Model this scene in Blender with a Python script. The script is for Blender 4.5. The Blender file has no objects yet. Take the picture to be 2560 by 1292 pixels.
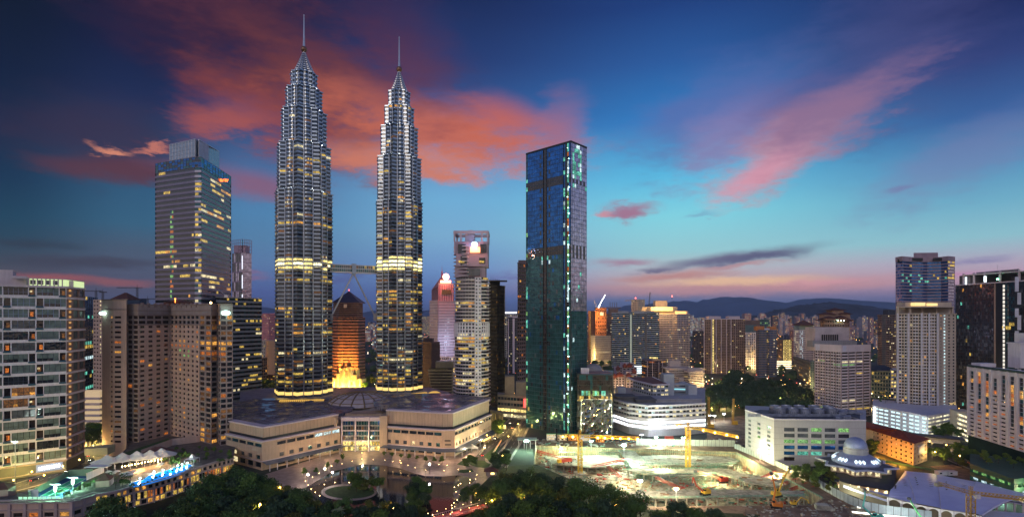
import bpy, bmesh, math, random
from mathutils import Vector, Matrix
R = math.radians
rnd = random.Random(7)
SC = bpy.context.scene
COL = SC.collection
F, H, HY, CX = 1300.0, 107.0, 795.0, 1280.0      # eye 107 m above the street

def lin(c):
 return tuple(((v / 255) / 12.92 if v / 255 <= .04045 else ((v / 255 + .055) / 1.055) ** 2.4) for v in c)

# --- camera
cam = bpy.data.cameras.new('camera')
cam.sensor_width = 36
cam.lens = 36 * F / 2560
cam.shift_y = (HY - 646) / 2560
cam.clip_end = 60000
cam.clip_start = 1
camo = bpy.data.objects.new('camera', cam)
COL.objects.link(camo)
camo.location = (0, 0, H)
camo.rotation_euler = (R(90), 0, 0)
SC.camera = camo
SC.render.resolution_x, SC.render.resolution_y = 1024, 516
SC.view_settings.view_transform = 'Standard'
SC.view_settings.look = 'None'
SC.view_settings.exposure = 0
SC.view_settings.gamma = 1
SC.cycles.use_denoising = True
SC.cycles.max_bounces = 5
SC.cycles.diffuse_bounces = 2
SC.cycles.glossy_bounces = 3
SC.cycles.transmission_bounces = 2
SC.cycles.volume_bounces = 0
SC.cycles.sample_clamp_indirect = 4
SC.cycles.caustics_reflective = False
SC.cycles.caustics_refractive = False

# --- world: dusk sky with coloured clouds
class Ex:
 """a socket with arithmetic that grows math nodes"""
 nt = None
 def __init__(s, o): s.o = o
 @staticmethod
 def op(kind, *a, clamp=False):
  n = Ex.nt.nodes.new('ShaderNodeMath'); n.operation = kind; n.use_clamp = clamp
  for i, v in enumerate(a):
   if isinstance(v, Ex): Ex.nt.links.new(v.o, n.inputs[i])
   else: n.inputs[i].default_value = v
  return Ex(n.outputs[0])
 def __add__(s, b): return Ex.op('ADD', s, b)
 def __sub__(s, b): return Ex.op('SUBTRACT', s, b)
 def __rsub__(s, b): return Ex.op('SUBTRACT', b, s)
 def __mul__(s, b): return Ex.op('MULTIPLY', s, b)
 def __truediv__(s, b): return Ex.op('DIVIDE', s, b)
 __radd__ = __add__; __rmul__ = __mul__
def smooth(e, a, b):
 n = Ex.nt.nodes.new('ShaderNodeMapRange'); n.interpolation_type = 'SMOOTHSTEP'
 Ex.nt.links.new(e.o, n.inputs['Value'])
 n.inputs['From Min'].default_value = a; n.inputs['From Max'].default_value = b
 return Ex(n.outputs['Result'])
def mixc(fac, a, b):
 n = Ex.nt.nodes.new('ShaderNodeMix'); n.data_type = 'RGBA'
 if isinstance(fac, Ex): Ex.nt.links.new(fac.o, n.inputs[0])
 else: n.inputs[0].default_value = fac
 for i, v in ((6, a), (7, b)):
  if isinstance(v, Ex): Ex.nt.links.new(v.o, n.inputs[i])
  else: n.inputs[i].default_value = (*v, 1)
 return Ex(n.outputs[2])
def ramp(e, stops):
 n = Ex.nt.nodes.new('ShaderNodeValToRGB'); cr = n.color_ramp
 while len(cr.elements) < len(stops): cr.elements.new(.5)
 for el, (p, c) in zip(cr.elements, sorted(stops)):
  el.position = p; el.color = (*c, 1)
 Ex.nt.links.new(e.o, n.inputs[0])
 return Ex(n.outputs[0])
def noise(vec, scale, detail=5, rough=.55):
 n = Ex.nt.nodes.new('ShaderNodeTexNoise')
 n.inputs['Scale'].default_value = scale; n.inputs['Detail'].default_value = detail; n.inputs['Roughness'].default_value = rough
 if vec is not None: Ex.nt.links.new(vec, n.inputs['Vector'])
 return Ex(n.outputs[0])

def azel(px, py):
 return math.atan2(px - CX, F), math.atan((HY - py) / math.hypot(F, px - CX))

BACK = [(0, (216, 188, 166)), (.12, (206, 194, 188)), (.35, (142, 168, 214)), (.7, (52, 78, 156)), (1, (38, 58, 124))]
def build_world():
 w = bpy.data.worlds.new('World'); SC.world = w; w.use_nodes = True
 nt = w.node_tree; Ex.nt = nt; nt.nodes.clear()
 out = nt.nodes.new('ShaderNodeOutputWorld'); bg = nt.nodes.new('ShaderNodeBackground')
 nt.links.new(bg.outputs[0], out.inputs[0])
 tc = nt.nodes.new('ShaderNodeTexCoord')
 sx = nt.nodes.new('ShaderNodeSeparateXYZ'); nt.links.new(tc.outputs['Generated'], sx.inputs[0])
 x, y, z = (Ex(o) for o in sx.outputs)
 az = Ex.op('ARCTAN2', x, y); el = Ex.op('ARCSINE', z, clamp=False)
 T = (Ex.op('MAXIMUM', el, 0.0) / .62)
 def col(px, rows):
  return ramp(T, [(min(1, azel(px, py)[1] / .62), lin(c)) for py, c in rows])
 stations = [
  (0, [(790, (60, 66, 90)), (700, (86, 76, 88)), (650, (60, 72, 88)), (600, (34, 68, 90)), (540, (20, 66, 92)), (440, (12, 50, 82)), (300, (8, 34, 68)), (150, (6, 24, 56)), (0, (4, 18, 44))]),
  (350, [(790, (62, 78, 118)), (720, (82, 84, 110)), (620, (70, 90, 115)), (560, (50, 98, 130)), (480, (44, 90, 125)), (380, (36, 66, 105)), (250, (24, 40, 82)), (120, (14, 26, 66)), (0, (8, 20, 54))]),
  (640, [(790, (62, 88, 150)), (730, (76, 98, 162)), (660, (90, 124, 172)), (600, (84, 130, 172)), (530, (78, 132, 178)), (440, (78, 112, 160)), (300, (40, 62, 114)), (150, (24, 34, 80)), (0, (14, 24, 62))]),
  (1130, [(790, (72, 96, 165)), (730, (88, 118, 180)), (670, (112, 152, 206)), (590, (124, 176, 214)), (500, (112, 176, 218)), (410, (100, 150, 202)), (290, (50, 88, 150)), (150, (34, 58, 114)), (0, (22, 40, 88))]),
  (1700, [(790, (84, 98, 152)), (750, (104, 124, 172)), (715, (208, 164, 166)), (680, (196, 190, 200)), (630, (156, 210, 220)), (540, (132, 216, 232)), (440, (90, 190, 230)), (300, (46, 126, 196)), (150, (40, 90, 158)), (0, (26, 60, 124))]),
  (2480, [(790, (92, 92, 142)), (740, (126, 124, 170)), (700, (202, 160, 180)), (650, (186, 178, 200)), (590, (146, 200, 214)), (500, (112, 178, 206)), (400, (84, 146, 192)), (280, (54, 98, 160)), (140, (44, 62, 122)), (0, (24, 38, 92))]),
 ]
 c = col(*stations[0]); prev = azel(stations[0][0], 0)[0]
 for px, rows in stations[1:]:
  a = azel(px, 0)[0]
  c = mixc(smooth(az, prev, a), c, col(px, rows)); prev = a
 # clouds, each a stretched patch of sky torn by noise
 mp = nt.nodes.new('ShaderNodeMapping'); mp.inputs['Scale'].default_value = (1, 1, 3.2)
 nt.links.new(tc.outputs['Generated'], mp.inputs[0])
 n1 = noise(mp.outputs[0], 3.1, 8, .62); n2 = noise(mp.outputs[0], 10.5, 9, .68)
 nz = (n1 - .5) * 1.25 + (n2 - .5) * 1.1
 wx = (n1 - .5) * .2; wy = (n2 - .5) * .09
 azw = az + wx; elw = el + wy
 blobs = [
  (560, 60, 440, 200, -8, (58, 30, 56), .9, .7),
  (260, 330, 330, 130, 6, (56, 42, 68), .7, .7),
  (960, 130, 300, 190, -30, (84, 42, 66), .75, .8),
  (790, 220, 390, 180, -20, (112, 56, 60), .88, 1.0),
  (700, 320, 340, 110, -10, (142, 66, 62), .85, .9),
  (560, 300, 200, 74, 8, (168, 86, 84), .8, 1.0),
  (1120, 322, 420, 100, -9, (200, 106, 84), .95, 1.0),
  (1000, 398, 360, 54, -4, (214, 128, 104), .8, .9),
  (1250, 300, 160, 70, -14, (206, 100, 74), .6, .9),
  (1010, 190, 200, 110, -30, (96, 58, 88), .5, 1.0),
  (1395, 342, 130, 80, 60, (168, 106, 128), .65, .9),
  (330, 428, 260, 40, 4, (92, 52, 66), .9, .6),
  (640, 462, 240, 44, -6, (142, 88, 112), .75, .7),
  (300, 372, 66, 15, 2, (232, 146, 116), .8, .9),
  (400, 366, 44, 12, 2, (220, 130, 108), .7, .9),
  (1800, 290, 380, 130, 16, (96, 108, 170), .65, 1.0),
  (1820, 360, 240, 84, 24, (150, 128, 174), .6, 1.0),
  (2010, 352, 330, 84, 27, (208, 146, 158), .8, 1.1),
  (1890, 440, 170, 36, 28, (222, 152, 172), .8, .6),
  (2180, 170, 400, 190, 32, (74, 78, 134), .55, .8),
  (2420, 400, 330, 90, 24, (126, 126, 174), .45, 1.0),
  (1550, 524, 98, 30, 8, (166, 112, 142), .95, .8),
  (1490, 534, 40, 14, 4, (214, 138, 150), .8, .8),
  (1740, 540, 60, 12, 14, (120, 150, 190), .5, .8),
  (1830, 646, 280, 22, 5, (110, 110, 142), 1.0, .45),
  (1900, 638, 140, 12, 4, (92, 96, 130), .9, .4),
  (1850, 662, 150, 8, 5, (196, 140, 146), .7, .5),
  (1560, 655, 100, 14, 0, (172, 134, 160), .9, .6),
  (1680, 690, 200, 15, 2, (200, 146, 144), .95, .55),
  (1640, 676, 80, 9, 2, (112, 108, 140), .9, .5),
  (1880, 718, 560, 24, 1, (214, 154, 160), .7, .5),
  (1830, 703, 300, 15, 0, (250, 204, 166), .9, .6),
  (2060, 706, 150, 10, 0, (232, 168, 178), .7, .5),
  (1900, 742, 500, 16, 0, (140, 128, 168), .35, .5),
  (2420, 690, 220, 16, 0, (206, 146, 190), .7, .6),
  (2440, 648, 120, 9, 3, (140, 134, 180), .7, .5),
  (2260, 470, 50, 8, 5, (120, 120, 170), .6, .6),
  (110, 694, 260, 17, -1, (166, 86, 86), .9, .6),
  (220, 655, 280, 18, 2, (60, 60, 78), .8, .6),
  (60, 612, 200, 20, 2, (44, 58, 76), .8, .6),
  (300, 706, 130, 15, 2, (150, 88, 92), .8, .6),
  (640, 690, 70, 14, 2, (150, 100, 130), .5, .8),
  (870, 690, 120, 20, 0, (82, 90, 150), .6, .8),
  (1270, 690, 160, 18, 0, (108, 112, 172), .6, .8),
 ]
 for px, py, sx_, sy_, ang, rgb, alpha, k in blobs:
  a0, e0 = azel(px, py)
  s = 1 / math.hypot(F, px - CX)
  ca, sa = math.cos(R(ang)), math.sin(R(ang))
  du = (azw if k > .75 else az + wx * .3) - a0
  dv = (elw if k > .75 else el + wy * .35) - e0
  # azimuth shrinks towards the frame's sides like the view's own tangent
  ra = sx_ * F * s * s; re = sy_ * s
  u = (du * ca + dv * sa) / ra; v = (dv * ca - du * sa) / re
  d = Ex.op('SQRT', u * u + v * v)
  m = smooth(((1.0 - d) * .8 + nz * k), -.08, .72)
  c = mixc(m * alpha, c, lin(rgb))
 # behind the camera: pale sky, set brighter to fill the near facades
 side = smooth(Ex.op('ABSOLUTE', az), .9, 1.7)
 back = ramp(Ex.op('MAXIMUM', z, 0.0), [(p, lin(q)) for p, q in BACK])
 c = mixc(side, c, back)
 c = mixc(smooth(z, .55, .85), c, lin((36, 54, 108)))
 # below the horizon
 c = mixc(smooth(el * -1.0, .0, .05), c, lin((40, 46, 66)))
 sky = nt.nodes.new('ShaderNodeTexSky'); sky.sky_type = 'NISHITA'; sky.sun_disc = False
 sky.sun_elevation = R(1.0); sky.sun_rotation = R(200); sky.altitude = 100
 mul = nt.nodes.new('ShaderNodeMix'); mul.data_type = 'RGBA'; mul.blend_type = 'ADD'
 mul.inputs[0].default_value = .006
 nt.links.new(c.o, mul.inputs[6]); nt.links.new(sky.outputs[0], mul.inputs[7])
 nt.links.new(mul.outputs[2], bg.inputs[0]); bg.inputs[1].default_value = 1.0
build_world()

sl = bpy.data.lights.new('sun', 'SUN'); sl.energy = .5; sl.angle = R(14); sl.color = (1, .82, .66)
so = bpy.data.objects.new('sun', sl); COL.objects.link(so)
so.rotation_euler = (R(68), 0, R(-20))

# --- projecting helpers: a pixel column and a depth give a place on the map
def X(px, Y): return (px - CX) * Y / F
def XY(px, Y): return ((px - CX) * Y / F, Y)
def Z(py, Y): return H + (HY - py) * Y / F
def GD(py, z=0.0): return F * (H - z) / (py - HY)             # depth of a point of height z seen on that row
def G(px, py, z=0.0):
 Y = GD(py, z); return ((px - CX) * Y / F, Y)
def ray(p, d, k=.0): return (p[0] * (1 + d / p[1]) + k, p[1] + d)          # straight back along the line of sight
def G3(px, py, z=0.0): return (*G(px, py, z), z)

# --- materials
MATS = {}
def mat(name, rgb, rough=.7, metal=0., var=.18, scale=.08, emit=None, es=0., spec=.4, streak=0.):
 if name in MATS: return MATS[name]
 m = bpy.data.materials.new(name); m.use_nodes = True
 nt = m.node_tree; Ex.nt = nt
 b = nt.nodes['Principled BSDF']
 b.inputs['Roughness'].default_value = rough; b.inputs['Metallic'].default_value = metal
 b.inputs['Specular IOR Level'].default_value = spec
 b.inputs['Base Color'].default_value = (*rgb, 1)
 if var:
  tc = nt.nodes.new('ShaderNodeTexCoord')
  n = noise(tc.outputs['Object'], scale, 6, .65)
  if streak:
   mp = nt.nodes.new('ShaderNodeMapping'); mp.inputs['Scale'].default_value = (1, 1, .08)
   nt.links.new(tc.outputs['Object'], mp.inputs[0])
   n = n * (1 - streak) + noise(mp.outputs[0], scale * 9, 4, .6) * streak
  c = mixc(smooth(n, .3, .72), tuple(v * (1 - var) for v in rgb), tuple(min(1, v * (1 + var)) for v in rgb))
  nt.links.new(c.o, b.inputs['Base Color'])
 if emit:
  b.inputs['Emission Color'].default_value = (*emit, 1); b.inputs['Emission Strength'].default_value = es
 MATS[name] = m
 return m

def window_mat(name, rgb, es, base=(.02, .025, .03), scale=.9):
 """a lit room behind glass: uneven, with blinds and furniture as darker patches"""
 m = bpy.data.materials.new(name); m.use_nodes = True
 nt = m.node_tree; Ex.nt = nt
 b = nt.nodes['Principled BSDF']
 b.inputs['Roughness'].default_value = .12; b.inputs['Base Color'].default_value = (*base, 1)
 tc = nt.nodes.new('ShaderNodeTexCoord')
 n = noise(tc.outputs['Object'], scale, 2, .6); n2 = noise(tc.outputs['Object'], .13, 1, .5)
 k = smooth(n, .32, .66) * .8 + .2
 k = k * (smooth(n2, .25, .7) * .7 + .45) * es
 b.inputs['Emission Color'].default_value = (*rgb, 1)
 nt.links.new(k.o, b.inputs['Emission Strength'])
 MATS[name] = m
 return m

def glass_mat(name, rgb, rough=.08, metal=.0, spec=.8, var=.35):
 m = bpy.data.materials.new(name); m.use_nodes = True
 nt = m.node_tree; Ex.nt = nt
 b = nt.nodes['Principled BSDF']
 b.inputs['Roughness'].default_value = rough; b.inputs['Metallic'].default_value = metal
 b.inputs['Specular IOR Level'].default_value = spec
 tc = nt.nodes.new('ShaderNodeTexCoord')
 n = noise(tc.outputs['Object'], .22, 3, .6)
 c = mixc(smooth(n, .3, .7), tuple(v * (1 - var) for v in rgb), tuple(v * (1 + var) for v in rgb))
 nt.links.new(c.o, b.inputs['Base Color'])
 geo = nt.nodes.new('ShaderNodeNewGeometry')
 bm = nt.nodes.new('ShaderNodeBump'); bm.inputs['Strength'].default_value = .25; bm.inputs['Distance'].default_value = .6
 nt.links.new(noise(tc.outputs['Object'], .3, 1).o, bm.inputs['Height'])
 nt.links.new(bm.outputs[0], b.inputs['Normal'])
 MATS[name] = m
 return m

# every window mesh carries this one list of panes
PANES = [
 glass_mat('pane_dark', (.020, .024, .032)),                          # 0
 window_mat('pane_dim', (1, .40, .10), .22),                          # 1
 window_mat('pane_warm', (1, .45, .08), 1.15),                         # 2
 window_mat('pane_yellow', (1, .66, .12), 1.05),                       # 3
 window_mat('pane_white', (1, .84, .46), 1.35),                        # 4
 window_mat('pane_cyan', (.20, .90, .66), 1.0),                         # 5
 glass_mat('pane_curtain', (.115, .155, .15), rough=.3, spec=.4),      # 6
 window_mat('pane_orange', (1, .27, .04), .75),                       # 7
 glass_mat('pane_blue', (.02, .11, .32), metal=.5),                  # 8
 glass_mat('pane_teal', (.034, .12, .14), metal=.55),                  # 9
 window_mat('pane_green', (.40, .88, .26), .75),                      # 10
 window_mat('pane_coldwhite', (.70, .95, 1), 1.5),                    # 11
 glass_mat('pane_violet', (.50, .46, .62), metal=.65),                 # 12
 glass_mat('pane_brown', (.035, .022, .02)),                          # 13
 window_mat('pane_blaze', (1, .76, .24), 2.6),                        # 14
 glass_mat('pane_grey', (.075, .085, .095), rough=.15),               # 15
 glass_mat('pane_navy', (.02, .14, .42), metal=.6),                 # 16
 window_mat('pane_flood', (1, .86, .42), 6.0),                        # 17
]
def pick(*wt, default=0, p=0.):
 """a chooser of panes: mostly default, a share p lit from the list"""
 def f(r, c):
  return rnd.choice(wt) if wt and rnd.random() < (p if p > .3 else p * 1.5) else default
 return f
def clumpy(lits, p, default=0, rowp=.25, run=4):
 """office lighting: some storeys lit in runs, others dark"""
 st = {}
 def f(r, c):
  if r not in st: st[r] = [rnd.random() < rowp, rnd.choice(lits), 0, False]
  s = st[r]
  if s[2] <= 0:
   s[2] = rnd.randint(1, run); s[3] = rnd.random() < (min(1, p * 2.6) if s[0] else p * .45); s[1] = rnd.choice(lits)
  s[2] -= 1
  return s[1] if s[3] else default
 return f

# --- mesh builder
class MB:
 def __init__(s): s.v = []; s.f = []; s.m = []; s.mat = 0; s.smooth = False
 def add(s, pts, faces, m=None):
  o = len(s.v); s.v.extend(tuple(p) for p in pts)
  for f in faces: s.f.append([o + i for i in f]); s.m.append(s.mat if m is None else m)
 def quad(s, a, b, c, d, m=None): s.add((a, b, c, d), ((0, 1, 2, 3),), m)
 def box(s, c, d, rz=0, m=None, tilt=0):
  """centre of the base, size; rz turns about z"""
  x, y, z = d[0] / 2, d[1] / 2, d[2]
  ca, sa = math.cos(rz), math.sin(rz)
  P = [(-x, -y, 0), (x, -y, 0), (x, y, 0), (-x, y, 0), (-x, -y, z), (x, -y, z), (x, y, z), (-x, y, z)]
  s.add([(c[0] + a * ca - b * sa, c[1] + a * sa + b * ca, c[2] + e) for a, b, e in P],
    ((3, 2, 1, 0), (4, 5, 6, 7), (0, 1, 5, 4), (1, 2, 6, 5), (2, 3, 7, 6), (3, 0, 4, 7)), m)
 def prism(s, poly, z0, z1, m=None, top=True, bottom=True, mtop=None):
  n = len(poly)
  pts = [(p[0], p[1], z0) for p in poly] + [(p[0], p[1], z1) for p in poly]
  s.add(pts, [(i, (i + 1) % n, n + (i + 1) % n, n + i) for i in range(n)], m)
  if top: s.add(pts[n:], [tuple(range(n))], mtop if mtop is not None else m)
  if bottom: s.add(pts[:n], [tuple(reversed(range(n)))], m)
 def loft(s, polys, m=None, cap=True):
  """rings of (x,y,z) of the same length"""
  n = len(polys[0]); o = len(s.v)
  for q in polys: s.v.extend(tuple(p) for p in q)
  mm = s.mat if m is None else m
  for k in range(len(polys) - 1):
   for i in range(n):
    j = (i + 1) % n
    s.f.append([o + k * n + i, o + k * n + j, o + (k + 1) * n + j, o + (k + 1) * n + i]); s.m.append(mm)
  if cap:
   s.f.append([o + i for i in reversed(range(n))]); s.m.append(mm)
   s.f.append([o + (len(polys) - 1) * n + i for i in range(n)]); s.m.append(mm)
 def lathe(s, c, prof, n=24, m=None):
  s.loft([[(c[0] + r * math.cos(2 * math.pi * i / n), c[1] + r * math.sin(2 * math.pi * i / n), c[2] + z) for i in range(n)] for r, z in prof], m)
 def tube(s, a, b, r0, r1=None, n=8, m=None):
  a, b = Vector(a), Vector(b); r1 = r0 if r1 is None else r1
  d = (b - a).normalized(); u = d.orthogonal().normalized(); w = d.cross(u)
  ring = lambda p, r: [p + (u * math.cos(2 * math.pi * i / n) + w * math.sin(2 * math.pi * i / n)) * r for i in range(n)]
  s.loft([ring(a, r0), ring(b, r1)], m)
 def beam(s, a, b, w, h=None, m=None): s.tube(a, b, w * .6, n=4, m=m)
 def ball(s, c, r, n=12, m=None, sz=1):
  k = max(4, n // 2)
  s.lathe(c, [(max(.001, r * math.sin(math.pi * i / k)), -r * sz * math.cos(math.pi * i / k)) for i in range(k + 1)], n, m)
 def build(s, name, mats, parent=None, smooth=None):
  me = bpy.data.meshes.new(name); me.from_pydata(s.v, [], s.f)
  for m in (mats if isinstance(mats, (list, tuple)) else [mats]): me.materials.append(m)
  me.polygons.foreach_set('material_index', s.m)
  if s.smooth if smooth is None else smooth: me.polygons.foreach_set('use_smooth', [True] * len(s.f))
  me.update()
  o = bpy.data.objects.new(name, me); COL.objects.link(o)
  if parent is not None:
   o.parent = parent; o.matrix_parent_inverse = Matrix.Identity(4)
   off = parent_world(parent)
   if off.length: me.transform(Matrix.Translation(-off))
  return o
def parent_world(p):
 v = Vector((0, 0, 0))
 while p is not None: v = v + p.location; p = p.parent
 return v

def tag(o, label=None, cat=None, group=None, kind=None):
 if label: o['label'] = label
 if cat: o['category'] = cat
 if group: o['group'] = group
 if kind: o['kind'] = kind
 return o
def thing(name, label, cat, loc=(0, 0, 0), group=None):
 o = bpy.data.objects.new(name, None); COL.objects.link(o); o.location = loc
 o.empty_display_size = 2
 return tag(o, label, cat, group)
def structure(name, mb, m, smooth=False):
 o = mb.build(name, m, smooth=smooth); o['kind'] = 'structure'; return o
def copy_tree(root, loc=None, rz=None, label=None, group=None, scale=None):
 c = root.copy(); COL.objects.link(c)
 if loc is not None: c.location = loc
 if rz is not None: c.rotation_euler = (0, 0, rz)
 if scale is not None: c.scale = scale if isinstance(scale, tuple) else (scale,) * 3
 if label: c['label'] = label
 if group: c['group'] = group
 for ch in list(root.children):
  d = ch.copy(); COL.objects.link(d); d.parent = c
  for g in list(ch.children):
   e = g.copy(); COL.objects.link(e); e.parent = d
 return c

# --- facade: a wall of bays with real recessed openings
def facade(wm, wins, a, b, z0, z1, nc, nr, l=.15, r=.15, bt=.25, tp=.12, dep=.45, pk=None, skip=None, key='row', m=0, tag_=''):
 """a, b: ground ends, left to right as seen from outside"""
 ax, ay = a; bx, by = b
 L = math.hypot(bx - ax, by - ay); dx, dy = (bx - ax) / L, (by - ay) / L
 nx, ny = dy, -dx
 cw, chh = L / nc, (z1 - z0) / nr
 def p(u, z, d=0): return (ax + dx * u - nx * d, ay + dy * u - ny * d, z)
 for rr in range(nr):
  zb = z0 + rr * chh; zt = zb + chh; wb = zb + chh * bt; wt = zt - chh * tp
  if l == 0 and r == 0 and not skip:
   wm.quad(p(0, zb), p(L, zb), p(L, wb), p(0, wb), m); wm.quad(p(0, wt), p(L, wt), p(L, zt), p(0, zt), m)
   wm.quad(p(0, wb), p(L, wb), p(L, wb, dep), p(0, wb, dep), m); wm.quad(p(0, wt, dep), p(L, wt, dep), p(L, wt), p(0, wt), m)
  for c in range(nc):
   u0 = c * cw; u1 = u0 + cw
   if skip and skip(rr, c):
    wm.quad(p(u0, zb), p(u1, zb), p(u1, zt), p(u0, zt), m); continue
   w0 = u0 + cw * l; w1 = u1 - cw * r
   if not (l == 0 and r == 0 and not skip):
    wm.quad(p(u0, zb), p(u1, zb), p(u1, wb), p(u0, wb), m); wm.quad(p(u0, wt), p(u1, wt), p(u1, zt), p(u0, zt), m)
    if l: wm.quad(p(u0, wb), p(w0, wb), p(w0, wt), p(u0, wt), m)
    if r: wm.quad(p(w1, wb), p(u1, wb), p(u1, wt), p(w1, wt), m)
    wm.quad(p(w0, wb), p(w1, wb), p(w1, wb, dep), p(w0, wb, dep), m); wm.quad(p(w0, wt, dep), p(w1, wt, dep), p(w1, wt), p(w0, wt), m)
    if l: wm.quad(p(w0, wb), p(w0, wb, dep), p(w0, wt, dep), p(w0, wt), m)
    if r: wm.quad(p(w1, wb, dep), p(w1, wb), p(w1, wt), p(w1, wt, dep), m)
   k = (tag_, rr) if key == 'row' else (tag_, rr, c)
   wins.setdefault(k, []).append((p(w0, wb, dep), p(w1, wb, dep), p(w1, wt, dep), p(w0, wt, dep), pk(rr, c) if pk else 0))
def win_objects(th, wins, name, cap=100):
 def size(q):
  y = max(30, q[0][0][1]); return -sum((a[2][2] - a[0][2]) * math.dist(a[0][:2], a[1][:2]) for a in q) / y / y
 ks = sorted(wins, key=lambda k: size(wins[k]))
 for k in ks[:cap]:
  mb = MB()
  for q in wins[k]: mb.quad(*q[:4], q[4])
  mb.build(name, PANES, th)
 if len(ks) > cap:
  mb = MB()
  for k in ks[cap:]:
   for q in wins[k]: mb.quad(*q[:4], q[4])
  tag(mb.build('window_field', PANES, th), kind='stuff')
def offset(poly, d, closed=True):
 """push a polyline outwards (ends run left to right seen from outside / polygon counter-clockwise)"""
 n = len(poly); out = []
 for i in range(n):
  p = poly[i]; a = poly[i - 1] if (closed or i > 0) else None; b = poly[(i + 1) % n] if (closed or i < n - 1) else None
  ns = []
  for q, r_ in ((a, p), (p, b)):
   if q is None or r_ is None: continue
   L = math.hypot(r_[0] - q[0], r_[1] - q[1]) or 1
   ns.append(((r_[1] - q[1]) / L, -(r_[0] - q[0]) / L))
  if len(ns) == 1: mx, my = ns[0]; k = 1
  else:
   mx, my = ns[0][0] + ns[1][0], ns[0][1] + ns[1][1]; L = math.hypot(mx, my) or 1; mx /= L; my /= L
   k = 1 / max(.35, mx * ns[0][0] + my * ns[0][1])
  out.append((p[0] + mx * d * k, p[1] + my * d * k))
 return out
def strip(mb, line, z0, z1, out=.0, thick=1.0, m=None):
 """a slab that follows an open polyline, proud of it by out, thick deep"""
 o = offset(line, out, False); i = offset(line, out - thick, False)
 for k in range(len(line) - 1):
  a, b, c, d = o[k], o[k + 1], i[k + 1], i[k]
  mb.add([(*a, z0), (*b, z0), (*c, z0), (*d, z0), (*a, z1), (*b, z1), (*c, z1), (*d, z1)],
    ((3, 2, 1, 0), (4, 5, 6, 7), (0, 1, 5, 4), (1, 2, 6, 5), (2, 3, 7, 6), (3, 0, 4, 7)), m)
def lamp(name, loc, watt, rgb=(1, .7, .35), r=.6, spot=None, aim=None, parent=None):
 d = bpy.data.lights.new(name, 'SPOT' if spot else 'POINT'); d.energy = watt; d.color = rgb; d.shadow_soft_size = min(r, .4)
 o = bpy.data.objects.new(name, d); COL.objects.link(o); o.location = loc
 if spot:
  d.spot_size = R(spot); d.spot_blend = .6
  o.rotation_euler = (Vector(aim) - Vector(loc)).to_track_quat('-Z', 'Y').to_euler()
 return o

# --- plain materials
CREAM = mat('cream_stone', (.54, .39, .275), .75, var=.16, scale=.12, streak=.5)
CREAM2 = mat('pale_cream_stone', (.55, .45, .36), .75, var=.12, scale=.1, streak=.5)
HOTEL = mat('hotel_stone', (.56, .40, .325), .8, var=.14, scale=.06, streak=.4)
HOTELD = mat('hotel_dark_stone', (.33, .26, .235), .8, var=.2, scale=.1, streak=.4)
WHITE = mat('white_paint', (.70, .65, .69), .6, var=.12, scale=.1, streak=.6)
WHITEP = mat('pinkish_white_paint', (.62, .52, .56), .65, var=.1, scale=.08, streak=.5)
GREY = mat('grey_concrete', (.30, .29, .30), .8, var=.22, scale=.1, streak=.4)
DGREY = mat('dark_concrete', (.12, .12, .13), .85, var=.3, scale=.12, streak=.4)
BLACK = mat('black_panel', (.018, .02, .024), .4, var=.3)
BROWN = mat('brown_concrete', (.24, .15, .12), .8, var=.25, scale=.12, streak=.4)
BRICK = mat('brown_brick', (.34, .17, .13), .8, var=.15, scale=.15)
STEEL = mat('steel', (.60, .63, .68), .28, .9, var=.1, scale=.3)
ALU = mat('brushed_aluminium', (.50, .50, .55), .4, .7, var=.15, scale=.2)
ROOFD = mat('dark_roof', (.05, .05, .065), .5, var=.5, scale=.12)
ROOFR = mat('red_tile_roof', (.22, .055, .04), .8, var=.3, scale=.3)
ROOFB = mat('brown_tile_roof', (.13, .055, .045), .8, var=.3, scale=.3)
CANOPY = mat('blue_grey_glass_canopy', (.14, .18, .24), .15, .3, var=.2)
TIMBER = mat('timber', (.25, .13, .06), .7)
RED = mat('red_paint', (.45, .05, .03), .5)
ORANGE = mat('orange_paint', (.70, .22, .03), .5)
YELLOW = mat('yellow_paint', (.78, .48, .04), .5, var=.15)
TEAL = mat('teal_paint', (.05, .42, .40), .5)
GREENP = mat('green_paint', (.06, .40, .12), .5)
VIOLETROOF = mat('lilac_metal_roof', (.70, .70, .98), .35, .1, var=.12, scale=.06)
FABRIC = mat('white_fabric', (.72, .66, .60), .8, var=.08)
def glow(name, rgb, s): return mat(name, (.3, .3, .3), .5, var=0, emit=rgb, es=s)
G_WARM = glow('warm_lamp', (1, .62, .22), 18)
G_WARM2 = glow('warm_strip', (1, .66, .20), 4)
G_WHITE = glow('white_lamp', (.90, .97, 1), 25)
G_COLD = glow('cold_strip', (.80, .95, 1), 3.2)
G_GREEN = glow('green_white_lamp', (.55, 1, .82), 30)
G_GSTRIP = glow('lime_strip', (.72, 1, .48), 2.2)
G_RED = glow('red_lamp', (1, .08, .05), 12)
G_HEAD = glow('headlight_glass', (1, .9, .7), 20)
G_CYAN = glow('cyan_strip', (.25, 1, .78), 2.2)
G_SODIUM = glow('sodium_lamp', (1, .55, .10), 22)
G_BLUE = glow('blue_lamp', (.15, .4, 1), 8)

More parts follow.
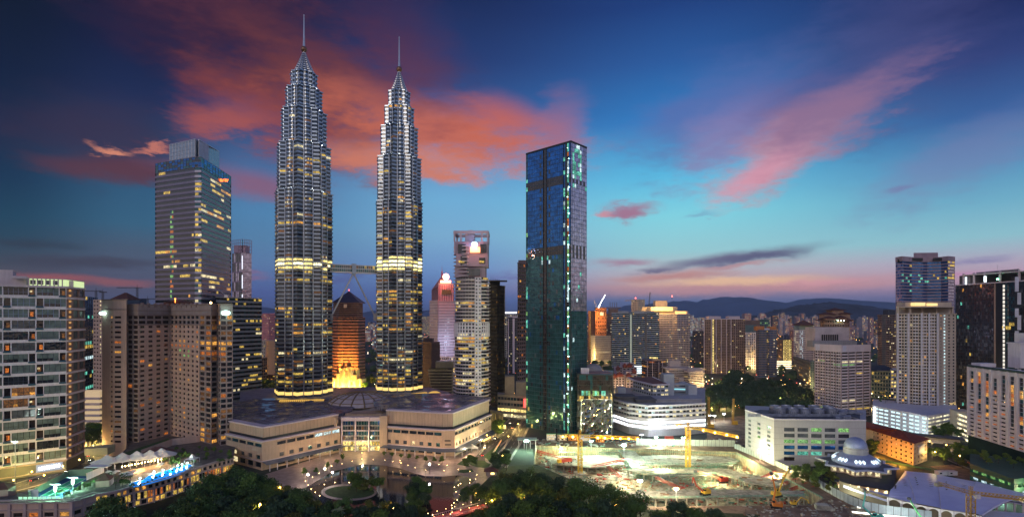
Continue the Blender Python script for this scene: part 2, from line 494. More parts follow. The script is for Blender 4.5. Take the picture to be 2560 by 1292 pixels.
# --- ground with the excavation cut out of it
PIT = [G(1338, 1112), G(1842, 1128), G(2062, 1245), G(2030, 1262), G(1600, 1266), G(1330, 1215)]
PITZ = -8.0
EARTH = mat('bare_earth', (.26, .17, .11), .9, var=.45, scale=.09)
CONC = mat('site_concrete', (.36, .34, .28), .85, var=.5, scale=.2)
PILEWALL = mat('stained_pile_wall', (.42, .36, .24), .85, var=.5, scale=.25, streak=.5)
def ground():
 m = bpy.data.materials.new('city_ground'); m.use_nodes = True
 nt = m.node_tree; Ex.nt = nt; b = nt.nodes['Principled BSDF']; b.inputs['Roughness'].default_value = .9
 tc = nt.nodes.new('ShaderNodeTexCoord')
 n = noise(tc.outputs['Object'], .012, 8, .65); n2 = noise(tc.outputs['Object'], .3, 4, .6)
 c = mixc(smooth(n, .42, .58), (.045, .045, .048), (.022, .040, .018))
 c = mixc(smooth(n2, .3, .8) * .5, c, (.07, .065, .06))
 nt.links.new(c.o, b.inputs['Base Color'])
 bm = bmesh.new()
 S = 40000
 outer = [bm.verts.new(p) for p in ((-S, -3000, 0), (S, -3000, 0), (S, S, 0), (-S, S, 0))]
 inner = [bm.verts.new((*p, 0)) for p in PIT]
 es = []
 for q in (outer, inner):
  for i in range(len(q)): es.append(bm.edges.new((q[i], q[(i + 1) % len(q)])))
 bmesh.ops.triangle_fill(bm, edges=es, use_beauty=True)
 for f in bm.faces:
  f.normal_update()
  if f.normal.z < 0: f.normal_flip()
 me = bpy.data.meshes.new('ground'); bm.to_mesh(me); bm.free(); me.materials.append(m)
 o = bpy.data.objects.new('ground', me); COL.objects.link(o); o['kind'] = 'structure'
ground()
mb = MB()
n = len(PIT)
for i in range(n):
 a, b = PIT[i], PIT[(i + 1) % n]
 L = math.dist(a, b); k = max(1, int(L / 1.6))
 for j in range(k):                                       # secant piles: a scalloped retaining wall
  p = [a[t] + (b[t] - a[t]) * (j + .5) / k for t in (0, 1)]
  mb.lathe((p[0], p[1], PITZ), [(L / k * .56, 0), (L / k * .56, -PITZ - .02)], 10)
structure('retaining_wall', mb, PILEWALL)
mb = MB(); q = offset(list(reversed(PIT)), 2.0)
mb.add([(*p, PITZ) for p in q], [tuple(range(len(q)))])
structure('pit_floor_ground', mb, mat('muddy_concrete', (.34, .31, .23), .8, var=.65, scale=.2))

def ribbon(mb, pts, w, z, m=None):
 c = [Vector((*p, 0)) for p in pts]
 # resample smoothly
 s = []
 for i in range(len(c) - 1):
  p0, p1, p2, p3 = c[max(0, i - 1)], c[i], c[i + 1], c[min(len(c) - 1, i + 2)]
  for t in range(8):
   t /= 8
   s.append(.5 * ((2 * p1) + (p2 - p0) * t + (2 * p0 - 5 * p1 + 4 * p2 - p3) * t * t + (3 * p1 - p0 - 3 * p2 + p3) * t ** 3))
 s.append(c[-1]); L = []
 for i, p in enumerate(s):
  d = (s[min(i + 1, len(s) - 1)] - s[max(i - 1, 0)]).normalized(); nn = Vector((-d.y, d.x, 0)) * w / 2
  L.append((p + nn, p - nn))
 for i in range(len(L) - 1):
  a, b = L[i]; c_, d = L[i + 1]
  mb.quad((b.x, b.y, z), (d.x, d.y, z), (c_.x, c_.y, z), (a.x, a.y, z), m)
 return s
def pts(*pp): return [G(*p) for p in pp]
ASPH = mat('asphalt', (.06, .055, .055), .7, var=.3, scale=.2)
LINE = mat('road_paint', (.6, .6, .55), .7, var=.1)
PAVE = mat('pavement', (.34, .29, .26), .8, var=.25, scale=.3)
mb = MB(); ml = MB()
ROADS = {
 'mall': (pts((1420, 985), (1330, 1015), (1285, 1055), (1262, 1085), (1225, 1115), (1196, 1138), (1196, 1158), (1240, 1168)), 13),
 'tunnel': (pts((1345, 1025), (1312, 1060), (1286, 1105), (1262, 1140), (1245, 1168)), 9),
 'left': (pts((-260, 1290), (-100, 1246), (20, 1222), (100, 1200), (170, 1174), (232, 1142), (250, 1100)), 15),
 'right': (pts((2020, 1060), (2190, 1095), (2330, 1125), (2420, 1160), (2600, 1230)), 12),
 'avenue': (pts((1700, 1028), (1850, 1018), (2000, 1018), (2240, 1000)), 14),
 'boulevard': (pts((2120, 1010), (2045, 968), (2005, 930), (1970, 900), (1950, 880)), 22),
 'far': (pts((1490, 925), (1570, 922), (1760, 915)), 16),
}
for i, (p, w) in enumerate(ROADS.values()):
 s = ribbon(mb, p, w, .004 + .004 * i)
 for k in range(0, len(s) - 1, 2):
  a, b = s[k], s[k + 1]; d = (b - a).normalized() * .12; nn = Vector((-d.y, d.x, 0))
  ml.quad(*[(v.x, v.y, .05) for v in (a - nn, b - nn, b + nn, a + nn)])
structure('road', mb, ASPH); structure('road_marking', ml, LINE)
mb = MB()
for key, w in (('mall', 13), ('tunnel', 9), ('left', 16), ('right', 12)):
 p = ROADS[key][0]
 for sgn in (-1, 1):
  q = []
  for i in range(len(p)):
   a, b = p[max(0, i - 1)], p[min(len(p) - 1, i + 1)]
   L = math.dist(a, b); q.append((p[i][0] - (b[1] - a[1]) / L * sgn * (w / 2 + 1.2), p[i][1] + (b[0] - a[0]) / L * sgn * (w / 2 + 1.2)))
  ribbon(mb, q, 2.2, .13)
structure('pavement', mb, PAVE)

# park: plaza, lake, lawns, paths
PLAZA = pts((600, 1205), (860, 1122), (960, 1122), (1140, 1138), (1215, 1108), (1190, 1140), (1190, 1165), (1240, 1176), (1215, 1200), (1180, 1235), (1180, 1262), (1150, 1275), (1110, 1262), (1000, 1172), (905, 1160), (830, 1178), (768, 1216), (700, 1240))
def flat(name, poly, z, m, kind='structure'):
 bm = bmesh.new(); vs = [bm.verts.new((*p, z)) for p in poly]; f = bm.faces.new(vs)
 bmesh.ops.triangulate(bm, faces=[f]); bm.normal_update()
 for f in bm.faces:
  if f.normal.z < 0: f.normal_flip()
 me = bpy.data.meshes.new(name); bm.to_mesh(me); bm.free(); me.materials.append(m)
 o = bpy.data.objects.new(name, me); COL.objects.link(o); o['kind'] = kind; return o
PLZ = mat('plaza_paving', (.31, .235, .21), .45, var=.25, scale=.25)
flat('plaza_pavement', PLAZA, .06, PLZ)
LAKE = pts((815, 1262), (782, 1236), (768, 1216), (832, 1178), (905, 1160), (960, 1163), (1000, 1170), (1035, 1182), (1062, 1189), (1110, 1190), (1145, 1187), (1172, 1192), (1188, 1200), (1172, 1212), (1148, 1222), (1132, 1232), (1136, 1244), (1148, 1256), (1130, 1272), (1122, 1300), (900, 1310))
WATER = bpy.data.materials.new('lake_water'); WATER.use_nodes = True
Ex.nt = WATER.node_tree; _b = Ex.nt.nodes['Principled BSDF']
_b.inputs['Base Color'].default_value = (.012, .014, .022, 1); _b.inputs['Roughness'].default_value = .03; _b.inputs['Specular IOR Level'].default_value = .45
_bm = Ex.nt.nodes.new('ShaderNodeBump'); _bm.inputs['Strength'].default_value = .05; _bm.inputs['Distance'].default_value = .3
_tc = Ex.nt.nodes.new('ShaderNodeTexCoord')
Ex.nt.links.new(noise(_tc.outputs['Object'], .8, 3).o, _bm.inputs['Height']); Ex.nt.links.new(_bm.outputs[0], _b.inputs['Normal'])
flat('lake', LAKE, .10, WATER)
LAWN = mat('lawn', (.035, .085, .02), .9, var=.35, scale=.4)
def ell(cx, cy, rx, ry, n=28, z=0): return [G(cx + rx * math.cos(2 * math.pi * i / n), cy + ry * math.sin(2 * math.pi * i / n), z) for i in range(n)]
flat('island_path', ell(872, 1230, 70, 21), .14, PLZ)
flat('island_lawn', ell(874, 1230, 62, 16), .2, LAWN)
flat('round_lawn', pts((1160, 1148), (1225, 1152), (1235, 1162), (1210, 1168), (1170, 1166), (1142, 1160)), .12, LAWN)
flat('side_lawn', pts((1150, 1174), (1180, 1172), (1185, 1178), (1160, 1182), (1145, 1180)), .12, LAWN)
flat('traffic_island_lawn', pts((1208, 1140), (1235, 1118), (1252, 1112), (1240, 1135), (1246, 1146), (1225, 1152)), .14, LAWN)
flat('park_ground', pts((240, 1330), (420, 1215), (560, 1180), (640, 1195), (700, 1238), (815, 1258), (830, 1420), (240, 1420)), .05, mat('forest_floor', (.02, .03, .012), .95, var=.4, scale=.3))
flat('park_lawn', pts((1150, 1420), (1150, 1270), (1200, 1215), (1260, 1165), (1340, 1160), (1600, 1272), (1900, 1285), (1900, 1420)), .05, mat('park_lawn_grass', (.035, .05, .014), .95, var=.5, scale=.2))
# distant hills
def hill(name, prof, Y, depth, m):
 """skyline given as (px, py); a ridge with a slope falling towards us and behind"""
 rr = random.Random(len(name)); mb = MB(); rows = []
 xs = [prof[0][0] + (prof[-1][0] - prof[0][0]) * i / 90 for i in range(91)]
 def top(px):
  for (a, b), (c, d) in zip(prof, prof[1:]):
   if a <= px <= c:
    t = (px - a) / (c - a); t = t * t * (3 - 2 * t); return b + (d - b) * t
 for k in range(13):
  t = k / 12; h = math.sin(math.pi * min(1, t * .62 + .0)) ** 1.3 if t < .81 else math.sin(math.pi * .5) * (1 - (t - .81) / .19)
  row = []
  for px in xs:
   yy = Y + depth * (t - .8)
   z = (Z(top(px), Y) + rr.uniform(-1, 1) * Y * .0011) * h + rr.uniform(-1, 1) * Y * .001 * (h > .05)
   row.append(((px - CX) * Y / F + rr.uniform(-1, 1) * Y * .002, yy, max(z, -2) if t < 1 else -5))
  rows.append(row)
 w = len(xs)
 mb.v = [p for r_ in rows for p in r_]
 for k in range(12):
  for i in range(w - 1):
   mb.f.append([k * w + i, k * w + i + 1, (k + 1) * w + i + 1, (k + 1) * w + i]); mb.m.append(0)
 mb.smooth = True
 structure(name, mb, m)
HILLN_HAZY = mat('hazy_wooded_hill', (.05, .065, .10), .95, var=.4, scale=.004)  # bluish base colour carries some of the distance haze
HILLF_HAZY = mat('far_hill', (.07, .13, .26), .95, var=.25, scale=.001)  # pale blue of distant haze put into the hill colour
hill('near_hill', [(1780, 800), (1880, 788), (1945, 772), (1990, 762), (2050, 756), (2100, 760), (2150, 768), (2210, 780), (2290, 798)], 5200, 1800, HILLN_HAZY)
hill('far_hill_right', [(1380, 800), (1480, 782), (1580, 764), (1640, 756), (1700, 752), (1720, 757), (1760, 748), (1800, 742), (1850, 746), (1930, 758), (2030, 745), (2130, 752), (2240, 766), (2400, 776), (2700, 795)], 11500, 4500, HILLF_HAZY)
hill('far_hill_left', [(520, 800), (600, 782), (650, 764), (690, 770), (740, 786), (900, 790), (925, 781), (960, 776), (1010, 779), (1060, 778), (1100, 772), (1200, 776), (1300, 780), (1420, 800)], 9500, 3500, HILLF_HAZY)

# --- the twin towers
def star(R_, rot=0, seg=7, notch=.80, bulge=.93):
 """sixteen lobes: eight points and eight rounded bays between them. Returns ring points and a lobe index for each edge"""
 P, lob = [], []
 for k in range(8):
  a = rot + k * math.pi / 4
  P.append((R_ * math.cos(a), R_ * math.sin(a))); lob.append(2 * k)
  n1 = a + R(12.2); P.append((R_ * notch * 1.04 * math.cos(n1), R_ * notch * 1.04 * math.sin(n1))); lob.append(2 * k + 1)
  for j in range(1, seg):
   t = j / seg; b = a + R(12.2 + (45 - 24.4) * t)
   r = R_ * (notch * 1.04 + (bulge - notch * 1.04) * math.sin(math.pi * t) ** .6)
   P.append((r * math.cos(b), r * math.sin(b))); lob.append(2 * k + 1)
  n2 = a + R(45 - 12.2); P.append((R_ * notch * 1.04 * math.cos(n2), R_ * notch * 1.04 * math.sin(n2))); lob.append((2 * k + 2) % 16)
 return P, lob
TSTEEL = mat('tower_steel', (.31, .37, .45), .28, .9, var=.08, scale=.3)
TSTEEL2 = mat('tower_bright_steel', (.56, .58, .62), .35, .7, var=.05, scale=.3)
TBRONZE = mat('spire_ball_bronze', (.30, .16, .10), .4, .6)
def twin(px, Y, tiers, cone, ball, tip, label, zb, rot, lit):
 """tiers: (py_top, half width px) from the top down; all measured on the tower's own plane"""
 cx = X(px, Y)
 t = thing('twin_tower', label, 'skyscraper', (cx, Y, 0), 'twin skyscrapers')
 C_ = lambda p, z: (cx + p[0], Y + p[1], z)
 rr = random.Random(int(px))
 bounds = [Z(q[0], Y) for q in tiers] + [zb]
 fh = 4.05
 for i, (pt, hw) in enumerate(tiers):
  R_ = hw * Y / F; z1 = bounds[i]; z0 = bounds[i + 1]
  nf = max(2, round((z1 - z0) / fh)); h = (z1 - z0) / nf
  P, lob = star(R_, rot)
  Pi, _ = star(R_ - .85, rot); n = len(P)
  wall, led, col = MB(), MB(), MB()
  last = i == len(tiers) - 1
  for f_ in range(nf):
   za = z0 + f_ * h; zt = za + h
   frac = (za - zb) / (bounds[0] - zb)
   rowlit = rr.random() < lit(frac)
   band = last and abs(za - Z(672, Y)) < 7.5
   for e in range(n):
    j = (e + 1) % n
    if e == 0 or lob[e] != lob[e - 1]:
     v = rr.random()
     k = 0 if v > .5 else 15
     if band and v < .85: k = 17 if abs(za - Z(672, Y)) < 4 and v < .5 else 14
     elif rowlit and v < .62: k = rr.choice((3, 3, 3, 2))
     elif v < .05 + .2 * (1 - frac): k = rr.choice((3, 2, 1, 4))
    kk = k
    if k in (3, 2, 4) and rr.random() < .4: kk = rr.choice((0, 1))
    wall.quad(C_(Pi[e], za), C_(Pi[j], za), C_(Pi[j], zt), C_(Pi[e], zt), kk)
   # projecting stainless sunshade: a lip on each storey
   for (ra, rb, zz0, zz1) in ((P, Pi, za + h * .02, za + h * .52),):
    for e in range(n):
     j = (e + 1) % n
     led.add([C_(Pi[e], zz0), C_(Pi[j], zz0), C_(P[j], zz0 + .35), C_(P[e], zz0 + .35), C_(P[j], zz1 - .3), C_(P[e], zz1 - .3), C_(Pi[j], zz1), C_(Pi[e], zz1)],
       ((0, 3, 2, 1), (3, 5, 4, 2), (5, 7, 6, 4)))
  # bright columns in the notches
  for k in range(8):
   for s in (12.2, 45 - 12.2):
    a = rot + k * math.pi / 4 + R(s); r = R_ * .845
    col.tube(C_((r * math.cos(a), r * math.sin(a)), z0), C_((r * math.cos(a), r * math.sin(a)), z1 + .5), .62 * (R_ / 28 + .2), n=6)
  # the terrace ring that closes the tier
  cap = MB(); Pc, _ = star(R_ + .5, rot)
  cap.prism([C_(p, 0)[:2] for p in Pc], z1, z1 + 1.1)
  seg = wall.build('tier', PANES, t)
  led.build('sunshade', TSTEEL, seg); col.build('column', TSTEEL2, seg); cap.build('terrace', TSTEEL, seg)
 # the ribbed crown
 (pc0, h0), (pc1, h1) = cone
 z0, z1 = bounds[0], Z(pc1, Y); mb = MB(); rb = MB(); nr = 9; N = 16
 for k in range(nr):
  a0 = 1 - k / nr; a1 = 1 - (k + 1) / nr
  rf = lambda s: (h1 + (h0 - h1) * s ** 1.15) * Y / F
  za, zc = z0 + (z1 - z0) * k / nr, z0 + (z1 - z0) * (k + 1) / nr
  q0, _ = star(rf(a0), rot, 3); q1, _ = star(rf(a1) * 1.03, rot, 3)
  mb.loft([[C_(p, za) for p in q0], [C_(p, zc - .9) for p in q1]], 8 if k % 3 == 0 else 0)
  q2, _ = star(rf(a1) * 1.10 + .3, rot, 3); rb.loft([[C_(p, zc - 1.1) for p in q2], [C_(p, zc - .1) for p in q2]])
 for k in range(16):
  a = rot + k * math.pi / 8; r0 = h0 * Y / F * (1 if k % 2 == 0 else .9); r1 = h1 * Y / F
  rb.tube(C_((r0 * math.cos(a), r0 * math.sin(a)), z0), C_((r1 * math.cos(a), r1 * math.sin(a)), z1), .42, .2, 5)
 cr = mb.build('crown', PANES, t); rb.build('crown_rib', TSTEEL2, cr)
 mb = MB(); zb_ = Z(ball, Y); r1 = h1 * Y / F
 mb.lathe((cx, Y, 0), [(r1 * 1.1, z1 - .5), (r1 * .55, z1 + 2), (r1 * .5, zb_)], 10)
 sp = mb.build('spire', TSTEEL2, t)
 mb = MB(); ztip = Z(tip, Y)
 mb.lathe((cx, Y, 0), [(1.5, zb_), (1.05, zb_ + 9), (.95, zb_ + 9.2), (.5, ztip - 1), (.75, ztip - .8), (.75, ztip), (.1, ztip + .5)], 8)
 mb.build('mast', TSTEEL2, sp)
 mb = MB(); mb.smooth = True; mb.ball((cx, Y, zb_), 3.2, 16); mb.build('ring_ball', TBRONZE, sp)
 # glowing lobby ring
 mb = MB(); Pc, _ = star(tiers[-1][1] * Y / F + .6, rot)
 mb.prism([C_(p, 0)[:2] for p in Pc], 0, zb); mb.build('podium_base', GREY, t)
 mb = MB(); Pc, _ = star(tiers[-1][1] * Y / F + .1, rot); mb.loft([[C_(p, zb + 2) for p in Pc], [C_(p, zb + 5.2) for p in Pc]], cap=False)
 mb.build('lobby_light', glow('lobby_strip', (1, .66, .16), 1.3), t)
 # floodlights that stand on the terraces and wash the tier above
 for i, (pt, hw) in enumerate(tiers[:-1]):
  Rn = tiers[i + 1][1] * Y / F
  for da in (-.9, 0, .9):
   a = -math.pi / 2 + da
   lamp('terrace_floodlight', (cx + Rn * 1.1 * math.cos(a), Y + Rn * 1.1 * math.sin(a), bounds[i + 1] + 4), 700, (1, .95, .8), 1.0, parent=t)
 return t, cx
T1, t1x = twin(760, 545, [(190, 33), (231, 45), (286, 55.5), (372, 65.5), (487, 69.5)], ((190, 27), (133, 3.6)), 124, 38,
 'nearer, taller looking of the two ribbed silver skyscrapers with bronze ball spires', 28, R(90 + 9), lambda f: .36 * (1 - f) + .07)
T2, t2x = twin(998, 575, [(236, 28.5), (276, 38.5), (326, 48.5), (402, 57), (511, 60)], ((236, 22.5), (181, 3)), 174, 93,
 'ribbed silver skyscraper with bronze ball spire, farther back and right of its twin', 28, R(90 - 5), lambda f: .36 * (1 - f) + .07)

# --- skybridge on its two leaning legs
def skybridge():
 a, b = Vector((t1x + 24, 549, 0)), Vector((t2x - 22, 571, 0))
 z0, z1 = Z(682, 558), Z(662, 558)
 d = (b - a).normalized(); nn = Vector((-d.y, d.x, 0)); L = (b - a).length
 t = thing('skybridge', 'two storey steel and glass skybridge with lit windows and an inverted V brace', 'skybridge', tuple(a))
 def poly(u0, u1, w): return [tuple((a + d * u + nn * s * w)[:2]) for u, s in ((u0, -1), (u1, -1), (u1, 1), (u0, 1))]
 mb = MB()
 for zz, hh, w in ((z0, .9, 2.9), ((z0 + z1) / 2 - .3, .7, 2.8), (z1 - .8, .8, 2.9)): mb.prism(poly(0, L, w), zz, zz + hh)
 for k in range(25):
  u = L * k / 24
  for s in (-1, 1): mb.box(tuple((a + d * u + nn * s * 2.65))[:2] + (z0,), (.25, .25, z1 - z0))
 mb.build('frame', TSTEEL2, t)
 for zz, k0 in ((z0 + .9, 3), ((z0 + z1) / 2 + .4, 4)):
  m = MB(); hh = (z1 - z0) / 2 - 1.2
  for k in range(24):
   for s in (-1, 1):
    p, q = a + d * (L * k / 24) + nn * s * 2.4, a + d * (L * (k + 1) / 24) + nn * s * 2.4
    kk = rnd.choice((3, 3, 1, 15, 9)) if zz > z0 + 2 else rnd.choice((9, 15, 9))
    m.quad((p.x, p.y, zz), (q.x, q.y, zz), (q.x, q.y, zz + hh), (p.x, p.y, zz + hh), kk)
  m.build('window_band', PANES, t)
 mb = MB(); c = a + d * L * .5
 mb.box((c.x, c.y, z0 - 1.4), (4.4, 7, z1 - z0 + 2.6), math.atan2(d.y, d.x)); mb.build('centre_frame', TSTEEL, t)
 mb = MB(); mb.box((c.x, c.y - 3.53, z0 + 1), (2.6, .4, z1 - z0 - 2), math.atan2(d.y, d.x), 9); mb.build('centre_window', PANES, t)
 for s, e in ((-1, a + d * 3.5), (1, b - d * 3.5)):
  mb = MB(); mb.tube((c.x + s * .6, c.y - 1, z0 - 1.4), (e.x, e.y - 1, Z(790, 558)), .85, n=8); mb.ball((c.x + s * .3, c.y - 1, z0 - 1.8), 1.1, 8)
  lg = mb.build('leg', TSTEEL2, t)
  mb = MB(); mb.box((e.x + s * 1.2, e.y - 1, Z(802, 558)), (4.5, 4, 8)); mb.build('leg_bearing', GREY, lg)
skybridge()

# --- shopping mall at the foot of the towers
def mall():
 t = thing('shopping_mall', 'long cream stone shopping mall with dark panelled roof, glass atrium and fan dome', 'shopping mall', (X(900, 420), 420, 0))
 def P_(px, Y): return XY(px, Y)
 lw = [P_(560, 392), P_(655, 366), P_(692, 374), P_(850, 417)]
 rw = [P_(962, 417), P_(1105, 403), P_(1137, 404), P_(1228, 470)]
 zl, zr, zm = 29.0, 32.5, 19.8
 back = 505
 def wing(line, zt, name, holes):
  up = offset(line, -2.2, False)
  low, wins = MB(), {}
  for i in range(len(line) - 1):
   a, b = line[i], line[i + 1]
   L = math.dist(a, b)
   if holes(i):
    nb = holes(i)
    facade(low, wins, a, b, 0, 6.0, nb, 1, .12, .12, .25, .12, .8, pick(0, 15, 9, 4, p=.6, default=0), key='cell', tag_=('g', i))
    facade(low, wins, a, b, 6.0, 13.0, nb, 1, .28, .24, .18, .40, .7, pick(9, 9, 4, p=.5, default=15), key='cell', tag_=('m', i))
    facade(low, wins, a, b, 13.0, zm, nb, 1, .05, .05, .42, .22, .7, (lambda r, c, nb=nb, i=i, n_=name: (11 if c >= nb - 3 and n_ == 'west' and i == 2 else rnd.choice((0, 9, 15)))), key='cell', tag_=('u', i))
   else:
    low.quad((*a, 0), (*b, 0), (*b, zm), (*a, zm))
   # blind upper storey of slotted stone
   a2, b2 = up[i], up[i + 1]; L2 = math.dist(a2, b2); nb2 = max(1, int(L2 / 3.0))
   for k in range(nb2):
    q = [tuple(a2[s] + (b2[s] - a2[s]) * (k + e) / nb2 for s in (0, 1)) for e in (.03, .97)]
    g = [tuple(a2[s] + (b2[s] - a2[s]) * (k + e) / nb2 for s in (0, 1)) for e in (-.03, 1.03)]
    low.quad((*q[0], zm), (*q[1], zm), (*q[1], zt), (*q[0], zt))
   ib = offset([a2, b2], -.35, False); low.quad((*ib[0], zm), (*ib[1], zm), (*ib[1], zt), (*ib[0], zt), 1)
  w = low.build('wall', [CREAM, mat('cream_dark_joint', (.30, .23, .17), .8)], t)  # second material: darker cream behind the slots
  tr = MB()
  strip(tr, line, zm, zm + .9, .9, 3.6); strip(tr, up, zt, zt + 1.0, .7, 6); strip(tr, line, 6.0, 6.5, .25, .4)
  tr.build('cornice', WHITEP, t)
  win_objects(t, wins, 'window', 70)
  dl = MB(); strip(dl, up, zm + .9, zm + 2.6, .12, .3); dl.build('painted_shadow', BLACK, t)  # black strip laid in place of the shadow line above the ledge
  # glass canopy on posts at the walkway
  cv = MB(); ln = line[1:] if name == 'west' else line
  o = offset(ln, 7.5, False); i_ = offset(ln, .2, False)
  for k in range(len(ln) - 1):
   cv.add([(*o[k], 5.0), (*o[k + 1], 5.0), (*i_[k + 1], 5.8), (*i_[k], 5.8), (*o[k], 5.25), (*o[k + 1], 5.25), (*i_[k + 1], 6.05), (*i_[k], 6.05)],
     ((3, 2, 1, 0), (4, 5, 6, 7), (0, 1, 5, 4)))
  c = cv.build('canopy', CANOPY, t)
  ps = MB();
  o2 = offset(ln, 6.2, False)
  for k in range(len(ln) - 1):
   nn_ = max(2, int(math.dist(o2[k], o2[k + 1]) / 8))
   for j in range(nn_):
    q = [o2[k][s] + (o2[k + 1][s] - o2[k][s]) * (j + .5) / nn_ for s in (0, 1)]
    ps.box((*q, 0), (.5, .5, 5.0))
  ps.build('canopy_post', WHITE, c)
  return up
 ul = wing(lw, zl, 'west', lambda i: {2: 7}.get(i, {0: 5}.get(i, 0)))
 ur = wing(rw, zr, 'east', lambda i: {0: 7, 2: 12}.get(i, 0))
 # roofs
 sp = bpy.data.materials.new('roof_panel_field'); sp.use_nodes = True; nt = sp.node_tree; Ex.nt = nt; b = nt.nodes['Principled BSDF']
 tc = nt.nodes.new('ShaderNodeTexCoord'); mp = nt.nodes.new('ShaderNodeMapping'); mp.inputs['Rotation'].default_value = (0, 0, R(24)); mp.inputs['Scale'].default_value = (.05, .16, .1)
 nt.links.new(tc.outputs['Object'], mp.inputs[0])
 br = nt.nodes.new('ShaderNodeTexBrick'); nt.links.new(mp.outputs[0], br.inputs[0]); br.inputs['Scale'].default_value = 1.0
 br.inputs['Color1'].default_value = (.010, .010, .022, 1); br.inputs['Color2'].default_value = (.11, .09, .14, 1); br.inputs['Mortar'].default_value = (.36, .32, .36, 1); br.inputs['Mortar Size'].default_value = .035
 n = noise(tc.outputs['Object'], .12, 4, .6)
 nt.links.new(mixc(smooth(n, .52, .6) * .6, Ex(br.outputs[0]), (.02, .018, .03)).o, b.inputs['Base Color']); b.inputs['Specular IOR Level'].default_value = .35; nt.links.new((smooth(noise(tc.outputs['Object'], .07, 5, .7), .44, .56) * .5 + .14).o, b.inputs['Roughness'])
 r = MB(); il = offset(ul, -2.4, False)
 r.prism([il[0], il[1], il[2], il[3], P_(880, 440), P_(890, back), P_(640, back), P_(560, 470)], zl - 2, zl + .3); r.build('roof', sp, t)
 r = MB(); ir = offset(ur, -2.4, False)
 r.prism([P_(936, 440), ir[0], ir[1], ir[2], ir[3], P_(1230, 486), P_(1100, back + 12), P_(930, back)], zr - 2, zr + .3); r.build('roof', sp, t)
 # stone slab roof behind, round to the towers' feet
 r = MB(); r.prism([P_(600, 480), P_(640, 462), P_(880, 462), P_(936, 462), P_(1120, 470), P_(1160, 505), P_(1120, 560), P_(1070, 600), P_(900, 600), P_(660, 590), P_(600, 560)], 20, 27.6)
 r.build('terrace_roof', mat('violet_grey_roof', (.24, .22, .27), .6, var=.3, scale=.15), t)
 # roof plant
 rr = random.Random(3); pm_ = mat('roof_plant_metal', (.16, .15, .2), .5, .3, var=.5, scale=.3)
 for k in range(60):
  px, Y = (rr.uniform(640, 840), rr.uniform(400, 495)) if k % 2 else (rr.uniform(985, 1190), rr.uniform(430, 500))
  if Y < GD(0 + (1060 if px < 860 else 1028), 30) + 4: continue
  if px < 860 and Y < 366 + (px - 655) * .27 + 10: continue
  r = MB(); r.box((*P_(px, Y), zl if px < 860 else zr), (rr.uniform(2, 9), rr.uniform(.8, 2), rr.uniform(.5, 1.3)), R(24 + 90 * (rr.random() < .2))); r.build('roof_plant', pm_, t)
 # central atrium, three bays of glass between tall fins
 a, b_ = P_(856, 419), P_(957, 419)
 w, wins = MB(), {}
 def apk(rw_, c):
  if rw_ == 0: return rnd.choice((14, 4, 3))
  if rw_ == 1: return rnd.choice((3, 14, 14))
  if rw_ == 3 or rw_ == 5: return rnd.choice((9, 9, 8))
  return rnd.choice((9, 15, 15, 1, 0))
 facade(w, wins, a, b_, 0, 24.5, 15, 6, .03, .03, .12, .06, .5, apk, key='row')
 win_objects(t, wins, 'atrium_window_band')
 ln = [a, b_]
 w.build('atrium_frame', mat('atrium_frame_metal', (.34, .33, .33), .5, .3), t)
 f = MB()
 for k in range(4):
  q = (a[0] + (b_[0] - a[0]) * k / 3, a[1] - 1.0); f.box((*q, 0), (.9, 2.2, 28))
 for zz in (8.2, 16.3): strip(f, ln, zz, zz + .8, .9, 1.4)
 strip(f, ln, 24.5, 27.5, 1.4, 4); f.build('atrium_fin', WHITEP, t)
 s = MB(); s.box((*P_(845, 428), 0), (6, 26, 27)); s.box((*P_(968, 428), 0), (6, 26, 29)); s.box((*P_(906, 438), 20), (36, 14, 8)); s.build('atrium_side_wall', CREAM, t)
 s = MB()
 for k in range(26): s.box((*P_(872 + k * 2.7, 430), 27.8), (.3, .3, 2.2))
 s.build('terrace_railing', BROWN, t)
 s = MB(); s.box((*P_(906, 432), 24.5), (40, 18, .5)); s.build('atrium_terrace', DGREY, t)
 # the fan dome
 cx, cy = P_(902, 487); d, ribs = MB(), MB(); N = 16
 prof = [(30, 27.6), (27.5, 31), (22, 34.2), (14, 36.8), (6, 38.0), (.4, 38.4)]
 for k in range(N):
  for j in range(5):
   r0, z0 = prof[j]; r1, z1 = prof[j + 1]; a0, a1 = 2 * math.pi * (k + .06) / N, 2 * math.pi * (k + .94) / N
   d.quad(*[(cx + r * math.cos(a), cy + r * math.sin(a), z) for r, a, z in ((r0 - .15, a0, z0 + .1), (r0 - .15, a1, z0 + .1), (r1 + .1, a1, z1 - .1), (r1 + .1, a0, z1 - .1))])
  a = 2 * math.pi * k / N
  for j in range(5):
   r0, z0 = prof[j]; r1, z1 = prof[j + 1]
   ribs.tube((cx + r0 * math.cos(a), cy + r0 * math.sin(a), z0), (cx + r1 * math.cos(a), cy + r1 * math.sin(a), z1), .7, .7, 4)
 for r0, z0 in prof[:5]:
  for k in range(32):
   a0, a1 = 2 * math.pi * k / 32, 2 * math.pi * (k + 1) / 32
   ribs.tube((cx + r0 * math.cos(a0), cy + r0 * math.sin(a0), z0), (cx + r0 * math.cos(a1), cy + r0 * math.sin(a1), z0), .35, n=4)
 dm = d.build('dome', mat('dome_fabric_panel', (.50, .42, .42), .6, var=.12, scale=.2), t); ribs.build('dome_rib', mat('dome_rib_bronze', (.22, .15, .07), .5, .3), dm)
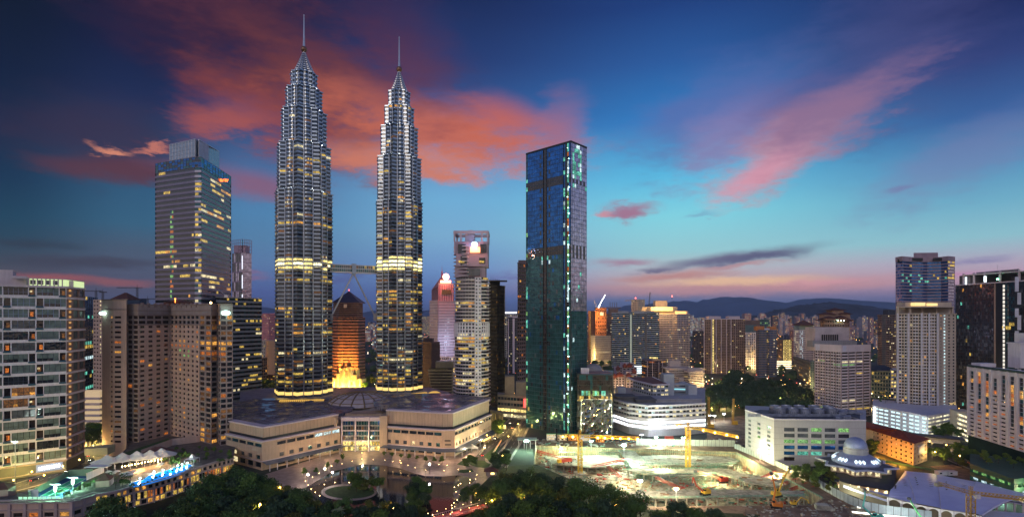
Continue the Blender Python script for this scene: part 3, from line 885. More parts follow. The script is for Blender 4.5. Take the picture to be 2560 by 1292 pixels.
 # golden barrel skylights
 for (p0, p1) in ((P_(700, 487), P_(812, 492)), (P_(976, 512), P_(1066, 540))):
  s = MB(); sk = MB(); dx, dy = p1[0] - p0[0], p1[1] - p0[1]; L = math.hypot(dx, dy); dx /= L; dy /= L
  for k in range(22):
   u0, u1 = L * k / 22, L * (k + .86) / 22
   for j in range(4):
    t0, t1 = math.pi * j / 4, math.pi * (j + 1) / 4
    q = lambda u, tt: (p0[0] + dx * u - dy * 3.6 * math.cos(tt), p0[1] + dy * u + dx * 3.6 * math.cos(tt), 28.2 + 2.4 * math.sin(tt))
    s.quad(q(u1, t0), q(u0, t0), q(u0, t1), q(u1, t1))
   sk.tube(q(L * (k + .93) / 22, 0), q(L * (k + .93) / 22, .8), .25, n=4)
   sk.tube(q(L * (k + .93) / 22, .8), q(L * (k + .93) / 22, 2.3), .25, n=4)
   sk.tube(q(L * (k + .93) / 22, 2.3), q(L * (k + .93) / 22, 3.14), .25, n=4)
  o = s.build('skylight', glow('gold_skylight', (1, .55, .04), .75), t); sk.build('skylight_rib', TIMBER, o)
 s = MB(); s.smooth = True; s.lathe((*P_(1086, 545), 27.6), [(7, 0), (6, 1.5), (3.4, 2.6), (.2, 3)], 16); s.build('skylight', glow('gold_skylight', (1, .55, .04), .75), t)
 # small dark shop signs and the lit shop window on the east side
 s = MB(); s.box((*P_(1119, 401.6), 12.0), (4.6, .3, 1.0)); s.box((*P_(1120, 401.6), 9.0), (4.8, .3, .9)); s.build('shop_sign', BLACK, t)
 q0, q1 = P_(1204, 449), P_(1222, 463)
 s = MB(); q = offset([q0, q1], 1.4, False); s.quad((*q[0], .5), (*q[1], .5), (*q[1], 5), (*q[0], 5)); s.quad((*q[0], 5), (*q[1], 5), (*q1, 5.4), (*q0, 5.4)); s.build('shop_window', glow('gold_shop_window', (1, .62, .12), 4), t)
 return t
mall()
lamp('atrium_light', (*XY(906, 408), 9), 9000, (1, .72, .3), 2)
for px, Y, w in ((760, 378, 3000), (820, 395, 3000), (1000, 400, 3500), (1060, 393, 3500), (1120, 388, 4000), (1165, 405, 9000), (1205, 434, 9000)): lamp('promenade_light', (*XY(px, Y), 7), w, (1, .66, .34), 1.5)

# --- round tower beside the mall, with the stepped crown
def ellipse_tower():
 Y0, cx = 520, X(1180, 520)
 t = thing('round_tower', 'round white banded office tower with stepped square crown and glowing red and white sign', 'skyscraper', (cx, Y0, 0))
 rx, ry = 17.2, 15
 zt = Z(693, 508); nf = 37; z0 = 20; h = (zt - z0) / nf
 def arc(a0, a1, n, k=1.0): return [(cx + rx * k * math.cos(R(a0 + (a1 - a0) * i / n)), Y0 + ry * k * math.sin(R(a0 + (a1 - a0) * i / n))) for i in range(n + 1)]
 w, s = MB(), MB()
 pk = clumpy((3, 4, 3, 2), .2, 0, .35, 3)
 main = arc(178, 283, 10); side = arc(306, 362, 6); rear = arc(2, 178, 12)
 for f_ in range(nf):
  za = z0 + f_ * h; m = MB()
  cream = 20 <= f_ <= 23
  for ln in (main, side):
   il = offset(ln, -.7, False)
   for k in range(len(ln) - 1):
    a, b = il[k], il[k + 1]
    g = pk(f_, k) if not cream else (rnd.choice((0, 4, 4)) if f_ == 20 else 0)
    e = .14 if not cream else .3
    a_, b_ = [tuple(a[q] + (b[q] - a[q]) * tt for q in (0, 1)) for tt in (e / 3, 1 - e / 3)]
    m.quad((*a_, za + h * .34), (*b_, za + h * .34), (*b_, za + h * .98), (*a_, za + h * .98), g)
   strip(w, ln, za, za + h * .36, -.05, .8)
   strip(s, ln, za + h * .3, za + h * .42, 1.5 if not cream else .15, 1.6)
   if cream:
    for k in range(len(ln)): w.box((*ln[k], za), (1.2, 1.2, h))
  m.build('window_band', PANES, t)
 w.prism(offset(main + side + rear, -1.1), z0 - 20, zt)
 # flat stone strip with small windows between the two rounded sides
 a, b = main[-1], side[0]
 wins = {}
 facade(w, wins, (a[0], a[1] - .8), (b[0], b[1] - .8), z0, zt, 2, nf, .3, .2, .34, .26, .4, pick(3, 4, p=.12, default=0), key='cell')
 w.build('wall', WHITE, t); s.build('sunshade', WHITEP, t)
 win_objects(t, wins, 'window', 60)
 # crown: square blocks stepping up, open frame at the top
 c1, c2, fr, dk = MB(), MB(), MB(), MB()
 def zz(py): return Z(py, 508)
 w_ = 34.5
 c1.box((cx - 1, Y0 + 1, zt), (30, 24, zz(666) - zt)); c1.box((cx + 1, Y0 - 2, zz(666)), (31, 24, zz(636) - zz(666)))
 c1.box((cx, Y0, zz(636)), (33, 26, zz(604) - zz(636)))
 CROWN = mat('mauve_crown_stone', (.36, .27, .33), .6, var=.12, streak=.4)
 o1 = c1.build('crown_block', CROWN, t)
 for (x0, x1, ya, yb, mm) in ((-10, -4, 640, 664, 0), (8, 14, 645, 660, 0), (-12.5, -5, 611, 634, 0), (9, 15, 611, 632, 0), (-4, 9, 672, 690, 15)):
  dk.quad((cx + x0, Y0 - 14.25, zz(yb)), (cx + x1, Y0 - 14.25, zz(yb)), (cx + x1, Y0 - 14.25, zz(ya)), (cx + x0, Y0 - 14.25, zz(ya)), mm)
 for x0, x1 in ((-12, -6), (8, 13)): dk.quad((cx + x0, Y0 - 14.3, zz(657)), (cx + x1, Y0 - 14.3, zz(657)), (cx + x1, Y0 - 14.3, zz(652)), (cx + x0, Y0 - 14.3, zz(652)), 3)
 dk.build('crown_window', PANES, o1)
 for x in (-16.2, -10, 10.5, 16.2): fr.box((cx + x, Y0 - 11.8, zz(604)), (1.6, 1.6, zz(584) - zz(604)))
 for y in (-11.8, 11.8): fr.box((cx, Y0 + y, zz(584)), (34, 2.4, zz(577) - zz(584)))
 for x in (-16.2, 16.2):
  fr.box((cx + x, Y0, zz(584)), (2.4, 21, zz(577.5) - zz(584))); fr.box((cx + x, Y0 + 11.8, zz(604)), (1.6, 1.6, zz(584) - zz(604)))
 for x in range(-13, -7, 2): fr.tube((cx + x, Y0 - 11.8, zz(600)), (cx + x + 2, Y0 - 11.8, zz(586)), .2, n=4)
 fr.box((cx - 1.5, Y0 - 4, zz(604)), (9, 12, zz(577) - zz(604))); fr.box((cx - 1, Y0 - 4, zz(577)), (4, 5, 1.6))
 fr.build('crown_frame', mat('mauve_crown_frame', (.46, .38, .44), .6), t)
 for k in range(12):
  m = MB(); strip(m, arc(178, 262, 8, 1.0), zt + 1 + k * 3.6, zt + 1.7 + k * 3.6, 1.2, 3.0)
  if k < 9: m.build('balcony', WHITEP, t)
 m = MB(); m.ball((cx + 3.6, Y0 - 15.4, zz(612)), 3.1, 14, sz=.9); m.build('sign_disc', glow('blue_white_sign', (.42, .66, 1), 3.2), t)
 m = MB(); m.box((cx + 4.2, Y0 - 15.2, zz(632)), (9.5, 1.2, 5.2)); m.build('sign_panel', glow('orange_sign', (1, .36, .10), 3.2), t)
 lamp('sign_light', (cx + 4, Y0 - 21, zz(622)), 5000, (1, .35, .22), 2, parent=t)
 lamp('sign_light', (cx + 1, Y0 - 21, zz(607)), 2200, (.35, .45, 1), 2, parent=t)
ellipse_tower()

# --- blue glass tower under fit-out, right of centre
def glass_tower():
 A, B_, C_ = XY(1315, 512), XY(1427, 475), XY(1467, 493)
 D = (C_[0] - 26, C_[1] + 62); E = (A[0] + 8, A[1] + 42)
 t = thing('blue_glass_tower', 'tall dark blue glass tower with two strips of green lit rooms, unfinished', 'skyscraper', (*B_, 0))
 zt = 267.5; nf = 66; h = zt / nf
 w, wins = MB(), {}
 zb1, zb2 = Z(632, 475), Z(455, 475)
 def pl(r, c):
  z = r * h
  if c in (0,): return rnd.choice((5, 10, 9, 9, 0)) if rnd.random() < .75 else 9
  if c == 21: return (11 if rnd.random() < .3 else 5) if rnd.random() < .3 else 8
  if c in (22,): return 0
  if c in (23, ): return rnd.choice((5, 5, 11, 10)) if rnd.random() < (.72) else rnd.choice((7, 13, 0))
  if c in (10, 11): return 13 if z > 30 else 0
  if abs(z - zb1) < h or abs(z - zb2) < h: return 13
  if c in (8, 13) and r % 2 == 0: return 0
  if 17 < r < 30 and rnd.random() < .01: return rnd.choice((3, 2, 5))
  if 39 <= r <= 42 and c in (9, 12, 13): return rnd.choice((5, 11, 8))
  if z < 22 and rnd.random() < .03: return rnd.choice((3, 10))
  return (8 if rnd.random() < .06 else 16) if z > zb1 else (rnd.choice((15, 16, 0)) if rnd.random() < .07 else 9)  # navy above, teal below: sky and city reflections put into pane colour
 facade(w, wins, A, B_, 0, zt, 25, nf, .02, .02, .05, .03, .12, pl, key='row')
 def pr(r, c):
  z = r * h
  if abs(z - zb1) < h * 1.4 or abs(z - zb2) < h * .9: return 13 if c % 2 else 12
  if z > 225 and 1 <= c <= 5 and rnd.random() < .62: return rnd.choice((5, 11, 5))
  if rnd.random() < .035: return rnd.choice((5, 11))
  return 12 if z > 110 else (9 if rnd.random() < .9 else 15)
 facade(w, wins, B_, C_, 0, zt, 9, nf, .02, .02, .05, .03, .12, pr, key='row')
 w.prism([A, B_, C_, D, E], zt - .2, zt + .3)
 for a, b in ((C_, D), (D, E), (E, A)): w.quad((*a, 0), (*b, 0), (*b, zt), (*a, zt))
 w.build('wall', mat('blue_frame', (.05, .09, .14), .35, .5, var=.15), t)
 win_objects(t, wins, 'window_band')
 m = MB(); m.box((B_[0], B_[1] - .1, 0), (.7, .7, zt + 1)); strip(m, [A, B_, C_], zt, zt + 1.6, .3, .8); m.build('corner_fin', BLACK, t)
 # fins that frame the lit strips
 for u in (.4, .48, .84, .92):
  q = (A[0] + (B_[0] - A[0]) * u, A[1] + (B_[1] - A[1]) * u); m = MB(); m.box((q[0], q[1] - .2, 0), (.35, .7, zt), R(-40)); m.build('fin', BLACK, t)
 # work lamps hung in the open strip
 for k in range(30):
  z = 12 + k * 8.6 + rnd.uniform(-2, 2); u = .935 + rnd.uniform(-.008, .02)
  q = (A[0] + (B_[0] - A[0]) * u, A[1] + (B_[1] - A[1]) * u - .75)
  m = MB(); m.ball((*q, z), rnd.uniform(.28, .6), 6); m.build('work_lamp', glow('green_work_lamp', (.55, 1, .82), 9), t)
 # podium block
 p = thing('glass_podium', 'dark glass cube with a faceted mirror wall at the blue tower foot', 'podium building', (*XY(1490, 470), 0))
 a, b, c_ = XY(1443, 468), XY(1531, 464), XY(1534, 505)
 z1 = Z(937, 466); w, wins = MB(), {}
 def pp(r, c):
  if r == 8: return rnd.choice((10, 5, 5)) if 2 <= c <= 12 and c not in (6, 10) else 0
  if r == 7: return 3 if rnd.random() < .4 else 0
  if r >= 9: return 9 if rnd.random() < .15 else 13
  return rnd.choice((0, 0, 15))
 facade(w, wins, a, b, 0, z1, 16, 12, .02, .02, .05, .03, .15, pp, key='row')
 w.quad((*b, 0), (*c_, 0), (*c_, z1), (*b, z1)); w.prism([a, b, c_, ray(a, 40)], z1 - .3, z1 + .4)
 w.build('wall', mat('black_frame', (.03, .035, .03), .4, .3), p); win_objects(p, wins, 'window_band')
 mm = MB(); rr = random.Random(5)
 za, zc = 3.0, Z(997, 465); x0, x1 = X(1452, 465), X(1529, 464); nx, nz = 15, 14
 g = [[(x0 + (x1 - x0) * (i + (rr.uniform(-.35, .35) if 0 < i < nx else 0)) / nx, 465.0 - 1.0 - rr.uniform(0, .9), za + (zc - za) * (j + (rr.uniform(-.35, .35) if 0 < j < nz else 0)) / nz) for i in range(nx + 1)] for j in range(nz + 1)]
 for j in range(nz):
  for i in range(nx):
   mm.add([g[j][i], g[j][i + 1], g[j + 1][i + 1]], ((0, 1, 2),)); mm.add([g[j][i], g[j + 1][i + 1], g[j + 1][i]], ((0, 1, 2),))
 mm.build('mirror_wall', mat('mirror_glass', (.30, .31, .28), .06, .95, var=.3), p)
 mm = MB()
 for u in (0, 1): mm.box((x0 + (x1 - x0) * u, 463.4, za), (.4, .5, zc - za))
 for v in (za, zc): mm.box(((x0 + x1) / 2, 463.4, v - .2), (x1 - x0, .5, .4))
 mm.build('mirror_frame', STEEL, p)
 mm = MB(); mm.box((*XY(1495, 484), z1 + .4), (22, 20, .5)); mm.build('roof_deck', mat('pink_deck', (.35, .2, .18), .8, var=.3, scale=.3), p)
 mm = MB(); mm.lathe((*XY(1483, 500), z1), [(9, 0), (8.4, 3), (6.5, 5.5), (3, 6.8), (.2, 7.1)], 16); mm.build('roof_dome', GREY, p)
 mm = MB(); mm.box((*XY(1462, 476), z1 + .4), (7, 5, 5)); mm.build('stair_house', WHITE, p)
 return t
glass_tower()

# --- apartment block at the left edge
def residence():
 A0, A, B_, C_ = XY(-190, 322), XY(0, 339), XY(166, 363), XY(212, 387)
 t = thing('apartment_block', 'white banded apartment block with blue grey glass bays and lime lit roof parapet', 'apartment building', (*A, 0))
 zt, z0, nf = 128.5, 8.6, 16; h = (zt - z0) / nf
 w, wins, bal, ph = MB(), {}, MB(), MB()
 a = XY(-190, 322); Lx = [a, B_]
 L = math.dist(a, B_); dx, dy = (B_[0] - a[0]) / L, (B_[1] - a[1]) / L; nx, ny = dy, -dx
 def p(u, z, d=0): return (a[0] + dx * u - nx * d, a[1] + dy * u - ny * d, z)
 def upx(px):                               # where a pixel column meets the front wall
  k = (px - CX) / F; return (k * a[1] - a[0]) / (dx - k * dy)
 odd = [(-150, -90, 1), (-88, -72, 0), (-70, 5, 1), (8, 70, 1), (72, 88, 0), (92, 147, 1), (149, 164, 0)]
 evn = [(-150, -75, 1), (-72, 6, 1), (9, 26, 0), (29, 88, 1), (91, 108, 0), (110, 165, 1)]
 for f_ in range(nf):
  zb = z0 + f_ * h; wb, wt = zb + h * .20, zb + h * .93
  w.quad(p(0, zb), p(L, zb), p(L, wb), p(0, wb)); w.quad(p(0, wt), p(L, wt), p(L, zb + h), p(0, zb + h));
  w.quad(p(0, wb), p(L, wb), p(L, wb, 3), p(0, wb, 3)); w.quad(p(0, wt, 3), p(L, wt, 3), p(L, wt), p(0, wt))
  prev = 0
  for i, (q0, q1, kind) in enumerate(odd if f_ % 2 else evn):
   u0, u1 = upx(q0), upx(q1)
   if u1 < 1: continue
   u0 = max(u0, .2)
   w.quad(p(prev, wb), p(u0, wb), p(u0, wt), p(prev, wt)); prev = u1
   key = (f_, i); wins[key] = []
   if kind:
    k = 6
    v = rnd.random()
    if v < .22: k = 15
    if v < .08: k = 0
    if f_ in (5, 6) and q0 > 0 and q0 < 100 and rnd.random() < .7: k = 1
    if f_ == 4 and q0 == 9 - 1: k = 10
    n = max(2, round((u1 - u0) / 2.6))
    for j in range(n):
     b0, b1 = u0 + (u1 - u0) * (j + .04) / n, u0 + (u1 - u0) * (j + .96) / n
     split = wb + (wt - wb) * .38
     wins[key].append((p(b0, split + .08, .3), p(b1, split + .08, .3), p(b1, wt, .3), p(b0, wt, .3), k))
     wins[key].append((p(b0, wb, .3), p(b1, wb, .3), p(b1, split - .05, .3), p(b0, split - .05, .3), (0 if v < .5 and j % 4 != 3 else k) if k == 6 else (2 if k == 1 and rnd.random() < .4 else k)))
   else:
    k = rnd.choice((0, 13, 13, 1, 2, 7) if q0 < 120 else (0, 13, 0, 1))
    wins[key].append((p(u0, wb, 2.4), p(u1, wb, 2.4), p(u1, wt, 2.4), p(u0, wt, 2.4), 13))
    um = u0 + (u1 - u0) * rnd.uniform(.1, .45)
    wins[key].append((p(um, wb + .6, 2.35), p(um + (u1 - u0) * .5, wb + .6, 2.35), p(um + (u1 - u0) * .5, wb + h * .5, 2.35), p(um, wb + h * .5, 2.35), k))
    for s in (u0, u1): w.quad(p(s, wb), p(s, wb, 2.4), p(s, wt, 2.4), p(s, wt))
    bal.add([p(u0 - .2, wb - 1.0, -.6), p(u1 + .2, wb - 1.0, -.6), p(u1 + .2, wb + .2, -.6), p(u0 - .2, wb + .2, -.6), p(u0 - .2, wb - 1.0, .1), p(u1 + .2, wb - 1.0, .1), p(u1 + .2, wb + .2, .1), p(u0 - .2, wb + .2, .1)],
      ((0, 1, 2, 3), (4, 0, 3, 7), (1, 5, 6, 2), (3, 2, 6, 7), (0, 4, 5, 1)))
    if k in (1, 2) and q0 in (91, 72) : wins[key].append((p(u0 + .2, wt - 3.4, 2.3), p(u0 + 1.5, wt - 3.4, 2.3), p(u0 + 1.5, wt - 2.2, 2.3), p(u0 + .2, wt - 2.2, 2.3), 4))
  w.quad(p(prev, wb), p(L, wb), p(L, wt), p(prev, wt))
 # brown return side with stair lights
 sw = MB(); side = {}
 facade(sw, side, B_, C_, z0, zt, 3, nf, .10, .10, .20, .12, .6, lambda r, c: (13 if c == 0 else rnd.choice((15, 6, 15))), key='cell', skip=lambda r, c: c == 0)
 wl = w.build('wall', WHITE, t)
 sw.quad((*C_, 0), (C_[0] - 20, C_[1] + 20, 0), (C_[0] - 20, C_[1] + 20, zt), (*C_, zt))
 sw.build('side_wall', mat('brown_render', (.27, .17, .14), .8, var=.15, streak=.5), t)
 st = MB(); strip_l = [B_, C_]
 for f_ in range(nf + 1): strip(st, strip_l, z0 + f_ * h - .6, z0 + f_ * h + .7, .5, 2)
 st.build('floor_slab', WHITEP, t)
 for f_ in range(nf):
  for s in (.25, .72):
   q = (B_[0] + (C_[0] - B_[0]) * .17, B_[1] + (C_[1] - B_[1]) * .17); m = MB()
   zz = z0 + (f_ + s) * h
   m.box((q[0] + .5, q[1] - .7, zz - .8), (1.8, .5, 1.5), R(30)); m.build('stair_light', glow('stair_amber', (1, .45, .05), .5), t)
 win_objects(t, wins, 'window'); win_objects(t, side, 'side_window', 48)
 bal.build('balcony_panel', mat('petrol_panel', (.02, .08, .14), .3), t)
 pod = MB(); pod.prism([a, B_, C_, (C_[0] - 20, C_[1] + 20), (a[0], a[1] + 40)], 0, z0); pod.prism([a, B_, C_, (C_[0] - 20, C_[1] + 20), (a[0], a[1] + 40)], zt, zt + .4); pod.build('podium', mat('olive_podium', (.22, .2, .13), .7), t)
 m = MB(); strip(m, [a, B_], 1.2, 1.8, .6, 1.2); strip(m, [a, B_], z0 - 1, z0 - .2, .5, 1.2); m.build('podium_trim', CREAM, t)
 # glowing sign board: blurred white lettering on blue
 u0, u1 = upx(90), upx(157); m = MB()
 m.add([p(u0, 2.2, -.5), p(u1, 2.2, -.5), p(u1, 7.4, -.5), p(u0, 7.4, -.5)], ((0, 1, 2, 3),)); sg = m.build('sign_board', glow('blue_sign', (.16, .30, .62), .55), t)
 m = MB(); n = 9
 for k in range(n):
  c0 = u0 + (u1 - u0) * (.10 + .82 * k / n); r = (u1 - u0) * .036; zz = 3.2 + .7 * k / n
  q = p(c0 + r, zz + 1.5, -.9); m.ball(q, r * 1.15, 10, sz=1.0 if k % 3 else .8); m.box((q[0], q[1], q[2] - 1.2), (r * 1.5, .4, 2.3), math.atan2(dy, dx))
 m.build('sign_letters', glow('sign_white', (.85, .95, 1), 3), sg)
 # roof: lit glass parapet, penthouse blocks
 r = MB(); q = [p(upx(-150), zt), p(upx(60), zt)]
 lit = MB(); un = upx(72); LL = [p(un, 0)[:2], B_, C_]
 strip(lit, LL, zt + .4, zt + 5.2, -.4, .5);
 o = lit.build('roof_parapet', glow('lime_parapet', (.80, 1, .45), .8), t)
 cap = MB(); strip(cap, [a, B_, C_], zt - .6, zt + .7, .8, 2); strip(cap, [p(upx(30), 0)[:2], B_, C_], zt + 5.2, zt + 5.7, .6, 3.5)
 for k in range(9):
  q = p(un + (L - un) * k / 9, 0, .1); cap.box((q[0], q[1], zt), (.5, .5, 5.3))
 cap.build('roof_trim', WHITEP, t)
 dk = MB()
 for k in range(4):
  b0 = un + (L - un) * (k * .2 + .03); dk.quad(p(b0, zt + 1.4, .35), p(b0 + (L - un) * .15, zt + 1.4, .35), p(b0 + (L - un) * .15, zt + 4.4, .35), p(b0, zt + 4.4, .35), 15)
 dk.build('parapet_window', PANES, o)
 pb = MB(); zq = lambda py: Z(py, 348)
 for x0, x1, yt, d in ((-190, 30, 676, 16), (30, 64, 690, 14), (161, 182, 698, 12)):
  u = (upx(x0) + upx(x1)) / 2; q = p(u, 0, 4 + d / 2); pb.box((q[0], q[1], zt + .4), (upx(x1) - upx(x0), d, zq(yt) - zt), math.atan2(dy, dx))
 pb.build('penthouse', WHITEP, t)
residence()

# --- dark block and slim block between the apartments and the hotel
def gap_blocks():
 t = thing('office_block', 'dark glass block with lit cyan strips in the gap right of the apartment block', 'office building', (*XY(225, 540), 0))
 w, wins = MB(), {}
 a, b = XY(208, 520), XY(245, 560)
 st = {5: 5, 12: 5, 13: 3, 16: 11, 20: 5, 24: 5, 26: 5, 31: 5}
 facade(w, wins, a, b, 0, Z(742, 540), 7, 34, .04, .04, .1, .05, .3, lambda r, c: st.get(33 - r, 0) if 33 - r in st and rnd.random() < .8 else rnd.choice((0, 0, 0, 15, 3 if rnd.random() < .12 else 0)), key='row')
 w.prism([ray(a, 1.5), ray(b, 1.5), ray(b, 30), ray(a, 40)], 0, Z(742, 540) - .1); w.build('wall', BLACK, t); win_objects(t, wins, 'window_band')
 t = thing('office_block', 'slim pinkish block with a column of lit windows beside the hotel corner tower', 'office building', (*XY(247, 480), 0))
 w, wins = MB(), {}
 a, b = XY(233, 492), XY(262, 480); zt = Z(748, 485)
 facade(w, wins, a, b, 0, zt, 4, 34, .2, .25, .3, .3, .4, lambda r, c: (4 if c == 2 and r > 19 and rnd.random() < .8 else rnd.choice((0, 13))), key='row')
 w.prism([ray(a, 1.5), ray(b, 1.5), ray(b, 30), ray(a, 30)], 0, zt - .1); w.build('wall', HOTEL, t); win_objects(t, wins, 'window_band')
 t = thing('car_park', 'low white parking decks with lit levels under the dark gap block', 'car park', (*XY(232, 470), 0))
 for k in range(6):
  m = MB(); m.box((*XY(232, 466), 10 + k * 5), (22, 12, 1.8)); m.build('deck', WHITEP, t)
 m = MB(); m.box((*XY(232, 467), 0), (21, 10, 42)); m.build('lit_core', glow('parking_warm', (1, .7, .36), .5), t)
gap_blocks()

# --- hotel of two wings
def hotel():
 t = thing('hotel', 'tall pinkish stone hotel of two angled wings with small square windows, many glowing orange', 'hotel', (*XY(425, 420), 0))
 zt = 116.0; z0 = 10.0; nf = 26; h = 3.82
 w, wd, wins, tr = MB(), MB(), {}, MB()
 T0, T1_, T2_, T3 = XY(255, 408), XY(284, 400), XY(316, 400), XY(318, 408)
 L0, L1, IN = XY(318, 408), XY(346, 404), XY(425, 432)
 R1, R2, R3, R4, R5 = XY(498, 402), XY(528, 392), XY(545, 398), XY(551, 388), XY(582, 393)
 def pkl(r, c):
  v = rnd.random()
  return 13 if v > .16 else rnd.choice((0, 0, 1, 7)) if v > .05 else rnd.choice((2, 7))
 def pkr(r, c):
  if r in (21, 20, 19) and rnd.random() < .8: return 2 if r != 19 else 7
  v = rnd.random()
  return rnd.choice((2, 7, 2)) if v < .13 else rnd.choice((13, 0, 0, 1))
 def pkm(r, c):
  if r in (19,) and rnd.random() < .9: return 7
  if r in (20,) and 2 <= c <= 3: return 2
  if r in (18, 17) and 2 <= c <= 4: return 10 if rnd.random() < .6 else 0
  v = rnd.random()
  return rnd.choice((2, 7)) if v < .05 else rnd.choice((13, 0, 0))
 ztop = z0 + nf * h
 facade(w, wins, T0, T1_, z0, ztop, 2, nf, .5, .2, .38, .22, .5, pkl, key='cell', tag_='a', skip=lambda r, c: c == 0)
 facade(w, wins, T1_, T2_, z0, ztop, 1, nf, .06, .42, .36, .22, .5, pkl, key='cell', tag_='b')
 facade(w, wins, T2_, T3, z0, ztop, 1, nf, .3, .3, .38, .22, .4, None, key='cell', tag_='x', skip=lambda r, c: True)
 facade(wd, wins, L0, L1, z0, ztop, 2, nf, .10, .12, .22, .14, .6, pkl, key='cell', tag_='c')
 facade(w, wins, L1, IN, z0, ztop - 2 * h, 4, nf - 2, .22, .24, .36, .18, .5, pkl, key='cell', tag_='d')
 facade(wd, wins, L1, IN, ztop - 2 * h, ztop, 4, 2, .05, .12, .25, .14, .6, pkl, key='cell', tag_='e')
 facade(w, wins, IN, R1, z0, ztop - 2 * h, 7, nf - 2, .25, .27, .34, .18, .5, pkm, key='cell', tag_='f')
 facade(wd, wins, IN, R1, ztop - 2 * h, ztop, 7, 2, .14, .14, .25, .14, .6, pkm, key='cell', tag_='g')
 for i, (a, b, n) in enumerate(((R1, R2, 2), (R2, R3, 1), (R3, R4, 1), (R4, R5, 2))):
  facade(wd if i else wd, wins, a, b, z0 - 6, ztop, n, nf + 1, .10, .12, .2, .14, .6, pkr, key='cell', tag_='h%d' % i)
 # ground storeys and blind attic
 attic = MB()
 line = [L0, L1, IN, R1, R2, R3, R4, R5]
 for a, b in zip(line, line[1:]):
  attic.quad((*a, ztop), (*b, ztop), (*b, zt + 1.5), (*a, zt + 1.5))
  if a != R4 or 1: w.quad((*a, 0), (*b, 0), (*b, z0), (*a, z0))
 for a, b in ((T0, T1_), (T1_, T2_), (T2_, T3)):
  w.quad((*a, ztop), (*b, ztop), (*b, zt + 5), (*a, zt + 5)); w.quad((*a, 0), (*b, 0), (*b, z0), (*a, z0))
 bk = (IN[0] + 4, IN[1] + 40)
 for q in (((*R5, 0), (*ray(R5, 22, -.5), 0), (*ray(R5, 22, -.5), zt), (*R5, zt)), ((T0[0] - 3, T0[1] + 22, 0), (*T0, 0), (*T0, zt + 5), (T0[0] - 3, T0[1] + 22, zt + 5))): w.quad(*q)
 w.prism([ray(R5, 22, -1), ray(IN, 28), (T0[0] - 3, T0[1] + 22), (T0[0] - 2, T0[1] + 6), (L0[0], L0[1] + 4), (IN[0], IN[1] + 3), ray(R5, 4, -1)], 0, zt - 1)
 w.build('wall', HOTEL, t); wd.build('bay_wall', HOTELD, t); attic.build('attic', HOTELD, t)
 for zz in (z0 - .3, ztop - .2, ztop - 2 * h - .2, zt - 3.5): strip(tr, line, zz, zz + .6, .5, 1)
 strip(tr, line, zt + 1.3, zt + 2.0, .7, 1.5); strip(tr, [T0, T1_, T2_, T3], ztop + 4, ztop + 4.6, .4, 1); strip(tr, [T0, T1_, T2_, T3], zt + 5, zt + 5.7, .6, 2)
 for a, b, n in ((L1, IN, 5), (IN, R1, 6)):
  for k in range(n):
   q = [a[s] + (b[s] - a[s]) * (k + .5) / n for s in (0, 1)]; tr.box((q[0], q[1] + .4, zt - .5), (1.4, 1.6, 3.4), math.atan2(b[1] - a[1], b[0] - a[0]))
 tr.build('cornice', mat('brown_stone_trim', (.27, .20, .18), .8), t)
 at = {}
 for a, b, n, g in ((L1, IN, 4, 'p'), (IN, R1, 6, 'q'), (R1, R2, 1, 'r')):
  L = math.dist(a, b); am = MB()
  for k in range(n):
   q = [tuple(a[s] + (b[s] - a[s]) * (k + e) / n + (-.15 if s else 0) for s in (0, 1)) for e in (.25, .75)]
   am.quad((*q[0], ztop + 2), (*q[1], ztop + 2), (*q[1], zt - 4.2), (*q[0], zt - 4.2))
  am.build('attic_panel', GREY, t)
 win_objects(t, wins, 'window', 100)
 # pyramid roofs and crest lamps
 for c, wd_, zb, hh in ((((T0[0] + T2_[0]) / 2 + 1, T0[1] + 7), 15, zt + 5.7, 3.6), (XY(447, 440), 15, zt + 2.5, 2.2)):
  m = MB()
  if zb < zt + 4: m.box((*c, zb - 2.5), (18, 12, 4.6))
  m.loft([[(c[0] + sx * wd_ / 2, c[1] + sy * wd_ / 2, zb + (2.1 if zb < zt + 4 else 0)) for sx, sy in ((-1, -1), (1, -1), (1, 1), (-1, 1))], [(c[0] + sx * .6, c[1] + sy * .6, zb + hh + 2) for sx, sy in ((-1, -1), (1, -1), (1, 1), (-1, 1))]])
  m.build('pyramid_roof', ROOFB, t)
 for q, s in (((T0[0] + 3.2, T0[1] - 3.4, Z(783, 402)), 2.3), ((R4[0] + 4.2, R4[1] - .4, Z(782, 388)), 3.0)):
  m = MB(); m.smooth = True; m.ball(q, s, 14, sz=.62); m.build('oval_sign', glow('mint_sign', (.55, 1, .88), 6), t)
 m = MB(); m.ball((*XY(527, 391), zt + 2.6), .8, 8); m.build('roof_lamp', G_WARM, t)
 m = MB(); m.ball((*XY(438, 433), zt + 7), .6, 8); m.box((*XY(438, 433), zt + 4), (.3, .3, 3)); m.build('roof_beacon', glow('orange_beacon', (1, .25, .03), 8), t)
 # warm lobby openings at the foot of the right wing
 g = {}; gm = MB()
 for i, (a, b, n) in enumerate(((IN, R1, 6), (R1, R2, 2), (R4, R5, 2))):
  oa, ob = offset([a, b], .4, False); facade(gm, g, oa, ob, .0, 5.2, n, 1, .16, .16, .1, .15, .5, lambda r, c: rnd.choice((3, 2, 14)), key='cell', tag_=i)
 gm.build('lobby_wall', HOTEL, t); win_objects(t, g, 'lobby_window')
hotel()

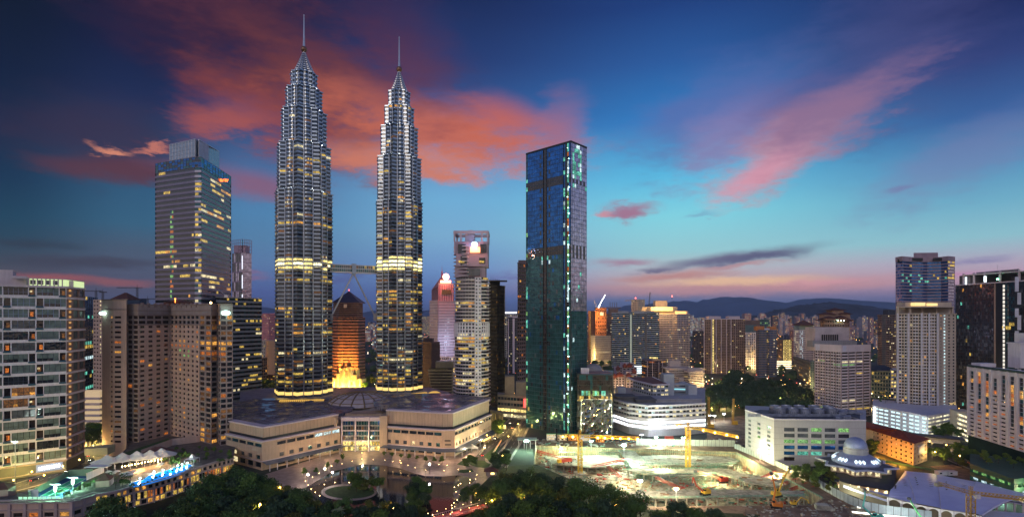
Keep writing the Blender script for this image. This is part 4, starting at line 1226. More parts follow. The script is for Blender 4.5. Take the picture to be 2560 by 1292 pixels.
# --- hotel podium with court, pool and curved window front
ZP = 12.0
def podium():
 t = thing('hotel_podium', 'stone hotel podium with roof tennis court, blue pool and curving front of amber windows', 'podium building', (*XY(330, 310), 0))
 cur = [G(px, py, ZP) for px, py in ((238, 1236), (290, 1227), (335, 1214), (385, 1203), (430, 1190), (475, 1175), (520, 1160), (555, 1150), (584, 1143))]
 s = []
 c = [Vector((*p, 0)) for p in cur]
 for i in range(len(c) - 1):
  p0, p1, p2, p3 = c[max(0, i - 1)], c[i], c[i + 1], c[min(len(c) - 1, i + 2)]
  for k in range(3):
   tt = k / 3; q = .5 * ((2 * p1) + (p2 - p0) * tt + (2 * p0 - 5 * p1 + 4 * p2 - p3) * tt * tt + (3 * p1 - p0 - 3 * p2 + p3) * tt ** 3); s.append((q.x, q.y))
 s.append(cur[-1])
 w, wins, tr = MB(), {}, MB()
 for i in range(len(s) - 1):
  a, b = s[i], s[i + 1]
  k = 3 if i % 5 else 0
  facade(w, wins, a, b, 0, 3.4, 1, 1, .12, .12, .2, .1, .5, pick(3, 2, p=.6), key='cell', tag_=('a', i))
  facade(w, wins, a, b, 3.4, 8.2, 2, 1, .06, .06, .08, .12, .5, pick(3, 3, 2, 7, p=.62, default=13), key='cell', tag_=('b', i))
  facade(w, wins, a, b, 8.2, ZP, 1, 1, .2, .2, .16, .3, .5, pick(3, 2, 3, p=.6, default=0), key='cell', tag_=('c', i))
  if i % 3 == 0 and i: tr.box((a[0], a[1], 0), (1.1, 1.1, 8.6))
 for zz, o, hh in ((3.2, .4, .4), (7.9, .7, .6), (11.1, .5, .4), (ZP - .2, 1.0, .7)): strip(tr, s, zz, zz + hh, o, 1.6)
 front = [G(px, py, ZP) for px, py in ((-120, 1262), (25, 1257), (180, 1254), (238, 1236))]
 for i in range(len(front) - 1):
  a, b = front[i], front[i + 1]; n = 4 if i == 1 else 2
  facade(w, wins, a, b, 0, 8.2, n, 2, .2, .2, .18, .3, .5, pick(2, 7, 3, p=.5, default=13), key='cell', tag_=('d', i))
  w.quad((*a, 8.2), (*b, 8.2), (*b, ZP), (*a, ZP))
  for k in range(n):
   q = [a[e] + (b[e] - a[e]) * k / n for e in (0, 1)]; tr.box((q[0], q[1], 0), (1.4, 1.4, ZP + .3))
 for zz, o in ((4, .3), (8.2, .6), (ZP - .3, .8), (ZP + 1.1, .4)): strip(tr, front, zz, zz + .5, o, 1.4)
 back = [XY(590, 400), XY(420, 420), XY(330, 395), G(300, 1135, ZP), G(232, 1166, ZP), G(100, 1214, ZP), G(30, 1238, ZP), G(-120, 1246, ZP)]
 full = front[:-1] + s
 w.prism(full + back, ZP - .5, ZP, mtop=1)
 w.build('wall', [HOTEL, mat('deck_paving', (.13, .105, .09), .8, var=.4, scale=.3)], t); tr.build('cornice', mat('pink_stone_trim', (.44, .33, .32), .8), t); win_objects(t, wins, 'window', 70)
 # corner kiosks with hipped roofs
 for px, py, sz in ((8, 1235, 7.5), (262, 1212, 6.5)):
  c = G(px, py, ZP); m = MB(); m.box((*c, 0), (sz, sz, ZP + 3.4), R(20)); o = m.build('corner_turret', HOTEL, t)
  m = MB(); rr = sz * .72
  m.loft([[(c[0] + rr * math.cos(R(65 + 90 * k)), c[1] + rr * math.sin(R(65 + 90 * k)), ZP + 3.4) for k in range(4)], [(c[0] + rr * math.cos(R(65 + 90 * k)), c[1] + rr * math.sin(R(65 + 90 * k)), ZP + 4.0) for k in range(4)], [(c[0] + .3 * math.cos(R(65 + 90 * k)), c[1] + .3 * math.sin(R(65 + 90 * k)), ZP + 6.6) for k in range(4)]])
  m.build('turret_roof', ROOFB, o)
 # tennis court
 def PZ(*pp): return [G(px, py, ZP) for px, py in pp]
 m = MB(); m.add([(*q, ZP + .05) for q in PZ((70, 1246), (152, 1246), (232, 1190), (172, 1188))], ((0, 1, 2, 3),)); m.build('court_surround', mat('court_blue', (.02, .08, .22), .7, var=.1), t)
 m = MB(); m.add([(*q, ZP + .1) for q in PZ((100, 1240), (142, 1240), (214, 1196), (184, 1196))], ((0, 1, 2, 3),)); m.build('court_surface', mat('court_green', (.03, .36, .20), .7, var=.1), t)
 m = MB()
 for a, b in (((100, 1240), (142, 1240)), ((142, 1240), (214, 1196)), ((214, 1196), (184, 1196)), ((184, 1196), (100, 1240)), ((142, 1218), (178, 1218)), ((121, 1240), (199, 1196))):
  p, q = G(*a, ZP), G(*b, ZP); m.tube((*p, ZP + .15), (*q, ZP + .15), .12, n=4)
 m.build('court_line', WHITE, t)
 m = MB(); p, q = G(70, 1246, ZP), G(172, 1190, ZP); m.quad((*p, ZP), (*q, ZP), (*q, ZP + 3.6), (*p, ZP + 3.6)); a = G(42, 1240, ZP); m.quad((*a, ZP), (*p, ZP), (*p, ZP + 2.2), (*a, ZP + 2.2))
 q2 = G(232, 1188, ZP); m.quad((*q, ZP), (*q2, ZP), (*q2, ZP + 4), (*q, ZP + 4)); m.build('court_wall', mat('grey_green_wall', (.20, .24, .17), .8), t)
 for px, py in ((140, 1240), (184, 1222)):
  q = G(px - 2, py, ZP); m = MB(); m.tube((*q, ZP), (*q, ZP + 6.4), .14); m.box((q[0], q[1], ZP + 6.3), (5.5, .6, .3)); o = m.build('court_lamp_post', WHITE, t)
  m = MB(); m.ball((q[0], q[1], ZP + 4.2), .75, 10, sz=2.6); m.build('court_lamp', glow('court_lamp_white', (.75, 1, .85), 4), o)
  lamp('court_light', (q[0] + 1, q[1] - 1, ZP + 6), 15000, (.4, 1, .66), .4, parent=o)
 m = MB(); p, q = G(46, 1252, ZP), G(154, 1252, ZP)
 for k in range(9):
  e0, e1 = (k + .1) / 9, (k + .9) / 9; m.quad((p[0] + (q[0] - p[0]) * e0, p[1] - .2, ZP + .6), (p[0] + (q[0] - p[0]) * e1, p[1] - .2, ZP + .6), (p[0] + (q[0] - p[0]) * e1, p[1] - .2, ZP + 2.4), (p[0] + (q[0] - p[0]) * e0, p[1] - .2, ZP + 2.4))
 m.build('lit_panel', glow('court_lit_panel', (.45, 1, .62), 1.0), t)
 m = MB()
 for a, b in (((70, 1242), (96, 1242)), ((216, 1200), (260, 1180))):
  p, q = G(*a, ZP), G(*b, ZP); m.quad((*p, ZP), (*q, ZP), (*q, ZP + 4.2), (*p, ZP + 4.2))
 m.build('screen_wall', WHITE, t)
 m = MB(); c = G(245, 1186, ZP); m.box((c[0], c[1], ZP + 5), (13, 5, .4)); m.build('court_shelter', WHITE, t)
 # swimming pool
 pool = PZ((322, 1213), (336, 1218), (372, 1210), (420, 1196), (452, 1185), (480, 1163), (472, 1160), (440, 1168), (405, 1180), (370, 1190), (358, 1200), (332, 1206))
 bm = MB(); bm.add([(*q, ZP + .25) for q in pool], [tuple(range(len(pool)))])
 wm = glass_mat('pool_water', (.0, .22, .62), .05, 0, 1.0, .3); Ex.nt = wm.node_tree; b = wm.node_tree.nodes['Principled BSDF']; b.inputs['Emission Color'].default_value = (.01, .30, 1, 1); b.inputs['Emission Strength'].default_value = .75
 bm.build('pool_water', wm, t)
 bm = MB(); q = offset(pool, 1.2); bm.add([(*e, ZP + .12) for e in q], [tuple(range(len(q)))]); bm.build('pool_edge', PAVE, t)
 for px, py in ((385, 1183), (408, 1179), (428, 1177), (444, 1168), (455, 1164), (468, 1161), (350, 1200)):
  q = G(px, py, ZP); m = MB(); m.ball((*q, ZP + 1.2), .42, 8); o = m.build('pool_lamp', glow('pool_lamp_white', (.7, .95, 1), 26), t)
  lamp('pool_light', (q[0], q[1] - 1, ZP + 2), 1500, (.6, .9, 1), .5, parent=o)
 # terrace, planting beds and the parasols
 m = MB(); m.add([(*q, ZP + .08) for q in PZ((300, 1215), (500, 1152), (480, 1140), (300, 1180))], ((0, 1, 2, 3),)); m.build('pool_terrace', mat('warm_terrace', (.42, .30, .2), .7, var=.2, scale=.4), t)
 m = MB(); m.add([(*q, ZP + 1.0) for q in PZ((300, 1160), (428, 1110), (420, 1098), (330, 1128), (280, 1145))], ((0, 1, 2, 3, 4),)); m.build('roof_lawn', LAWN, t)
 m = MB(); m.box((*G(250, 1133, ZP), ZP), (14, 10, 5), R(12)); m.build('plant_house', mat('olive_render', (.34, .33, .22), .8), t)
 m = MB(); p, q = G(352, 1142, ZP), G(430, 1113, ZP); m.quad((*p, ZP), (*q, ZP), (*q, ZP + 5), (*p, ZP + 5)); q2 = XY(500, 400); m.quad((*q, ZP), (*q2, ZP), (*q2, ZP + 5), (*q, ZP + 5)); m.build('terrace_wall', HOTEL, t)
 # tent pavilion: peaks of white fabric
 te = thing('tent_pavilion', 'pale peaked fabric tent roof over the poolside restaurant on the hotel podium', 'tent', (*G(330, 1170, ZP), ZP))
 m = MB(); cs = [(268, 1168), (306, 1162), (342, 1158), (375, 1155), (404, 1150)]
 for px, py in cs:
  c = G(px, py, ZP); N = 12
  m.loft([[(c[0] + r * math.cos(2 * math.pi * k / N) * 1.25, c[1] + r * math.sin(2 * math.pi * k / N), ZP + z + (.7 if k % 2 else 0) * (r > 5)) for k in range(N)] for r, z in ((7.6, 3.4), (5.2, 4.6), (2.6, 6.2), (.3, 8.2))])
 m.build('tent_roof', FABRIC, te)
 m = MB()
 for px, py in cs:
  for dx in (-5, 0, 5):
   c = G(px, py + 9, ZP); m.tube((c[0] + dx, c[1], ZP), (c[0] + dx, c[1], ZP + 4), .12)
 m.build('tent_post', WHITE, te)
 m = MB()
 for k in range(14):
  c = G(305 + k * 8.2, 1176 - k * 1.6, ZP); m.ball((*c, ZP + 2.6), .34, 6)
 m.build('tent_lamp', glow('tent_lamp_warm', (1, .7, .3), 30), te)
 lamp('tent_light', (*G(345, 1176, ZP), ZP + 3), 6500, (1, .62, .25), 1.5); lamp('tent_light', (*G(395, 1164, ZP), ZP + 3), 5000, (1, .62, .25), 1.5)
 te = thing('pavilion', 'small dark hipped pavilion roof behind the tent on the hotel podium', 'pavilion', (*G(392, 1142, ZP), ZP))
 c = G(394, 1145, ZP); m = MB(); m.loft([[(c[0] + sx * a, c[1] + sy * b, ZP + z) for sx, sy in ((-1, -1), (1, -1), (1, 1), (-1, 1))] for a, b, z in ((8, 6, 4), (8, 6, 4.4), (2, .4, 8))]); m.build('roof', ROOFB, te)
 m = MB(); m.box((*c, ZP), (12, 8, 4)); m.build('wall', HOTELD, te)
 te = thing('shade_tent', 'single white peaked shade tent at the far end of the pool', 'tent', (*G(480, 1155, ZP), ZP))
 c = G(480, 1157, ZP); m = MB(); m.loft([[(c[0] + r * math.cos(math.pi / 4 + math.pi / 2 * k), c[1] + r * math.sin(math.pi / 4 + math.pi / 2 * k), ZP + z) for k in range(4)] for r, z in ((4.5, 3), (2, 3.9), (.2, 6.2))]); m.build('tent_roof', FABRIC, te)
 m = MB()
 for k in range(4): m.tube((c[0] + 4.4 * math.cos(math.pi / 4 + math.pi / 2 * k), c[1] + 4.4 * math.sin(math.pi / 4 + math.pi / 2 * k), ZP), (c[0] + 4.4 * math.cos(math.pi / 4 + math.pi / 2 * k), c[1] + 4.4 * math.sin(math.pi / 4 + math.pi / 2 * k), ZP + 3), .12)
 m.build('tent_post', WHITE, te)
 # parasols
 pr = thing('parasol', 'white square parasol among the poolside palms on the hotel podium', 'parasol', (0, 0, 0), 'white parasols by the hotel pool')
 m = MB(); m.loft([[(r * math.cos(math.pi / 4 * k), r * math.sin(math.pi / 4 * k), z) for k in range(8)] for r, z in ((1.9, 2.3), (1.85, 2.45), (.1, 3.2))]); m.build('canopy', FABRIC, pr)
 m = MB(); m.tube((0, 0, 0), (0, 0, 2.4), .06); m.build('pole', TIMBER, pr)
 first = True
 for px, py in ((272, 1188), (282, 1192), (292, 1187), (306, 1193), (318, 1190), (326, 1195), (334, 1187), (398, 1171), (404, 1167), (312, 1198)):
  o = pr if first else copy_tree(pr); first = False
  o.location = (*G(px, py, ZP), ZP)
podium()

# --- banded office tower with the glass crown
def banded_tower():
 A, B1, B2, C_ = XY(388, 564), XY(487, 541), XY(503, 541), XY(578, 616)
 t = thing('banded_office_tower', 'tall violet grey office tower of horizontal bands topped by a pale glass box', 'skyscraper', (*B1, 0))
 zt = Z(418, 541); nf = 50; z0 = 0; h = (zt - z0) / nf
 w, wins = MB(), {}
 rr = random.Random(11); run1 = clumpy((3, 4, 3, 2), .06, 0, .25, 6); run2 = clumpy((3, 3, 4, 2), .13, 0, .4, 6)
 def pl(r, c):
  if c in (9, 10) and r < nf - 8:
   v = rr.random()
   return rr.choice((10, 10, 7)) if v < .55 else (2 if 28 < r < 38 and v < .8 else 9)
  return run1(r, c)
 def pm(r, c): return rr.choice((3, 4, 15, 9, 9))
 def prr(r, c):
  k = .05
  if 14 < r < 24 and c > 8: return rr.choice((14, 3, 3, 0))
  if r < 16: k = .22
  return run2(r, c)
 for a, b, n, pk in ((A, B1, 24, pl), (B1, B2, 2, pm), (B2, C_, 20, prr)):
  facade(w, wins, a, b, z0, zt, n, nf, 0, 0, .42, .04, .5, pk, key='row')
 A2, B12, B22, C2 = A, B1, B2, C_
 zc = Z(392, 541); cr, cw = MB(), {}
 for a, b, n in ((A, B1, 14), (B1, B2, 2), (B2, C_, 11)):
  facade(cr, cw, a, b, zt, zc, n, 4, .03, .03, .06, .04, .2, lambda r, c: rr.choice((16, 16, 9, 0)), key='row', tag_='c')
 back = [(C_[0] - 30, C_[1] + 50), (A[0] + 4, A[1] + 60)]
 w.prism([A, B1, B2, C_] + back, zc - .4, zc);
 q = [C_] + back + [A]
 for a, b in zip(q, q[1:]): w.quad((*a, 0), (*b, 0), (*b, zc), (*a, zc))
 w.build('wall', mat('violet_grey_cladding', (.24, .21, .29), .4, .3, var=.12, streak=.4), t); cr.build('crown_frame', mat('blue_steel_frame', (.12, .15, .22), .4, .5), t)
 win_objects(t, wins, 'window_band'); win_objects(t, cw, 'crown_window_band')
 s = MB()
 for f_ in range(nf): strip(s, [B1, B2], f_ * h + h * .02, f_ * h + h * .42, .25, .6)
 s.build('corner_panel', mat('pale_corner_panel', (.40, .40, .52), .4, .3), t)
 # glass box on the roof
 gm = glass_mat('crown_glass', (.30, .36, .44), .2, .3, .8, .12)
 g, fr = MB(), MB()
 a, b = XY(424, 566), XY(488, 549); za, zb = Z(362, 566), Z(348, 549)
 g.add([(*a, zc), (*b, zc), (*b, zb), (*a, za)], ((0, 1, 2, 3),)); g.add([(*a, zc), (a[0], a[1] + 30, zc), (a[0], a[1] + 30, za), (*a, za)], ((0, 1, 2, 3),))
 c, d = XY(497, 552), XY(548, 606)
 g.add([(*c, zc), (*d, zc), (*d, Z(379, 606)), (*c, Z(349, 552))], ((0, 1, 2, 3),)); g.add([(*b, zc), (b[0], b[1] + 18, zc), (b[0], b[1] + 18, zb), (*b, zb)], ((0, 1, 2, 3),))
 g.add([(*c, zc), (c[0], c[1] + 18, zc), (c[0], c[1] + 18, zb), (*c, zb)], ((0, 1, 2, 3),))
 g.add([(*a, za), (*b, zb), (b[0], b[1] + 18, zb), (a[0], a[1] + 30, za)], ((0, 1, 2, 3),)); g.add([(*c, Z(349, 552)), (*d, Z(379, 606)), (d[0] - 12, d[1] + 14, Z(379, 606)), (c[0], c[1] + 18, zb)], ((0, 1, 2, 3),))
 o = g.build('crown_box', gm, t)
 for k in range(9):
  e = k / 8; fr.box((a[0] + (b[0] - a[0]) * e, a[1] + (b[1] - a[1]) * e - .1, zc), (.22, .3, za - zc + (zb - za) * e)); fr.box((c[0] + (d[0] - c[0]) * e, c[1] + (d[1] - c[1]) * e - .1, zc), (.22, .3, Z(349, 552) - zc + (Z(379, 606) - Z(349, 552)) * e))
 for zz in range(int(zc) + 4, int(za), 4):
  fr.tube((a[0], a[1] - .15, zz), (b[0], b[1] - .15, zz), .12, n=4); fr.tube((c[0], c[1] - .15, zz), (d[0], d[1] - .15, zz), .12, n=4)
 fr.tube((*a, za), (*b, zb), .4, n=4); fr.tube((*c, Z(349, 552)), (*d, Z(379, 606)), .4, n=4); fr.build('crown_box_frame', ALU, o)
 # small orange sign near the top of the right face: a few glowing strokes
 s = MB()
 for k, e in enumerate((.62, .68, .78, .84)):
  q = (B2[0] + (C_[0] - B2[0]) * e, B2[1] + (C_[1] - B2[1]) * e); z = Z(455, q[1]); s.box((q[0] + .3, q[1] - .8, z), (1.8, .4, 3.4 if k % 2 == 0 else 2.4), R(45))
  s.box((q[0] + 1.3, q[1] - .2, z + 1.4), (.6, .4, 2), R(45))
 s.build('orange_sign', glow('orange_letters', (1, .16, .02), 3), t)
banded_tower()

def annex():
 A, B_ = XY(540, 556), XY(655, 606)
 t = thing('banded_annex', 'annex of grey bands and dark glass beside the hotel, white lit at its foot', 'office building', (*A, 0))
 zt = Z(747, 598); nf = 27; h = zt / nf; w, wins = MB(), {}
 pk = clumpy((3, 4, 3), .13, 0, .3, 5)
 facade(w, wins, A, B_, 0, zt, 22, nf, 0, 0, .46, .04, .5, lambda r, c: (14 if r == 0 and c in (8, 9, 11, 12, 13) else (9 if rnd.random() < .3 else pk(r, c))), key='row')
 w.prism([ray(A, 1.5), ray(B_, 1.5, -.3), ray(B_, 30, -.5), ray(A, 30)], 0, zt - .2)
 w.build('wall', mat('blue_grey_cladding', (.32, .35, .40), .45, .2, var=.12, streak=.4), t); win_objects(t, wins, 'window_band')
 m = MB(); strip(m, [A, B_], zt, zt + 1.2, .5, 2)
 m.build('roof_trim', ALU, t)
 m = MB(); q = XY(560, 560); m.tube((*XY(545, 560), zt + 9), (*XY(566, 560), zt + 2), .4, n=6); m.box((*XY(566, 560), zt), (3, 3, 3)); m.build('roof_crane', ALU, t)
annex()

def violet_tower():
 A, B_, C_ = XY(580, 815), XY(606, 800), XY(629, 812)
 t = thing('violet_tower', 'slim violet office tower with an open lattice top behind the banded tower', 'skyscraper', (*B_, 0))
 zt = Z(631, 800); w, wins = MB(), {}
 facade(w, wins, A, B_, 0, zt, 6, 14, .05, .05, .05, .05, .3, lambda r, c: rnd.choice((12, 12, 0, 15)), key='row')
 facade(w, wins, B_, C_, 0, zt, 8, 14, .03, .03, .04, .03, .2, lambda r, c: 12, key='row')
 w.prism([A, B_, C_, ray(C_, 20), ray(A, 20)], zt - .3, zt); w.build('wall', mat('violet_frame', (.30, .22, .32), .5, .3), t); win_objects(t, wins, 'window_band')
 m = MB(); z2 = Z(598, 800)
 for a, b, n in ((A, B_, 5), (B_, C_, 5)):
  for k in range(n + 1):
   q = [a[s] + (b[s] - a[s]) * k / n for s in (0, 1)]; m.box((*q, zt), (.6, .6, z2 - zt))
  for j in range(1, 5): m.tube((*a, zt + (z2 - zt) * j / 4), (*b, zt + (z2 - zt) * j / 4), .35, n=4)
 m.box((*XY(604, 812), zt), (18, 12, 12)); m.build('roof_lattice', mat('violet_frame', (.3, .22, .32)), t)
 m = MB()
 for k in range(7): m.box((B_[0], B_[1] - .4, k * zt / 7 + 4), (1.0, .5, zt / 7 - 9), 0)
 m.build('light_strip', glow('white_blue_strip', (.8, .85, 1), 1.6), t)
violet_tower()

# --- a general tower from its visible corners
def tower(name, label, cat, cor, zt, nf, nc, wall, mg=(.15, .15, .25, .12), pk=None, dep=.4, z0=0, key='row', depth=30, roof=(), slab=0, slabmat=None, trim=None, group=None, cap=70, wname='window_band'):
 """cor: (px, Y) from left to right; nc: bays per face; roof: (px0, px1, py_top, Y, depth)"""
 P_ = [XY(*c) for c in cor]
 mid = P_[len(P_) // 2]
 t = thing(name, label, cat, (*mid, 0), group)
 w, wins = MB(), {}
 pk = pk or pick(3, 2, 4, p=.06)
 for i, (a, b) in enumerate(zip(P_, P_[1:])):
  facade(w, wins, a, b, z0, zt, nc[i], nf, *mg, dep, (pk[i] if isinstance(pk, (list, tuple)) else pk), key=key, tag_=(i if key != 'row' else ''))
  if z0: w.quad((*a, 0), (*b, 0), (*b, z0), (*a, z0))
 a, b = P_[0], P_[-1]
 bk = [ray(b, depth), ray(a, depth)]
 for p, q in ((b, bk[0]), (bk[0], bk[1]), (bk[1], a)): w.quad((*p, 0), (*q, 0), (*q, zt), (*p, zt))
 w.add([(*p, zt - .05) for p in P_ + bk], [tuple(range(len(P_) + 2))])
 w.build('wall', wall, t)
 win_objects(t, wins, wname if key == 'row' else 'window', cap)
 if slab:
  h = (zt - z0) / nf; s = MB()
  for f_ in range(1, nf + 1): strip(s, P_, z0 + f_ * h - .25, z0 + f_ * h + .75, slab, slab + .3)
  s.build('balcony_slab', slabmat or WHITE, t)
 s = MB(); strip(s, P_, zt - .1, zt + 1.3, .35, 1.0); s.build('parapet', trim or wall, t)
 for r in roof:
  px0, px1, py, Y, d = r[:5]; m = MB()
  x0, x1 = X(px0, Y), X(px1, Y); m.box(((x0 + x1) / 2, Y + d / 2, zt - .1), (x1 - x0, d, max(1, Z(py, Y) - zt)))
  m.build('roof_house', r[5] if len(r) > 5 else wall, t)
 return t, P_
def extra(t, name, mats, fn):
 m = MB(); fn(m); return m.build(name, mats, t)

# -- behind and between the twin towers
def pyramid_tower():
 t, P_ = tower('pyramid_roof_tower', 'reddish banded office tower with a dark pyramid roof seen between the twin towers', 'skyscraper', [(829, 806), (845, 796), (856, 798), (880, 796), (896, 796), (913, 812)], Z(795, 800), 22, [4, 3, 5, 4, 5], BRICK, (0, 0, .5, .04), clumpy((3, 7), .05, 13, .1), .7)
 c = X(871, 812)
 def up(m):
  q = [XY(833, 806), XY(848, 799), XY(893, 799), XY(907, 806), XY(905, 832), XY(838, 832)]
  m.prism(q, Z(795, 800) - .2, Z(757, 800))
 extra(t, 'upper_storeys', BRICK, up)
 def bands(m):
  q = [XY(833, 805.5), XY(848, 798.5), XY(893, 798.5), XY(907, 805.5)]
  for k in range(7): strip(m, q, Z(793, 800) + k * 3.2, Z(793, 800) + k * 3.2 + 1.3, .1, .3, 13)
 extra(t, 'upper_window_band', PANES, bands)
 extra(t, 'pyramid_roof', mat('slate_roof', (.06, .055, .09), .5), lambda m: m.loft([[(c + sx * r, 815 + sy * r * .8, z) for sx, sy in ((-1, -1), (1, -1), (1, 1), (-1, 1))] for r, z in ((21, Z(757, 800)), (21, Z(756, 800) + .6), (17, Z(750, 800)), (.3, Z(727, 805)))]))
 extra(t, 'roof_beacon', G_RED, lambda m: m.ball((c, 815, Z(724, 805)), .7, 6))
 extra(t, 'square_sign', mat('pale_sign', (.6, .5, .42)), lambda m: m.box((X(863, 797), 797.6, Z(769, 797)), (5, .6, 5.4)))
 for px, py, w, r in ((846, 905, 150000, 2), (868, 905, 150000, 2), (858, 870, 80000, 2)):
  lamp('facade_uplight', (X(px, 778), 772, Z(py, 778) - 20), w, (1, .42, .06), 1.5, parent=t)
pyramid_tower()
def palace():
 t = thing('lit_palace', 'floodlit ornate palace front with arched windows and pointed turrets between the twin towers', 'palace', (X(868, 765), 765, 0))
 Y = 765; x0, x1 = X(828, Y), X(908, Y); w, wins = MB(), {}
 facade(w, wins, (x0, Y), (x1, Y), 0, 17, 12, 3, .25, .25, .2, .2, .6, pick(14, 4, p=.8, default=3), key='cell')
 xa, xb = X(846, Y), X(892, Y)
 facade(w, wins, (xa, Y - 2), (xb, Y - 2), 0, 31, 6, 4, .26, .26, .2, .2, .6, pick(14, 4, 3, p=.8, default=3), key='cell', tag_='b')
 for a, b, z, y in ((x0, x1, 17, Y), (xa, xb, 31, Y - 2)): w.quad((a, y, z), (b, y, z), (b, y + 16, z), (a, y + 16, z)); w.quad((a, y, 0), (a, y + 16, 0), (a, y + 16, z), (a, y, z)); w.quad((b, y, 0), (b, y + 16, 0), (b, y + 16, z), (b, y, z))
 w.build('wall', mat('pale_gold_stone', (.72, .55, .30), .8, var=.1), t); win_objects(t, wins, 'window', 70)
 m = MB()
 for k in range(13):
  a0, a1 = math.pi * k / 13, math.pi * (k + 1) / 13; cx = X(868, Y); m.tube((cx + 7 * math.cos(a0), Y - 2.4, 20 + 7 * math.sin(a0)), (cx + 7 * math.cos(a1), Y - 2.4, 20 + 7 * math.sin(a1)), .6, n=5)
 m.build('arch', WHITE, t)
 for px, z, r in ((836, 20, 2.4), (860, 34, 3), (874, 36, 3), (888, 24, 2.4), (846, 26, 2.4), (902, 18, 2)):
  c = X(px, Y); m = MB(); m.lathe((c, Y - 2, 0), [(r, 0), (r, z)], 10); o = m.build('turret', mat('pale_gold_stone', (.72, .55, .30)), t)
  m = MB(); m.lathe((c, Y - 2, z), [(r * 1.3, 0), (r * .6, 4), (.1, 10)], 10); m.build('spire_roof', ROOFB, o)
 for px in (833, 846, 858, 870, 882, 895, 905): lamp('forecourt_light', (X(px, Y), Y - 11, 4), 30000, (1, .55, .12), 1.0, parent=t)
 extra(t, 'forecourt_lamp', G_WARM, lambda m: [m.ball((X(px, Y), Y - 9, 3), .7, 6) for px in (833, 846, 858, 870, 882, 895, 905)])
palace()
tower('apartment_tower', 'pink apartment tower with twin curved tops left of the twin towers', 'apartment building', [(653, 1480), (672, 1460), (692, 1480)], Z(786, 1470), 26, [7, 7], mat('pink_render', (.62, .24, .26), .8), (.25, .25, .35, .25), pick(2, 4, p=.1, default=13), roof=[(656, 668, 783, 1480, 20), (674, 688, 783, 1480, 20)], cap=0)
t, q = tower('office_block', 'plain cream blank walled block under the pink apartment tower', 'office building', [(654, 900), (664, 880), (690, 900)], Z(852, 890), 12, [2, 1], CREAM2, (.2, .3, .3, .3), pick(3, p=.2), cap=0)
extra(t, 'blank_wall', CREAM2, lambda m: m.box((X(677, 884), 888, 0), (X(690, 884) - X(664, 884), 6, Z(851, 885))))
tower('office_block', 'small dark glass block standing in front of the cream blank walled block', 'office building', [(654, 840), (668, 850)], Z(895, 845), 9, [3], DGREY, (.1, .1, .2, .1), pick(2, p=.05), depth=16)
tower('office_block', 'low dark brown office block, foot of the cream blank wall', 'office building', [(666, 860), (692, 850)], Z(938, 855), 5, [5], BROWN, (.1, .1, .3, .2), pick(2, 3, p=.1), depth=16)

# -- between the right twin and the blue tower
tower('office_tower', 'dark brown stepped office tower with vertical ribs right of the twin towers', 'office building', [(1056, 770), (1078, 745), (1100, 760)], Z(857, 750), 12, [8, 10], mat('dark_brown_stone', (.14, .09, .085), .8), (.3, .3, .04, .04), pick(2, p=.02, default=13), roof=[(1058, 1082, 845, 765, 12)], dep=.8)
t = thing('stepped_block', 'beige office block whose banded storeys widen upward beside the round tower', 'office building', (X(1105, 690), 690, 0))
m = MB(); d = MB()
for k in range(9):
 z = 6 + k * 3.9; e = k * .9; m.box((X(1106, 690) - e * .3, 692, z), (27 + e * .75, 16 + e * .3, 2.2)); d.box((X(1106, 690) - e * .3, 692, z + 2.15), (25 + e * .7, 14 + e * .3, 1.7), 0, 13)
m.box((X(1112, 696), 700, 40), (24, 14, 9)); m.box((X(1106, 690), 694, 0), (24, 14, 6))
m.build('floor_band', mat('beige_panel', (.52, .44, .28), .7), t); d.build('window_band', PANES, t)
